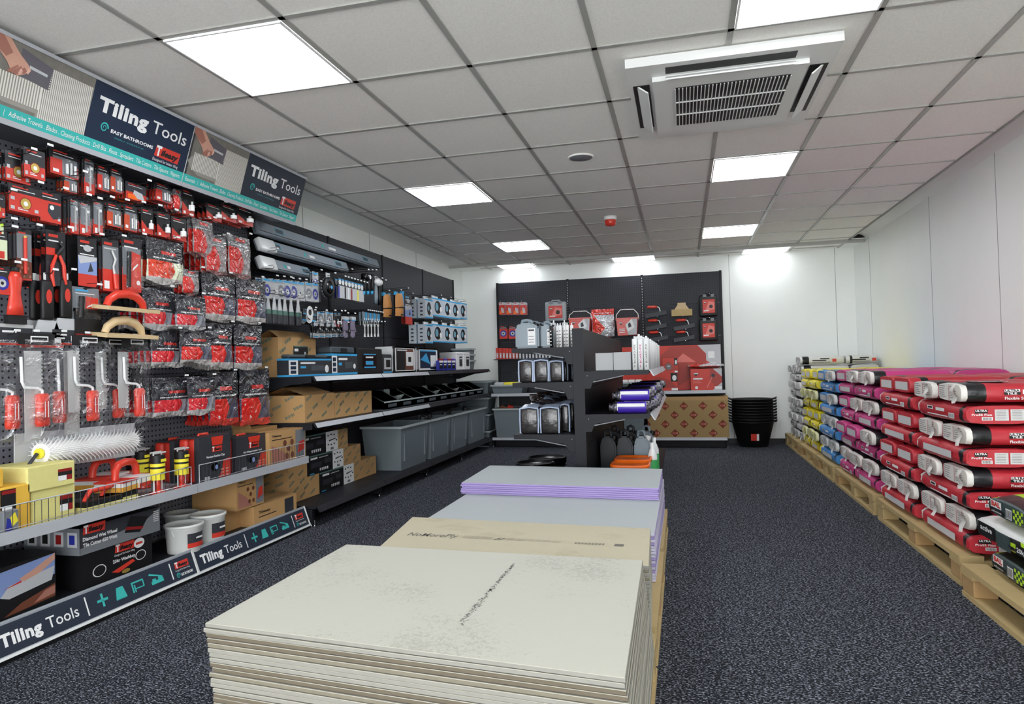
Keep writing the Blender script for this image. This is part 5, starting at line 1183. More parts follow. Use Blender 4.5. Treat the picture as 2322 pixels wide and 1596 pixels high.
def deco3(m, w_, h):
    y = -.001; m.quad(-w_/2,0,w_/2,h,'dark_grey',y+.0003); m.poly([(-w_/2,0),(w_/2,0),(w_/2,h*.98),(w_*.3,h*.6),(-w_/2,h*.25)],'mid_grey',y)
    red_logo(m, -w_*.47, h*.74, w_*.26, y-.0005, False); m.text('Diamond Wet Wheel', -w_*.47, h*.50, h*.13, 'white', y-.0005, bold=.035, width=w_*.4); m.text('Tile Cutter 650 Watt', -w_*.47, h*.28, h*.13, 'white', y-.0005, bold=.035, width=w_*.4)
    m.poly([(w_*.02,h*.35),(w_*.22,h*.2),(w_*.34,h*.75),(w_*.1,h*.95)],'black',y-.001); m.poly([(w_*.03,h*.45),(w_*.25,h*.3),(w_*.27,h*.4),(w_*.05,h*.56)],'dark_red',y-.0014)
    for i in range(6): m.quad(w_*.41,h*.45+i*h*.08,w_*.48,h*.48+i*h*.08,'white',y-.0005)
def side3(s, d, h):
    s.quad(-d,0,0,h,'mid_grey',0)
    for i in range(4): s.quad(-d+.02+i*d*.24,h*.3,-d+.02+i*d*.24+d*.17,h*.85,'light_grey',-.0005); s.quad(-d+.03+i*d*.24,h*.4,-d+.02+i*d*.24+d*.13,h*.75,['black','black','dark_red','deep_blue'][i],-.001)
t = dark_box(2.40, 2.86, -2.53, .30, BZ+.158, .115, 'grey and black Diamond Wet Wheel tile cutter box resting on the washboy box', deco3, side3)
# ================================================================ goods on the long black shelving
FXF = -2.62
def HF(px0, py0, px1, py1, kind, n, label, cat, group='goods hanging on the black shelving', **k):
    k.setdefault('bot', 'bin_dark'); k.setdefault('top', 'mid_grey' if kind == 'blue_disc' else 'black_card')
    hang(px0, py0, px1, py1, kind, n, label, cat, group=group, x=k.pop('x', FXF), **k)
# long aluminium levels lying on hooks in three rows
def level(px0, py0, px1, py1, hpx, x, label, k, front=True):
    a = onX(px0, py0, x); b = onX(px1, py1, x); Ln = b.y-a.y; h = .085
    t = thing('spirit_level_case', label, 'spirit level', (x, a.y, (a.z+b.z)/2-h), rot=(-.35,0,LW), group='long aluminium levels on hooks')
    part('body', MB().bbox((0,0,0),(Ln,.035,h),'level_alu',.006).quad(.0,.006,Ln,.012,'black',-.0005), t)
    for u in (.1, .82): part('vial_window', MB().quad(Ln*u,h*.25,Ln*u+.11,h*.8,'window_blue',-.0015).quad(Ln*u+.01,h*.35,Ln*u+.1,h*.7,'bin_dark',-.002), t, 'bluish vial window')
    part('logo', MB().disc(Ln*.45,h*.5,.016,'teal',-.0015,14), t); part('label', MB().quad(Ln*.5,h*.35,Ln*.56,h*.6,'white',-.0015), t)
    if front: part('end_wrap', MB().bbox((-.01,-.004,-.003),(.17,.039,h+.004),'white_gloss',.01,seg=2), t, 'white plastic wrap on the near end')
    part('end_cap', MB().bbox((Ln,.0,0),(Ln+.012,.035,h),'black',.004), t)
    for u in (.06, .94):
        if front: hook(a.y+Ln*u, (a.z+b.z)/2-h-.014, far, x+.05)
plain('level_alu', (150,160,170), .3, metal=.25, spec=.6); plain('window_blue', (110,160,180), .35)
for r_, (q, nm) in enumerate((((590,508,862,578),'top row'),((596,538,792,590),'middle row'),((598,576,706,604),'lowest row'))):
    for i in range(4):
        level(q[0]+(0 if i == 0 else -6), q[1], q[2]-(12 if i else 0), q[3], 0, -2.685-i*.042, f'long grey level with blue windows, {nm}, {"front one" if i == 0 else "one behind the front one"}', i, i == 0 and r_ > 0)
# round blue blister cards
for i, px in enumerate((594,610,626,640,655,670,692,706)):
    HF(px,630+i*1.6,px+(20 if i<6 else 16),676+i*1.2,'blue_disc',3,f'cutting disc blister, {["first","second","third","fourth","fifth","sixth","seventh","eighth"][i]} from the left in the upper row','disc blister', var=i, name='disc_blister', gap=.025)
HF(708,616,722,660,'blue_disc',2,'tall dark pack left of the big cup wheel','disc blister', name='disc_blister', top='black')
p = onX(744, 652, -2.58)
cw = thing('cup_wheel', 'big black and white segmented grinding wheel hanging in clear pack', 'grinding wheel', p, LW)
part('hub', MB().lathe([(0,-.03),(.03,-.03),(.035,-.01),(.055,-.0),(.055,.01),(0,.012)],'black_gloss',24,T=Matrix.Rotation(PI/2,4,'X')), cw)
part('disc', MB().lathe([(.05,-.004),(.078,-.006),(.080,.012),(.05,.012)],'black',28,T=Matrix.Rotation(PI/2,4,'X')), cw)
sg = MB()
for i in range(18): a = i*2*PI/18; sg.ring(0,0,.060,.078,'light_grey',-.0085,3,a,a+.22)
for i in range(18): a = i*2*PI/18; sg.ring(0,0,.060,.078,'light_grey',.0145,3,a,a+.22)
part('segments', sg, cw); part('hub_badge', MB().disc(0,0,.014,'blue',-.0305,14), cw); hook(p.y, p.z+.085, far, -2.53)
part('hanger', MB().box((-.03,-.002,.075),(.03,.002,.11),'light_grey'), cw)
for i in range(8):
    px = 766+i*7.2; HF(px,630+i*2,px+8.5,676+i*1.3,'colour',2,f'slim pack with {["blue","pale","black","white","red","second pale","yellow","last pale"][i]} label beside the grinding wheel','pack', var=i, name='grout_pack', gap=.03)
# black-handled knives and blue tools
for i in range(3):
    p = onX(826+i*9, 640, FXF); t = thing('pointing_tool', f'black tool with light blue tip, {["left","middle","right"][i]} of three by the respirator', 'tool', (FXF, p.y, p.z), rot=(0,.15,LW), group='black tools with blue tips')
    part('handle', MB().lathe([(0,-.08),(.012,-.08),(.015,-.03),(.012,.05),(.016,.07),(0,.075)],'black',10), t); part('tip', MB().lathe([(0,-.11),(.013,-.105),(.013,-.08),(0,-.08)],'blue',10), t); hook(p.y, p.z+.085, far, FXF+.03)
p = onX(830, 628, FXF); solo('headlamp', MB().bbox((-.05,-.03,-.025),(.05,.03,.03),'black_gloss',.015,seg=2).disc(.02,0,.018,'white_gloss',-.031,12), 'black head torch above the blue-tipped tools', 'head torch', p, LW)
p = onX(858, 640, -2.6)
solo('dust_mask', MB().sphere((0,0,0),.05,'white',16,sc=(1.2,.7,.7)).tube([(-.05,0,.01),(-.03,.02,.05),(.03,.02,.05),(.05,0,.01)],.003,'white',5), 'white dust mask hanging above the tan knee pads', 'dust mask', p, LW)
def knee_pad(px, py, x, label):
    p = onX(px, py, x); t = thing('knee_pad', label, 'knee pad', p, LW, 'tan leather knee pads')
    vs = []; n = 9
    for j in range(n+1):
        for i in range(n+1):
            u, v = i/n*2-1, j/n*2-1
            vs.append((u*.075*(1-.25*(v > .2)*(v-.2)), -.055*math.sqrt(max(0, 1-u*u*.95))*(1-.25*v*v)+.0, v*.105))
    part('shell', MB().add(vs, [(j*(n+1)+i, j*(n+1)+i+1, (j+1)*(n+1)+i+1, (j+1)*(n+1)+i) for j in range(n) for i in range(n)], 'leather', True), t)
    part('strap', MB().tube([(-.078,-.008,-.03),(-.04,-.05,-.025),(0,-.06,-.022),(.04,-.05,-.025),(.078,-.008,-.03)],.006,'black',6).tube([(-.075,-.005,-.085),(0,-.05,-.09),(.075,-.005,-.085)],.007,'black',6), t)
    part('lining', MB().box((-.07,.0,-.1),(.07,.012,.09),'black'), t); part('buckle', MB().box((-.075,-.02,.09),(-.03,.0,.12),'blue').box((.03,-.02,.09),(.075,.0,.12),'blue'), t); hook(p.y, p.z+.12, far, x+.03)
knee_pad(874, 694, -2.64, 'tan knee pad, left one of the pair'); knee_pad(901, 692, -2.56, 'tan knee pad, right one of the pair, nearer the aisle')
for i, (px, py, c, lb) in enumerate(((852,660,'jerry_grey','pale blue tool left of the knee pads'),(860,664,'black','black strap tool left of the knee pads'),(912,680,'blue','light blue handle right of the knee pads'))):
    p = onX(px, py, FXF); solo('caulking_tool', MB().lathe([(0,-.11),(.014,-.11),(.02,-.05),(.016,.05),(.022,.08),(0,.085)],c,10), lb, 'tool', p, LW, 'long handled tools'); hook(p.y, p.z+.09, far)
HF(918,668,934,735,'photo',3,'tall black card with blue handle at the end of the row','tool card', name='tool_card')
# spray-bottle shaped scrapers, row below
for i, px in enumerate((603,617,629,641,655,671)):
    p = onX(px+5, 700+i*1.5, FXF)
    t = thing('paint_brush', f'grey and teal brush, {["first","second","third","fourth","fifth","sixth"][i]} from the left above the open carton', 'brush', p, LW, 'grey and teal brushes')
    part('handle', MB().lathe([(0,.085),(.014,.082),(.012,.06),(.018,.03),(.024,.0),(.024,-.005),(0,-.005)],'light_grey',12,sy_=.6), t)
    part('ferrule', MB().lathe([(.026,-.005),(.027,-.03),(.026,-.033)],'print_teal',12,sy_=.6), t); part('bristles', MB().lathe([(.026,-.033),(.031,-.09),(.028,-.10),(0,-.10)],'dark_grey',12,sy_=.6), t); hook(p.y, p.z+.09, far)
HF(684,706,716,728,'toolbox_card',2,'flat grey and blue box right of the brushes','box', name='small_box', gap=.05)
HF(686,701,717,714,'toolbox_card',1,'small black box with blue stripe under the discs','box', name='small_box', x=-2.58)
for i, px in enumerate((718,738)): HF(px,707,px+17,735,'blue_disc',3,['black disc card, left of two under the big wheel','black disc card, right of two under the big wheel'][i],'disc card', top='black', name='disc_card', var=2)
for i, px in enumerate((708,722,737,750,770)): HF(px,730+i,px+14,766-i*.5,'cup',2,f'black hole cutter card, {["first","second","third","fourth","fifth"][i]} in the lower row','cutter card', name='hole_cutter_card')
for i, px in enumerate((757,765)): HF(px,708,px+9,742,'holesaw',3,['black card, left of a slim pair before the gloves','black card, right of a slim pair before the gloves'][i],'card', name='accessory_card')
for i, px in enumerate((776,792)):
    p = onX(px+7, 742, -2.58); t = thing('work_glove', ['purple-grey work gloves, left pair','purple-grey work gloves, right pair'][i], 'work gloves', p, LW, 'purple-grey work gloves')
    g = MB().bbox((-.032,-.012,-.03),(.032,.012,.06),'glove',.01,seg=2)
    for k in range(4): g.cyl((-.024+k*.016,0,-.03),(-.028+k*.018,0,-.075-.008*(k in (1,2))),.0085,'glove',8)
    g.cyl((.032,0,.0),(.05,0,-.035),.009,'glove',8); part('glove', g, t); part('cuff_card', MB().box((-.035,-.014,.06),(.035,.014,.085),'light_grey').box((-.035,-.0145,.052),(.035,-.014,.06),'blue'), t); hook(p.y, p.z+.09, far)
for i in range(8):
    px = 820+i*4.8; HF(px,706+i*.7,px+5,736,'pen',2,f'small {"blue" if i%2 else "grey"} blister, number {["one","two","three","four","five","six","seven","eight"][i]} of the row over the silver tools','blister', var=i, name='marker_blister', gap=.03)
for i in range(5):
    px = 824+i*7.6; p = onX(px+3, 748, FXF); t = thing('pointing_trowel', f'small silver tool, {["first","second","third","fourth","fifth"][i]} of five above the black case', 'tool', p, LW, 'small silver tools')
    part('shaft', MB().cyl((0,0,-.03),(0,0,.03),.006,'steel',8).box((-.012,-.004,.03),(.012,.004,.05),'white'), t); part('blade', MB().prism([(-.015,-.06),(.015,-.06),(.006,-.03),(-.006,-.03)],-.003,.003,'white_gloss'), t); hook(p.y, p.z+.05, far)
# boxed blowers at the far end: two rows
def power_box(pxc, pyc, wpx, hpx, label, n):
    a, b = onX(pxc-wpx/2, pyc, -2.56), onX(pxc+wpx/2, pyc, -2.56); zt, zb = onX(pxc, pyc-hpx/2, -2.56).z, onX(pxc, pyc+hpx/2, -2.56).z
    w_ = b.y-a.y; h_ = zt-zb
    for i in range(n):
        t = thing('boxed_respirator', label if i == 0 else label+', spare behind', 'box', (-2.56-i*.1, (a.y+b.y)/2, zb), LW-.05, 'pale boxes with round window')
        part('box', MB().box((-w_/2,0,0),(w_/2,.085,h_),'box_pale').quad(-w_/2,h_*.92,w_/2,h_,'blue',-.0006).quad(-w_/2,0,w_/2,h_*.07,'blue',-.0006), t)
        part('window', MB().disc(-w_*.02,h_*.5,w_*.27,'black',-.001,20,rz=h_*.36).disc(-w_*.1,h_*.52,w_*.13,'window_blue',-.0015,14).disc(w_*.22,h_*.4,w_*.09,'white',-.0018,12), t, 'dark round window')
        s = MB()
        for k in range(4): s.quad(-.06,h_*(.12+.2*k),-.03,h_*(.2+.2*k),'dark_grey',-.0006)
        part('side_printing', s, t, loc=(-w_/2,0,0), rot=(0,0,RW)); part('hanging_tab', MB().box((-w_*.25,.035,h_),(w_*.25,.04,h_+.03),'white_gloss'), t)
    hook((a.y+b.y)/2, zt+.012, far, -2.53)
plain('box_pale', (188,196,204), .45)
for r_, (y0, nm) in enumerate(((700,'upper row'),(757,'lower row'))):
    for i, (px, wp, dy) in enumerate(((973,15,0),(993,24,-3),(1015,18,1),(1033,17,4),(1050,16,5))):
        power_box(px, y0+dy*(1 if r_ == 0 else .5), wp, 42-i*1.5, f'pale box with dark round window, {["first","second","third","fourth","last"][i]} of the {nm}', 2)
# ---- on the upper shelf
U = 1.0125
plain('kraft', (188,148,98), .85, var=.05)
def printed_carton(y0, y1, x, z0, h, dep, label, s=.03, rows=3, cols=3, openf=False, group='cartons with teal printing'):
    w_ = y1-y0; t = thing('cardboard_box', label, 'carton', (x, (y0+y1)/2, z0), LW, group)
    part('box', MB().box((-w_/2,0,0),(w_/2,dep,h),'kraft'), t); part('printing', marks(w_, h, rows, cols, s), t, 'teal lettering printed all over')
    part('side_printing', marks(dep, h, rows, 2, s), t, loc=(-w_/2,dep/2,0), rot=(0,0,RW))
    if openf: part('flap', MB().add([(-w_/2,0,h),(w_/2,0,h),(w_/2*.9,dep*.5,h+.05),(-w_/2*.9,dep*.5,h+.05)], [(0,1,2,3)], 'kraft').add([(-w_/2,dep,h),(w_/2,dep,h),(w_/2*.9,dep*.55,h+.055),(-w_/2*.9,dep*.55,h+.055)], [(3,2,1,0)], 'kraft'), t)
    return t
def marks(w_, h, rows, cols, s):
    m = MB()
    for r_ in range(rows):
        for c in range(cols):
            x = -w_/2+w_*(c+.12+.4*(r_ % 2))/cols; z = h*(r_+.3)/rows
            if x+s*2.2 > w_/2: continue
            T = Matrix.Translation((x,0,z)) @ Matrix.Rotation(-.42,4,'Y')
            for k in range(9):
                a = k*s*.25; m.quad(a, 0, a+s*(.1 if k % 3 else .17), s*.62, 'print_teal', -.001, T=T)
                if k % 2: m.quad(a, s*(.25 if k % 4 else .5), a+s*.24, s*(.37 if k % 4 else .62), 'print_teal', -.001, T=T)
    return m
ya = 4.15
big_carton = printed_carton(4.165, 4.66, -2.695, U, .275, .165, 'large open carton with teal lettering at the near end of the upper shelf', .04, 4, 3, True)
part('label', MB().box((-.06,-.003,.12),(.13,-.0012,.22),'black').quad(-.05,.18,0,.2,'white',-.0035).quad(-.06,.212,.13,.22,'print_teal',-.0035).disc(.09,.165,.014,'light_grey',-.0035,10), big_carton, 'black picture label')
def case_blue(px0, px1, x, h, dep, label, lid=.0, extra=None):
    a, b = onX(px0, 830, x), onX(px1, 830, x); w_ = b.y-a.y; t = thing('tool_kit_box', label, 'tool kit box', (x, (a.y+b.y)/2, U), LW, 'blue and black kit boxes')
    m = MB().box((-w_/2,0,0),(w_/2,dep,h),'dark_grey').box((-w_/2-.0005,-.001,0),(w_/2+.0005,dep,h*.1),'blue').box((-w_/2-.0005,-.001,h*.9),(w_/2+.0005,dep,h),'blue'); part('box', m, t)
    q = MB().quad(-w_/2+.002,h*.1,-w_/2+w_*.2,h*.9,'white',-.0014)
    for k in range(3): q.quad(-w_/2+w_*.04,h*(.16+.24*k),-w_/2+w_*.16,h*(.34+.24*k),'navy',-.0018)
    q.quad(-w_*.24,h*.7,w_*.1,h*.8,'white',-.0014).quad(-w_*.24,h*.45,-w_*.12,h*.58,'blue',-.0014).quad(w_*.0,h*.3,w_*.3,h*.62,'bin_dark',-.0014).disc(w_*.38,h*.4,w_*.05,'white',-.0016,16); part('printing', q, t)
    part('lid', MB().bbox((-w_*.46,.01,h),(w_*.46,dep-.01,h+lid),'bin_dark',.012).box((-w_*.1,-.002,h+lid*.2),(w_*.1,.012,h+lid*.8),'black'), t, 'grey latched lid')
case_blue(654, 751, -2.60, .125, .088, 'long blue and black kit box in front of the open carton', .03)
case_blue(752, 810, -2.60, .165, .22, 'taller blue and black kit box with grey latched lid', .055)
def boxy(name, px0, px1, x, h, dep, mat, label, cat, deco=None, edge=None, z0=U, group=None, pyr=830):
    a, b = onX(px0, pyr, x), onX(px1, pyr, x); w_ = b.y-a.y; t = thing(name, label, cat, (x, (a.y+b.y)/2, z0), LW, group)
    part('body', MB().bbox((-w_/2,0,0),(w_/2,dep,h),mat,.006), t)
    if edge:
        e = MB()
        for sx in (-1, 1):
            for z in (0, h-.012): e.box((-w_/2-.001,-.003,z),(w_/2+.001,.012,z+.012),edge)
            e.box((sx*w_/2-.006,-.003,0),(sx*w_/2+.006,.012,h),edge)
        for sx in (-1, 1):
            for z in (.011, h-.009): e.bbox((sx*w_/2-.011,-.006,z-.011),(sx*w_/2+.011,.016,z+.011),'black',.003)
        part('edge_trim', e, t, 'silver edge trim')
    if deco: m = MB(); deco(m, w_, h); part('printing', m, t)
    return t
def dcase(m, w_, h): m.quad(-w_*.3,h*.2,w_*.25,h*.78,'black_gloss',-.003).quad(-w_*.26,h*.22,w_*.2,h*.28,'blue',-.004).quad(-w_*.2,h*.35,w_*.1,h*.5,'blue',-.004).quad(-w_*.2,h*.62,w_*.1,h*.68,'white',-.004).quad(-w_*.28,h*.74,w_*.22,h*.78,'blue',-.004)
boxy('tool_case', 811, 867, -2.6, .215, .12, 'black', 'black moulded tool case with a small blue label', 'tool case', dcase)
boxy('tool_card_box', 869, 889, -2.6, .17, .1, 'dark_grey', 'slim box with white picture between black case and silver cases', 'box', lambda m, w_, h: m.quad(-w_*.4,h*.2,w_*.4,h*.8,'light_grey',-.001).quad(-w_*.2,h*.3,w_*.3,h*.7,'black',-.0015).quad(-w_/2,0,w_/2,h*.08,'blue',-.001))
boxy('flight_case', 895, 941, -2.6, .245, .2, 'white', 'silver-edged case with dark red panel, left of two', 'display case', lambda m, w_, h: m.quad(-w_*.42,h*.08,w_*.42,h*.92,'brown',-.001).quad(-w_*.42,h*.08,-.0*w_,h*.92,'black',-.0013).quad(w_*.05,h*.25,w_*.4,h*.8,'white',-.0016).quad(w_*.15,h*.4,w_*.3,h*.6,'black',-.002).quad(-w_*.38,h*.84,w_*.1,h*.88,'white',-.002), 'chrome', group='silver-edged display cases')
boxy('flight_case', 949, 992, -2.6, .24, .2, 'white', 'silver-edged case with blue laser picture, right of two', 'display case', lambda m, w_, h: m.quad(-w_*.42,h*.08,w_*.42,h*.92,'navy',-.001).poly([(-w_*.4,h*.5),(.0,h*.35),(.1*w_,h*.3),(-.1*w_,h*.8)],'blue',-.0013).quad(w_*.12,h*.2,w_*.4,h*.7,'white',-.0016).quad(-w_*.42,h*.86,w_*.42,h*.92,'blue',-.0016).quad(-w_*.42,h*.08,w_*.1,h*.13,'white',-.0016), 'chrome', group='silver-edged display cases')
for i in range(4):
    boxy('grout_bottle', 996+i*9.5, 1004+i*9.5, -2.54, .11, .04, 'deep_blue', f'small blue and black bottle box, {["first","second","third","fourth"][i]} from the silver case', 'bottle', lambda m, w_, h: m.quad(-w_*.4,h*.2,w_*.4,h*.75,'black',-.001).quad(-w_*.3,h*.55,w_*.3,h*.65,'white',-.0014).quad(-w_/2,h*.8,w_/2,h,'white',-.0014), group='small blue bottle boxes')
    boxy('grout_bottle', 998+i*9.3, 1006+i*9.3, -2.60, .135, .04, 'purple' if i % 2 else 'dark_red', f'small {"purple" if i % 2 else "red"} bottle box in the row behind, {["first","second","third","fourth"][i]}', 'bottle', group='small bottle boxes behind')
for i in range(2): boxy('white_tub', 1036+i*15.5, 1050.5+i*15.5, -2.6, .215, .22, 'white', ['white tub with black label, left of two','white tub with black label, right of two'][i], 'tub', lambda m, w_, h: m.quad(-w_*.1,h*.2,w_*.35,h*.75,'dark_grey',-.001).quad(-w_*.05,h*.6,w_*.3,h*.66,'white',-.0015).quad(-w_*.5,h*.86,w_*.5,h*.9,'light_grey',-.001), group='white tubs on the upper shelf')
def crate(x, y, z, w_, d, h, label, group, mat='bin_grey', rz=0, rim='bin_pale', cat='storage bin', fill=None):
    """open tapered bin; front faces -Y"""
    t = thing('storage_bin', label, cat, (x, y, z), rz, group); m = MB(); tp = .88
    o = [(-w_/2,0),(w_/2,0),(w_/2,d),(-w_/2,d)]; cx, cy_ = 0, d/2
    def rg(s, z_, ins=0): return [(cx+(a-cx)*s-(ins if a > cx else -ins), cy_+(b-cy_)*s-(ins if b > cy_ else -ins), z_) for a, b in o]
    vs = rg(tp, 0)+rg(1, h)+rg(1, h, .006)+rg(tp, .006, .006)
    fs = [(3,2,1,0)]+[(i, (i+1) % 4, (i+1) % 4+4, i+4) for i in range(4)]+[(i+4, (i+1) % 4+4, (i+1) % 4+8, i+8) for i in range(4)]+[(i+8, (i+1) % 4+8, (i+1) % 4+12, i+12) for i in range(4)]+[(12,13,14,15)]
    part('bin', m.add(vs, fs, mat), t)
    r = MB(); r.box((-w_/2-.012,-.012,h-.02),(w_/2+.012,0,h),rim).box((-w_/2-.012,d,h-.02),(w_/2+.012,d+.012,h),rim).box((-w_/2-.012,0,h-.02),(-w_/2,d,h),rim).box((w_/2,0,h-.02),(w_/2+.012,d,h),rim)
    part('rim', r, t); rb = MB()
    if h > .2:
        for sx in (-.36, .36): part('rib', MB().box((sx*w_-.006,.004,h*.2),(sx*w_+.006,.02,h-.02),mat), t)
    return t
for i in range(3): crate(-2.60, 8.33, 1.0125+i*.075, .19, .24, .12, f'grey crate at the far end of the upper shelf, {["lowest","middle","top"][i]} one nested', 'grey crates at the shelf end', rz=LW)
# ---- middle shelf
Mz = .6845+.0135
for i, (a, b, h) in enumerate(((4.165,4.57,.185),(4.575,4.88,.18),(4.885,5.19,.175))):
    printed_carton(a, b, -2.50, Mz, h, .33, ['long carton with teal lettering, nearest on the middle shelf','shorter carton with teal lettering, second on the middle shelf','carton with a torn hand hole before the grey bins'][i], .035, 3, 2 if i == 0 else 2, i == 0)
def pick_bin(y0, y1, z, label):
    w_ = y1-y0-.004; x = -2.44; d = .3; h = .15; t = thing('picking_bin', label, 'storage bin', (x, (y0+y1)/2, z), LW, 'grey open-fronted picking bins')
    m = MB(); pr = [(0,0),(d,0),(d,h),(.17,h),(.0,h*.40)]   # (depth, z)
    for sx in (-1, 1): m.prism([(a, b) for a, b in pr], sx*w_/2-(.005 if sx > 0 else 0), sx*w_/2+(.005 if sx < 0 else 0), 'bin_pale', axis='x')
    m.box((-w_/2,0,0),(w_/2,.004,h*.40),'bin_pale').box((-w_/2,d-.004,0),(w_/2,d,h),'bin_dark').box((-w_/2,.0045,0),(w_/2,d,.004),'bin_dark')  # interior faces and back sheet coloured dark to imitate shade inside the bin
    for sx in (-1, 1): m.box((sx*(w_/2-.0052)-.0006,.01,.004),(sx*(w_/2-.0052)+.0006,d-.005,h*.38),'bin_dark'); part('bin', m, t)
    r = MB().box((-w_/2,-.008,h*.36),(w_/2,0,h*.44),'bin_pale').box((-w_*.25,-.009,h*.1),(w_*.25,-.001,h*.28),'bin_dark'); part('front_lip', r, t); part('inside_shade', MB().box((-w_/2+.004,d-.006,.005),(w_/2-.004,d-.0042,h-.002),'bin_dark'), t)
NUM = ['first','second','third','fourth','fifth','sixth','seventh','eighth','ninth']
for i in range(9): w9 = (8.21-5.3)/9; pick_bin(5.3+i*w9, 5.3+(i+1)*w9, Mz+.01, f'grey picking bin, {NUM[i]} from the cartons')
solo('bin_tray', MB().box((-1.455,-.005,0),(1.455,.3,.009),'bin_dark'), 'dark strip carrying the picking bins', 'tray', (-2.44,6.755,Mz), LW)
# ---- base shelf
Bz = .139
def dark_tool_box(y0, y1, z, h, label, x=-2.50, left_teal=True):
    w_ = y1-y0; t = thing('multi_tool_box', label, 'box', (x, (y0+y1)/2, z), LW, 'black boxes with white picture panels')
    part('box', MB().box((-w_/2,0,0),(w_/2,.2,h),'black'), t)
    m = MB().quad(-w_/2,h*.93,w_*.18,h,'print_teal',-.001).quad(-w_*.42,h*.78,-w_*.24,h*.88,'white',-.001).quad(-w_*.2,h*.8,w_*.05,h*.84,'light_grey',-.001)
    m.poly([(-w_*.42,h*.35),(-w_*.15,h*.35),(-w_*.12,h*.6),(-w_*.4,h*.62)],'dark_grey',-.001).quad(-w_*.05,h*.45,w_*.13,h*.68,'dark_grey',-.001)
    for k in range(5): m.poly([(-w_*.18+k*w_*.05,h*.12),(-w_*.155+k*w_*.05,h*.12),(-w_*.15+k*w_*.05,h*.26),(-w_*.185+k*w_*.05,h*.26)],'white',-.001)
    m.quad(-w_*.45,h*.04,-w_*.33,h*.08,'blue',-.001)
    m.quad(w_*.18,0,w_/2,h,'white',-.001)
    for (a, b) in ((.24,.8),(.32,.84),(.4,.8),(.24,.35),(.32,.32),(.4,.35),(.46,.5)): m.quad(w_*a-w_*.018,h*b-h*.035,w_*a+w_*.018,h*b+h*.035,'black',-.0015)
    m.poly([(w_*.26,h*.5),(w_*.44,h*.58),(w_*.45,h*.62),(w_*.26,h*.57)],'black',-.0015).quad(w_*.3,h*.06,w_*.38,h*.18,'mid_grey',-.0015); part('printing', m, t, 'pictures and white side panel')
yb0 = 4.17
printed_carton(4.165, 4.575, -2.64, Bz, .15, .21, 'carton with teal lettering, nearest on the base shelf', .03, 3, 3)
printed_carton(4.165, 4.41, -2.64, Bz+.151, .14, .21, 'carton with teal lettering above the nearest one on the base shelf', .03, 2, 2)
dark_tool_box(4.58, 5.12, Bz, .15, 'black box with white panel, lowest of three', -2.64)
dark_tool_box(4.415, 4.95, Bz+.151, .14, 'black box with white panel, middle of three', -2.64)
dark_tool_box(4.3, 4.875, Bz+.292, .15, 'black box with white panel, top of three', -2.645)
printed_carton(5.125, 5.54, -2.64, Bz, .15, .2, 'low carton with teal lettering right of the lowest black box', .028, 3, 2)
printed_carton(4.955, 5.25, -2.64, Bz+.151, .14, .2, 'carton with teal lettering right of the middle black box', .028, 3, 2)
printed_carton(4.88, 5.03, -2.64, Bz+.292, .15, .2, 'carton with teal lettering right of the top black box', .028, 3, 2)
for i, (a, b) in enumerate(((5.62,6.33),(6.36,6.99),(7.02,7.61),(7.64,8.36))):
    crate(-2.44, (a+b)/2, Bz, b-a-.03, .38, .395, f'large grey storage crate on the base shelf, {["nearest","second","third","farthest"][i]}', 'large grey crates on the base shelf', rz=LW)
for i in range(7):
    y = [6.5,6.66,6.84,7.16,7.32,7.48,7.9][i]; z = Bz+.36; solo('boxed_part', MB().bbox((-.05,0,-.15),(.05,.05,.06),'black',.008), f'black item sticking out of the grey crates, {NUM[i]} one', 'part', (-2.56-.03*(i%3), y, z), rot=(.3,0,LW+.4), group='black items in the grey crates')
# stacked grey crates in the corner between the units
for i in range(4): crate(-2.66, 8.50, .001+i*.215, .42, .36, .21, f'grey crate in the corner stack, {["lowest","second","third","top"][i]} one', 'corner stack of grey crates', 'bin_grey', 0, 'bin_pale')
# ================================================================ goods on the back wall unit
YK = 8.74
def rect(px0, py0, px1, py1, y):
    a, b = onY(px0, py0, y), onY(px1, py1, y); return (a.x+b.x)/2, b.z, abs(b.x-a.x), a.z-b.z
def bhook(x, z, y=YK):
    part('display_hook', MB().tube([(x-.01,8.914,z+.01),(x-.01,y-.03,z+.004),(x-.01,y-.04,z+.02)],.0024,'chrome',5).tube([(x+.012,8.914,z+.01),(x+.012,y-.02,z+.004)],.0024,'chrome',5), bu)
def bhang(px0, py0, px1, py1, kind, n, label, cat, group, y=YK, gap=.03, name='carded_tool', **kw):
    x, z, w_, h_ = rect(px0, py0, px1, py1, y); bhook(x, z+h_, y)
    for i in range(n): tag(link(name, cardm(w_, h_, kind, **kw), (x, y+i*gap, z), (0,0,rnd.uniform(-.05,.05))), label if i == 0 else label+', spare behind', cat, group)
for i, px in enumerate((1131,1147,1163,1179)): bhang(px,686,px+14,713,'tool',4,f'small clear red card, {["first","second","third","fourth"][i]} of the top left row, back wall','tool card','small cards on the back wall', top='light_grey', split=.2)
for i, px in enumerate((1132,1153)): bhang(px,738,px+19,768,'tape',3,['red card with blue wheel, left of two on the back wall','red card with blue wheel, right of two on the back wall'][i],'wheel card','blue wheel cards', split=.25)
plain('case_pale', (150,158,162), .4)
def rubi(m, cx, cz, s, y):
    m.poly([(cx,cz-s),(cx+s,cz),(cx,cz+s),(cx-s,cz)],'black',y); m.poly([(cx-s*.75,cz+s*.25),(cx+s*.75,cz+s*.25),(cx,cz+s)],'red',y-.0004); m.quad(cx-s*.8,cz-s*.2,cx+s*.8,cz+s*.2,'white',y-.0008)
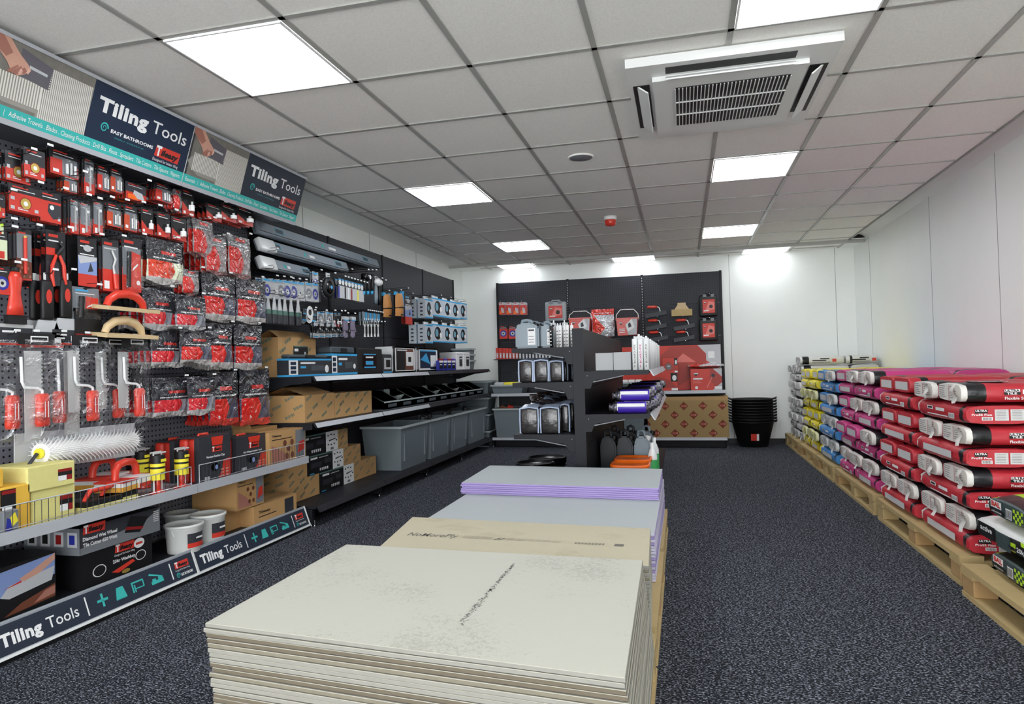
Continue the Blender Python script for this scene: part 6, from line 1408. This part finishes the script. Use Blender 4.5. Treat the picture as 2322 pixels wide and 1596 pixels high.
def plastic_case(px0, py0, px1, py1, body, label, shell='black'):
    x, z, w_, h_ = rect(px0, py0, px1, py1, YK); t = thing('plastic_case', label, 'tool case', (x, YK, z), 0, 'plastic cases on the back wall')
    part('shell', MB().bbox((-w_/2,0,0),(w_/2,.09,h_*.93),shell,.018,seg=3), t)
    m = MB().bbox((-w_*.33,-.008,h_*.14),(w_*.33,.0,h_*.74),'red',.004); m.poly([(-w_*.2,h_*.2),(w_*.3,h_*.3),(w_*.3,h_*.6),(0,h_*.66)],'pink_pale',-.009).disc(w_*.12,h_*.42,w_*.1,'black',-.0095,14).quad(-w_*.28,h_*.22,w_*.0,h_*.26,'white',-.0095); rubi(m, -w_*.2, h_*.6, w_*.07, -.0095); part('label', m, t, 'red label')
    part('handle', MB().tube([(-w_*.2,.04,h_*.92),(-w_*.17,.04,h_),(w_*.17,.04,h_),(w_*.2,.04,h_*.92)],.01,shell,8), t)
    part('latch', MB().box((-w_*.3,-.012,h_*.84),(-w_*.12,.0,h_*.96),'mid_grey').box((w_*.12,-.012,h_*.84),(w_*.3,.0,h_*.96),'mid_grey'), t)
    bhook(x, z+h_-.012)
plain('pink_pale', (225,120,110), .5)
plastic_case(1235,682,1284,727,'case_pale','translucent grey carry case with red label, upper left of the back wall','case_pale')
plastic_case(1585,666,1629,716,'black','black carry case with red label, upper one at the right end')
plastic_case(1585,720,1629,772,'black','black carry case with red label, lower one at the right end')
def tub_bucket(px0, px1, pyt, pyb, pyh, label):
    x, z, w_, h_ = rect(px0, pyt, px1, pyb, 8.66); zh = onY(px0, pyh, 8.66).z-z
    t = thing('handled_tub', label, 'tub', (x, 8.66, z), 0, 'red tubs with white handles')
    m = MB(); vs = [(-w_*.44,0,0),(w_*.44,0,0),(w_*.44,.16,0),(-w_*.44,.16,0),(-w_/2,-.008,h_),(w_/2,-.008,h_),(w_/2,.168,h_),(-w_/2,.168,h_)]
    m.add(vs, [(3,2,1,0),(0,1,5,4),(1,2,6,5),(2,3,7,6),(3,0,4,7),(4,5,6,7)], 'red_gloss'); part('body', m, t)
    q = MB(); f = lambda u, v: (u*w_*(.44+.06*v), v*h_); q.poly([f(.1,.02),f(.98,.02),f(.98,.98),f(.5,.98),f(-.1,.5)],'light_grey',-.0102); q.poly([f(.1,.2),f(.75,.45),f(.45,.95),f(-.15,.62)],'white',-.0112); q.poly([f(.15,.42),f(.45,.5),f(.3,.75),f(.1,.65)],'dark_grey',-.0122); rubi(q, -w_*.28, h_*.72, w_*.09, -.0112)
    for k in range(3): q.quad(-w_*.36,h_*(.14+.1*k),-w_*.1,h_*(.18+.1*k),'white',-.0112)
    part('label', q, t, 'red and grey printed front'); part('rim', MB().box((-w_/2-.006,-.014,h_-.012),(w_/2+.006,.174,h_+.004),'pink_pale'), t)
    part('handle', MB().tube([(-w_/2-.008,.08,h_-.02),(-w_/2-.002,.07,h_+.05),(-w_*.38,.06,zh-.02),(-w_*.3,.06,zh),(w_*.3,.06,zh),(w_*.38,.06,zh-.02),(w_/2+.002,.07,h_+.05),(w_/2+.008,.08,h_-.02)],.006,'white_gloss',8), t, 'white carrying handle'); bhook(x, z+zh-.012, 8.68)
tub_bucket(1290,1339,722,757,706,'red tub with white handle on the back wall, left one, partly behind the gondola'); tub_bucket(1397,1447,722,759,702,'red tub with white handle on the back wall, right one')
pouch_mat('pouch_foil', (214,60,50), (226,70,54), (200,202,206), (222,64,54), split=.8, lx=.6, footh=.05, slope=1.1)
x, z, w_, h_ = rect(1341,702,1394,764,YK); bhook(x, z+h_-.01); solo('foil_bag', pouch(w_, h_, .07, 'pouch_foil', 2), 'big shiny red and silver foil bag between the two handled tubs', 'foil bag', (x, YK, z), 0)
MATS['pouch_foil'].node_tree.nodes['Principled BSDF'].inputs['Metallic'].default_value = .35
def steel_trowel(px0, py0, px1, py1, label, float_=False):
    x, z, w_, h_ = rect(px0, py0, px1, py1, YK-.05); t = thing('finishing_trowel' if not float_ else 'sponge_float', label, 'trowel' if not float_ else 'float', (x, YK-.05, z), 0, 'trowels on the back wall' if not float_ else None)
    tilt = Matrix.Rotation(-.16 if not float_ else 0, 4, 'Y')
    if float_:
        part('plate', MB().box((-w_/2,0,0),(w_/2,.09,h_*.5),'wood'), t); part('handle', MB().prism([(-w_*.36,h_*.5),(w_*.36,h_*.5),(w_*.2,h_*.85),(.05,h_),(-.05,h_),(-w_*.2,h_*.85)],.03,.06,'beige_handle'), t)
    else:
        part('blade', MB().box((-w_*.5,0,0),(w_*.5,.1,h_*.32),'dark_grey',T=tilt), t, 'dark blade'); g = MB().lathe([(0,-w_*.26),(.014,-w_*.24),(.019,-w_*.1),(.017,0),(.02,w_*.1),(.014,w_*.2),(0,w_*.22)],'red_gloss',12,T=Matrix.Translation((-w_*.16,.03,h_*.74)) @ Matrix.Rotation(PI/2,4,'Y')); part('handle', g, t, 'red grip')
        part('neck', MB().tube([(w_*.06,.03,h_*.74),(w_*.14,.03,h_*.7),(w_*.2,.03,h_*.36)],.006,'white_gloss',8), t)
    bhook(x, z-.004)
for (a, b, c, d, l) in ((1463,689,1512,716,'trowel with red grip, top of the left column'),(1465,720,1512,745,'trowel with red grip, middle of the left column'),(1466,747,1516,772,'trowel with red grip, bottom of the left column'),(1528,719,1577,745,'trowel with red grip, upper one below the wooden float'),(1528,746,1576,771,'trowel with red grip, lowest one of the right column')): steel_trowel(a,b,c,d,l)
steel_trowel(1522,687,1570,715,'wooden-backed float above the right column of trowels', True)
# row of small red tile-cutter spares on a rail
for i in range(17):
    px = 1124+i*7.4; x, z, w_, h_ = rect(px, 789+i*.25, px+7, 814+i*.2, YK-.06)
    t = thing('blade_pack', f'small red and silver pack, number {i+1} from the left in the long low row', 'small pack', (x, YK-.06, z), 0, 'long row of small red and silver packs')
    part('pack', MB().box((-w_/2,0,0),(w_/2,.14,h_),'red' if i < 7 else 'black_card').quad(-w_*.3,h_*.1,w_*.35,h_*.55,'light_grey',-.001).disc(0,h_*.3,w_*.2,'white',-.0015,10), t)
part('display_hook', MB().box((onY(1122,800,YK).x,YK-.07,rect(1124,789,1131,814,YK-.06)[1]-.012),(onY(1250,800,YK).x,8.912,rect(1124,789,1131,814,YK-.06)[1]-.003),'black_steel'), bu)
# boxes on the middle shelf: deck at .6925
KZ = .693
def bbox_(px0, py0, px1, y, dep, deco, label, name='printed_box', cat='box', mat='red', z0=KZ, pyb=None, zt=None, group=None):
    a, b = onY(px0, 850, y), onY(px1, 850, y); h_ = onY((px0+px1)/2, py0, y).z-z0; w_ = b.x-a.x
    t = thing(name, label, cat, ((a.x+b.x)/2, y, z0), 0, group); part('box', MB().box((-w_/2,0,0),(w_/2,dep,h_),mat), t); m = MB(); deco(m, w_, h_); part('printing', m, t); return t, w_, h_
def big(m, w_, h):
    y = -.001; m.poly([(w_*.48,h),(w_*.5,h),(w_*.5,h*.45),(w_*.36,h*.65),(w_*.36,h*.8),(w_*.28,h)],'light_grey',y); m.poly([(-w_*.2,h*.55),(w_*.02,h*.98),(w_*.28,h*.98),(w_*.36,h*.8),(w_*.36,h*.5),(w_*.1,h*.1),(-w_*.1,h*.1)],'brick',y)
    m.poly([(w_*.04,h*.62),(w_*.14,h*.82),(w_*.26,h*.62)],'pink_pale',y-.0006); m.disc(-w_*.12,h*.2,w_*.035,'white',y-.0006,18); m.quad(-w_*.21,h*.22,-w_*.17,h*.27,'pink_pale',y-.0006); m.quad(w_*.38,h*.7,w_*.44,h*.85,'white',y-.0006); m.quad(w_*.4,h*.5,w_*.45,h*.6,'white',y-.0006)
    m.poly([(-w_*.08,h*.3),(-w_*.065,h*.3),(-.03*w_,h*.62),(-.05*w_,h*.62)],'light_grey',y-.0008)
plain('brick', (170,60,50), .5)
bbox_(1404,784,1636,8.68,.2,big,'big red box with grey corner at the back of the shelf')
def small(m, w_, h):
    y = -.001; m.poly([(w_*.5,h),(w_*.5,0),(w_*.2,0),(w_*.5,h*.36)],'light_grey',y); m.poly([(w_*.22,h),(w_*.5,h*.62),(w_*.5,h),],'light_grey',y); m.poly([(w_*.12,h),(w_*.22,h),(w_*.5,h*.6),(w_*.5,h*.38),(w_*.3,h*.12),(w_*.1,h*.5)],'brick',y)
    rubi(m, -w_*.33, h*.78, w_*.09, y-.0006); m.quad(-w_*.42,h*.5,-w_*.12,h*.57,'white',y-.0006); m.quad(-w_*.42,h*.42,-w_*.2,h*.45,'pink_pale',y-.0006); m.quad(-w_*.42,h*.34,-w_*.16,h*.37,'pink_pale',y-.0006); m.disc(-w_*.32,h*.12,w_*.05,'white',y-.0006,14)
    m.disc(w_*.22,h*.68,w_*.06,'dark_grey',y-.001,14); m.poly([(w_*.0,h*.12),(w_*.03,h*.1),(w_*.2,h*.6),(w_*.18,h*.62)],'pink_pale',y-.001); m.quad(w_*.26,h*.04,w_*.48,h*.17,'white',y-.001)
_, ws, hs = bbox_(1566,836,1637,8.50,.09,small,'red mixer box in front of the big red box, right end of the shelf')
b = onY(1601,836,8.5); o = solo('cleaning_bag', pouch(.42,.22,.06,'pouch_foil',1), 'clear bag with red and white card lying on the red mixer box', 'bag', (b.x, 8.51, KZ+hs+.031-.0), rot=(-1.45,0,0)); o.location.y = 8.485; o.location.z = KZ+hs+.03
def knee(m, w_, h):
    y = -.001; m.quad(w_*.28,h*.5,w_*.5,h,'black',y).disc(w_*.4,h*.72,w_*.07,'white',y-.0006,12,rz=h*.16).poly([(-w_*.5,h*.15),(w_*.5,h*.15),(w_*.25,h*.6),(-w_*.1,h*.8),(-w_*.4,h*.6)],'brick',y-.0003).disc(-w_*.1,h*.42,w_*.2,'black_gloss',y-.0008,18,rz=h*.2).disc(-w_*.1,h*.45,w_*.1,'light_grey',y-.0012,12,rz=h*.06).quad(w_*.3,h*.02,w_*.5,h*.14,'white',y-.0006)
t1, w1, h1 = bbox_(1466,846,1536,8.52,.07,knee,'lower red knee pad box, left of the mixer box')
t2, w2, h2 = bbox_(1503,812,1537,8.525,.06,knee,'upper red knee pad box standing on the lower one',z0=KZ+h1+.001)
# patterned carton
def diamonds(m, w_, h):
    s = .052; dx = .222
    for r_ in range(-1, 6):
        for c in range(-1, 8):
            x = -w_/2+.1+c*dx+(dx/2 if r_ % 2 else 0); z = .05+r_*.109
            pts = [(x,z-s),(x+s,z),(x,z+s),(x-s,z)]; pts = [(min(max(a,-w_/2),w_/2), min(max(b,0),h)) for a, b in pts]
            if x < -w_/2-s or x > w_/2+s or z > h+s or z < -s: continue
            if max(a for a, _ in pts)-min(a for a, _ in pts) < .01 or max(b for _, b in pts)-min(b for _, b in pts) < .01: continue
            m.poly(pts,'diamond_brown',-.001)
            if abs(x) < w_/2-.04 and .03 < z < h-.03: m.quad(x-s*.62,z-s*.22,x+s*.62,z+s*.22,'diamond_pink',-.0014); m.quad(x+s*.4,z-s*.15,x+s*.58,z+s*.15,'skin',-.0016)
plain('carton_olive', (160,132,88), .85, var=.05); plain('diamond_brown', (120,52,30), .7); plain('diamond_pink', (170,90,72), .7)
a, b = onY(1468,940,8.49), onY(1652,940,8.49); hh = onY(1600,899,8.49).z-.1265; w_ = b.x-a.x
t = thing('patterned_carton', 'large brown carton printed with dark red diamonds, under the red boxes', 'carton', ((a.x+b.x)/2,8.49,.1285), 0)
part('box', MB().box((-w_/2,0,0),(w_/2,.34,hh),'carton_olive').quad(-w_/2,hh-.045,w_/2,hh,'wood_dark',-.0005), t)
m = MB(); diamonds(m, w_, hh-.05); part('printing', m, t, 'dark red diamond pattern')

crate(-2.08, 8.5, .1285, .62, .36, .37, 'large grey crate on the base shelf of the back unit, left end, with red packs', 'grey crates on the back unit')
crate(-1.40, 8.5, .1285, .6, .36, .37, 'large grey crate on the base shelf of the back unit, second from the left', 'grey crates on the back unit')
crate(-.72, 8.5, .1285, .5, .36, .37, 'large grey crate on the base shelf of the back unit, behind the gondola', 'grey crates on the back unit')
for i in range(5): solo('boxed_part', MB().bbox((-.07,-.01,0),(.07,.03,.13),['brown','red','dark_grey','red','dark_red'][i],.006), f'{["brown","red","grey","bright red","dark red"][i]} pack standing in the left grey crate of the back unit', 'pack', (-2.3+i*.11, 8.58+.03*(i%2), .40), rot=(.2,.5-.2*i,.2))
for i, (x, l) in enumerate(((-2.2,'grey bin with yellow pads on the middle shelf of the back unit'),(-1.2,'grey bin on the middle shelf, hidden by the gondola'),(-.62,'grey bin with white bags on the middle shelf, seen past the gondola'))):
    crate(x, 8.5, KZ+.0005, .42 if i < 2 else .30, .34 if i < 2 else .165, .11, l, 'low grey bins on the middle shelf')
    if i != 1:
        for k in range(3): solo('pad' if i == 0 else 'small_bag', MB().bbox((-.06,0,0),(.06,.22,.09),'yellow' if (i == 0 and k > 0) else 'white' if i else 'light_grey',.012,seg=2), (['pale','yellow','deep yellow'][k]+' pad in the left low bin of the back unit') if i == 0 else ['left','middle','right'][k]+' white bag in the low bin seen past the gondola', 'pad' if i == 0 else 'bag', (x-.125+k*.125 if i == 0 else x-.085+k*.085, 8.55 if i == 0 else 8.51, KZ+.05), 0, scale=(1,1,1) if i == 0 else (.62,.6,1))
# ================================================================ goods on the gondola
def jerrycan(x, y, z, w_, d, h, mat, label, group, rz=0, cap='black', lab=True):
    t = thing('jerrycan', label, 'jerrycan', (x, y, z), rz, group)
    b = MB(); b.prism([(-w_/2,0),(w_/2,0),(w_/2,h*.74),(w_*.18,h*.9),(-w_*.3,h*.9),(-w_/2,h*.76)], -d/2, d/2, mat)
    me = b.mesh('jerry'); bm = bmesh.new(); bm.from_mesh(me); bmesh.ops.remove_doubles(bm, verts=bm.verts, dist=1e-5); bmesh.ops.bevel(bm, geom=bm.edges[:], offset=.012, segments=2, affect='EDGES'); bm.to_mesh(me); bm.free()
    part('body', me, t)
    part('handle', MB().tube([(-w_*.28,0,h*.88),(-w_*.26,0,h*.98),(-w_*.05,0,h*1.0),(w_*.12,0,h*.97),(w_*.16,0,h*.88)],.011,mat,8), t); part('cap', MB().cyl((w_*.3,0,h*.82),(w_*.36,0,h*.9),.022,cap,14), t)
    if lab: part('label', MB().box((w_*.04,-d/2-.0015,h*.12),(w_*.36,-d/2,h*.7),'white').quad(w_*.08,h*.6,w_*.32,h*.66,'dark_grey',-d/2-.002).quad(w_*.08,h*.2,w_*.3,h*.22,'line_grey',-d/2-.002).quad(w_*.08,h*.3,w_*.3,h*.32,'line_grey',-d/2-.002).quad(w_*.08,h*.4,w_*.3,h*.42,'line_grey',-d/2-.002), t, 'white printed label')
ZL1, ZL2, ZL3 = 1.1635, .9305, .5805
for i in range(5): jerrycan(-1.03, 4.62+i*.21, ZL1, .165, .13, .195, 'jerry_grey', f'blue-grey jerrycan on the top left gondola shelf, {["nearest","second","third","fourth","farthest"][i]} in the row', 'blue-grey jerrycans on the gondola', rz=0)
for i in range(3): jerrycan(-.90, 4.66+i*.22, ZL1, .09, .13, .18, 'jerry_grey', f'blue-grey jerrycan in the inner row, {["nearest","second","third"][i]} one', 'inner jerrycans on the gondola')
def cartridge(x, y, z, r, h, label, group, col='white', prt='black', txt=None):
    t = thing('sealant_cartridge', label, 'sealant cartridge', (x, y, z), 0, group)
    part('tube', MB().lathe([(0,0),(r,0),(r,h),(r*.9,h+.003),(r*.3,h+.004)],col,18), t); part('nozzle', MB().lathe([(r*.32,h+.003),(r*.3,h+.012),(r*.28,h+.02),(0,h+.021)],'white',12), t)
    m = MB()
    if txt: m.text(txt, 0, 0, r*.62, prt, 0, bold=.02, width=h*.62, T=Matrix.Translation((r*.3,-r-.0015,h*.22)) @ Matrix.Rotation(-PI/2,4,'Y')); m.quad(-r*.2,h*.08,r*.0,h*.17,prt,-r-.0015)
    else:
        for k in range(5): m.quad(-r*.6,h*(.1+.16*k),r*(.2+.08*(k % 4)),h*(.1+.16*k)+.006,prt,-r*1.0-.0012)
    part('printing', m, t, 'printed lettering')
for i in range(6): cartridge(-.845+i*.024 if i else -.86, 4.56+(i%2)*.035, ZL1, .0115, .145, f'white cartridge with {"black" if i else "dark"} print beside the gondola post, {["first","second","third","fourth","fifth","sixth"][i]} from left', 'white cartridges beside the gondola post', 'black' if i == 0 else 'white', 'white' if i == 0 else 'print_grey')
for i in range(2): cartridge(-.86+i*.075, 4.66, ZL1, .016, .17, ['pinkish capped cartridge behind the front ones, left','pinkish capped cartridge behind the front ones, right'][i], 'capped cartridges', 'light_grey', 'red')
def soft_pack(x, y, z, w_, d, h, label, group, mat='pack_dark', cat='packet', rim='window_blue'):
    t = thing('grout_packet', label, cat, (x, y, z), rnd.uniform(-.05,.05), group); r = random.Random(int(x*1000+y*77))
    b = MB().bbox((-w_/2,-d/2,0),(w_/2,d/2,h*.9),mat,.015,seg=2); part('bag', b, t)
    e = MB()
    for sx in (-1,1): e.tube([(sx*w_/2,-d/2,.005),(sx*(w_/2+.002),-d/2,h*.45),(sx*w_/2,-d/2,h*.88)],.006,'pack_rim',6)
    e.tube([(-w_/2,-d/2,h*.88),(0,-d/2+.01,h*.92),(w_/2,-d/2,h*.88)],.006,'pack_rim',6); part('seam', e, t, 'pale edge seam'); part('top_fold', MB().add([(-w_/2,-d/2+.01,h*.88),(w_/2,-d/2+.01,h*.88),(w_*.42,d*.3,h*1.02),(-w_*.4,d*.3,h)], [(0,1,2,3)], 'pack_rim'), t)
plain('pack_dark', (42,38,38), .25, var=.3, scale=30, bump=.6, bscale=25, coat=.6); plain('pack_rim', (168,182,206), .3)
for i in range(10): soft_pack(-1.035 if i % 2 == 0 else -.93, 4.58+(i//2)*.2, ZL2, .095, .12, .165, f'black and pale blue packet on the middle left gondola shelf, {["nearest","second","third","fourth","farthest"][i//2]} {"outer" if i % 2 == 0 else "inner"} one', 'dark packets on the middle left shelf')
for i in range(4): soft_pack(-.83, 4.6+i*.2, ZL2, .09, .12, .155, f'dark packet nearest the gondola panel, {["first","second","third","fourth"][i]} from the front', 'dark packets by the gondola panel')
for i in range(2):
    for k in range(4): soft_pack(-1.03+i*.145, 4.62+k*.22, ZL3, .125, .13, .195, f'black and pale blue packet on the lowest left shelf, {["outer","inner"][i]} column, {["nearest","second","third","farthest"][k]}', 'large dark packets on the lowest left shelf')
for k in range(3): soft_pack(-.80, 4.72+k*.24, ZL3, .06, .13, .21, f'flattened dark packet beside the lowest shelf panel, {["first","second","third"][k]} from front', 'flattened packets')
pouch_mat('pouch_dark', (40,36,38), (70,62,62), (150,165,190), (60,55,58), split=.8)
for k in range(5): o = solo('grout_packet', pouch(.16,.24,.05,'pouch_dark',k) if 'pouch_dark' in MATS else None, f'shiny dark packet lying across the others on the lowest left shelf, {["nearest","second","third","fourth","farthest"][k]}', 'packet', (-.95+.02*k, 4.66+k*.2, ZL3+.205), rot=(-1.35,0,.3), group='packets lying on top, lowest left shelf')
# black buckets on the floor left of the gondola
def black_bucket(px, py, zt, r, label):
    p = onZ(px, py, zt); t = thing('black_bucket', label, 'bucket', (p.x, p.y, 0), 0, 'black lidded buckets')
    part('body', MB().lathe([(0,0),(r*.85,0),(r*.98,zt-.03),(r,zt-.03)],'black',28), t); part('lid', MB().lathe([(r*1.03,zt-.045),(r*1.05,zt-.04),(r*1.05,zt),(r*1.0,zt+.002),(r*.97,zt-.012),(0,zt-.012)],'black_gloss',32), t, 'glossy lid'); part('handle', MB().tube([(r*1.06*math.cos(a),r*1.06*math.sin(a),zt-.06) for a in [PI+PI*i/14 for i in range(15)]],.004,'dark_grey',6), t)
black_bucket(1214, 1048, .31, .14, 'black lidded bucket on the floor, front one left of the gondola'); black_bucket(1241, 1036, .27, .155, 'black lidded bucket on the floor, rear one left of the gondola')
# right side
R1z, R2z, RBz = .9985, .7135, .1305
def gbox(x, w_, y, d, h, z, label, mat='light_grey', group='plain grey cartons'):
    t = thing('plain_carton', label, 'carton', (x, y, z), 0, group); part('box', MB().bbox((-w_/2,0,0),(w_/2,d,h),mat,.003), t); part('lid_seam', MB().quad(-w_/2+.001,h*.985,w_/2-.001,h*.992,'mid_grey',-.0006).box((-.002,0,h),(.002,d,h+.0006),'mid_grey'), t)
plain('carton_grey', (176,178,180), .6)
gbox(-.508, .118, 4.57, .2, .118, R1z, 'plain grey carton on the top right gondola shelf, left one', 'carton_grey'); gbox(-.388, .116, 4.56, .2, .12, R1z, 'plain grey carton on the top right gondola shelf, right one', 'carton_grey'); gbox(-.325, .004+.0, 4.60, .18, .13, R1z, 'thin grey board beside the cartons', 'carton_grey', None)
for i, c in enumerate(('print_grey','magenta_print','print_grey')): cartridge(-.303+i*.037, 4.53, R1z, .0175, .2, f'white BOARD-FIX cartridge, {["left one with dark letters","middle one with magenta letters","right one with dark letters"][i]}', 'white cartridges at the front of the top right shelf', 'white_gloss', c, 'BOARD-FIX')
for i in range(3):
    for k in range(4): cartridge(-.303+i*.037, 4.572+k*.04, R1z, .0175, .2 if k < 2 else .19, f'white cartridge behind the {["left","middle","right"][i]} front one, {["second","third","fourth","fifth"][k]} in line', 'white cartridges in the rows behind', 'white_gloss', 'print_grey')
for i in range(6): cartridge(-.235+.003*(i % 2), 4.9+i*.3, R1z, .028, .2, f'white cartridge along the shelf edge, {["nearest","second","third","fourth","fifth","farthest"][i]} one', 'white cartridges along the shelf edge', 'white_gloss', 'deep_blue')
for i in range(5): cartridge(-.30, 4.95+i*.3, R1z, .028, .23, f'blue-printed cartridge in the inner row, {["nearest","second","third","fourth","farthest"][i]} one', 'blue-printed cartridges', 'white_gloss', 'deep_blue')
def sausage(x, y, z, label, rz=0, k=0):
    t = thing('foil_sausage', label, 'foil pack', (x+(rnd.uniform(-.02,.04) if k else 0), y, z), rz+(rnd.uniform(-.3,.3) if k else 0), 'purple and silver foil packs'); L2 = .115; Ty = Matrix.Rotation(PI/2,4,'Y')
    part('sleeve', MB().lathe([(.036,-L2*.75),(.0385,-L2*.7),(.0385,L2*.85),(.036,L2*.9)],'purple' if k % 3 == 0 else 'foil' if k % 3 == 1 else 'pack_dark',20,T=Matrix.Translation((0,0,.0385)) @ Ty), t)
    part('foil_end', MB().lathe([(0,-L2*1.25),(.03,-L2*1.2),(.02,-L2*1.05),(.035,-L2*.95),(.036,-L2*.75)],'foil',14,T=Matrix.Translation((0,0,.0385)) @ Ty), t); part('foil_end', MB().lathe([(.036,L2*.9),(.03,L2*1.02),(.014,L2*1.08),(.02,L2*1.15),(0,L2*1.15)],'foil',14,T=Matrix.Translation((0,0,.0385)) @ Ty), t)
    part('band', MB().box((-L2*.72,-.0395,.045),(L2*.82,-.032,.066),'white').box((-L2*.74,-.0405,.02),(-L2*.70,-.03,.066),'white'), t, 'white stripe')
plain('foil', (120,118,128), .22, metal=.8, bump=1, bscale=60)
for k in range(9):
    sausage(-.345, 4.58+k*.3*.9, R2z, f'purple foil pack on the lower right gondola shelf, lower row, {NUM[k]} from the front', k=k*2)
    sausage(-.325, 4.62+k*.3*.9, R2z+.078, f'purple foil pack on the lower right gondola shelf, upper row, {NUM[k]} from the front', k=k)
    if k: sausage(-.33, 4.70+k*.3*.9, R2z, f'purple foil pack filling the lower row, {NUM[k]} from the front', k=k+1)
for k in range(3): jerrycan(-.56+k*.125, 5.2, RBz, .12, .14, .41, 'jerry_dark' if k < 2 else 'jerry_grey', ['dark jerrycan on the gondola base, left one','dark jerrycan on the gondola base, middle one','grey jerrycan on the gondola base, right one'][k], 'jerrycans on the gondola base', lab=False, cap='black' if k < 2 else 'white')
for k in range(3): jerrycan(-.54+k*.125, 5.55, RBz, .11, .14, .41, 'jerry_dark' if k < 2 else 'jerry_grey', ['dark jerrycan in the second rank on the gondola base, left','dark jerrycan in the second rank on the gondola base, right','grey jerrycan in the second rank by the aisle'][k], 'second rank jerrycans', lab=False)
for k in range(2):
    t = thing('spray_bottle', ['green labelled white bottle at the gondola base edge, nearer','green labelled white bottle at the gondola base edge, farther'][k], 'bottle', (-.232, 5.0+k*.33, RBz), 0, 'green labelled bottles'); part('body', MB().lathe([(0,0),(.032,0),(.034,.01),(.034,.25),(.02,.29),(.014,.30),(.014,.34),(0,.34)],'white_gloss',16), t); part('label', MB().lathe([(.0348,.04),(.0348,.22)],'green',16), t)
for k in range(2):
    t = thing('orange_tub', ['orange lidded tub on the gondola base, nearer one','orange lidded tub on the gondola base, farther one'][k], 'tub', (-.36, 4.62+k*.27, RBz), 0, 'orange lidded tubs'); h_ = .235
    part('body', MB().lathe([(0,0),(.105,0),(.125,h_)],'white_gloss',28,sx=1,sy_=.9,pw=6), t, 'white tub'); part('lid', MB().lathe([(.128,h_-.006),(.130,h_),(.130,h_+.012),(.118,h_+.014),(.114,h_+.006),(0,h_+.006)],'orange',32,sy_=.9,pw=6), t, 'orange lid')
# nested black rubber tubs by the back wall
plain('rubber_black', (13,13,14), .55)
pt_ = onZ(1708, 1010, 0)
for k in range(9):
    t = thing('rubber_tub', f'black two-handled rubber tub, {["bottom","second","third","fourth","fifth","sixth","seventh","eighth","top"][k]} one of the nested stack', 'rubber tub', (pt_.x, 8.72, .001+k*.034), 0, 'nested black rubber tubs'); r0, r1, h_ = .165, .245, .30
    part('body', MB().lathe([(0,0),(r0,0),(r1-.004,h_-.008),(r1,h_-.007),(r1,h_),(r1-.009,h_),(r0-.005,.004),(0,.004)],'rubber_black',32), t)
    for s in (-1, 1): part('handle', MB().tube([(s*(r1-.01),-.05,h_-.005),(s*(r1+.02),-.045,h_+.0),(s*(r1+.03),0,h_+.012),(s*(r1+.02),.045,h_+.0),(s*(r1-.01),.05,h_-.005)],.0075,'rubber_black',8), t)
    if k == 0: part('sticker', MB().add([(-.045+.09*i/3, -math.sqrt(.200**2-(-.045+.09*i/3)**2)-.014+.0*i+(.02*(z_-.1)*-2.2 if 0 else -.0)-(z_-.1)*.2, z_) for z_ in (.085,.165) for i in range(4)], [(i,i+1,i+5,i+4) for i in range(3)], 'red').add([(.02+.025*i, -math.sqrt(.200**2-(.02+.025*i)**2)-.016-(z_-.1)*.2, z_) for z_ in (.085,.165) for i in range(2)], [(0,1,3,2)], 'white'), t, 'red and white sticker')
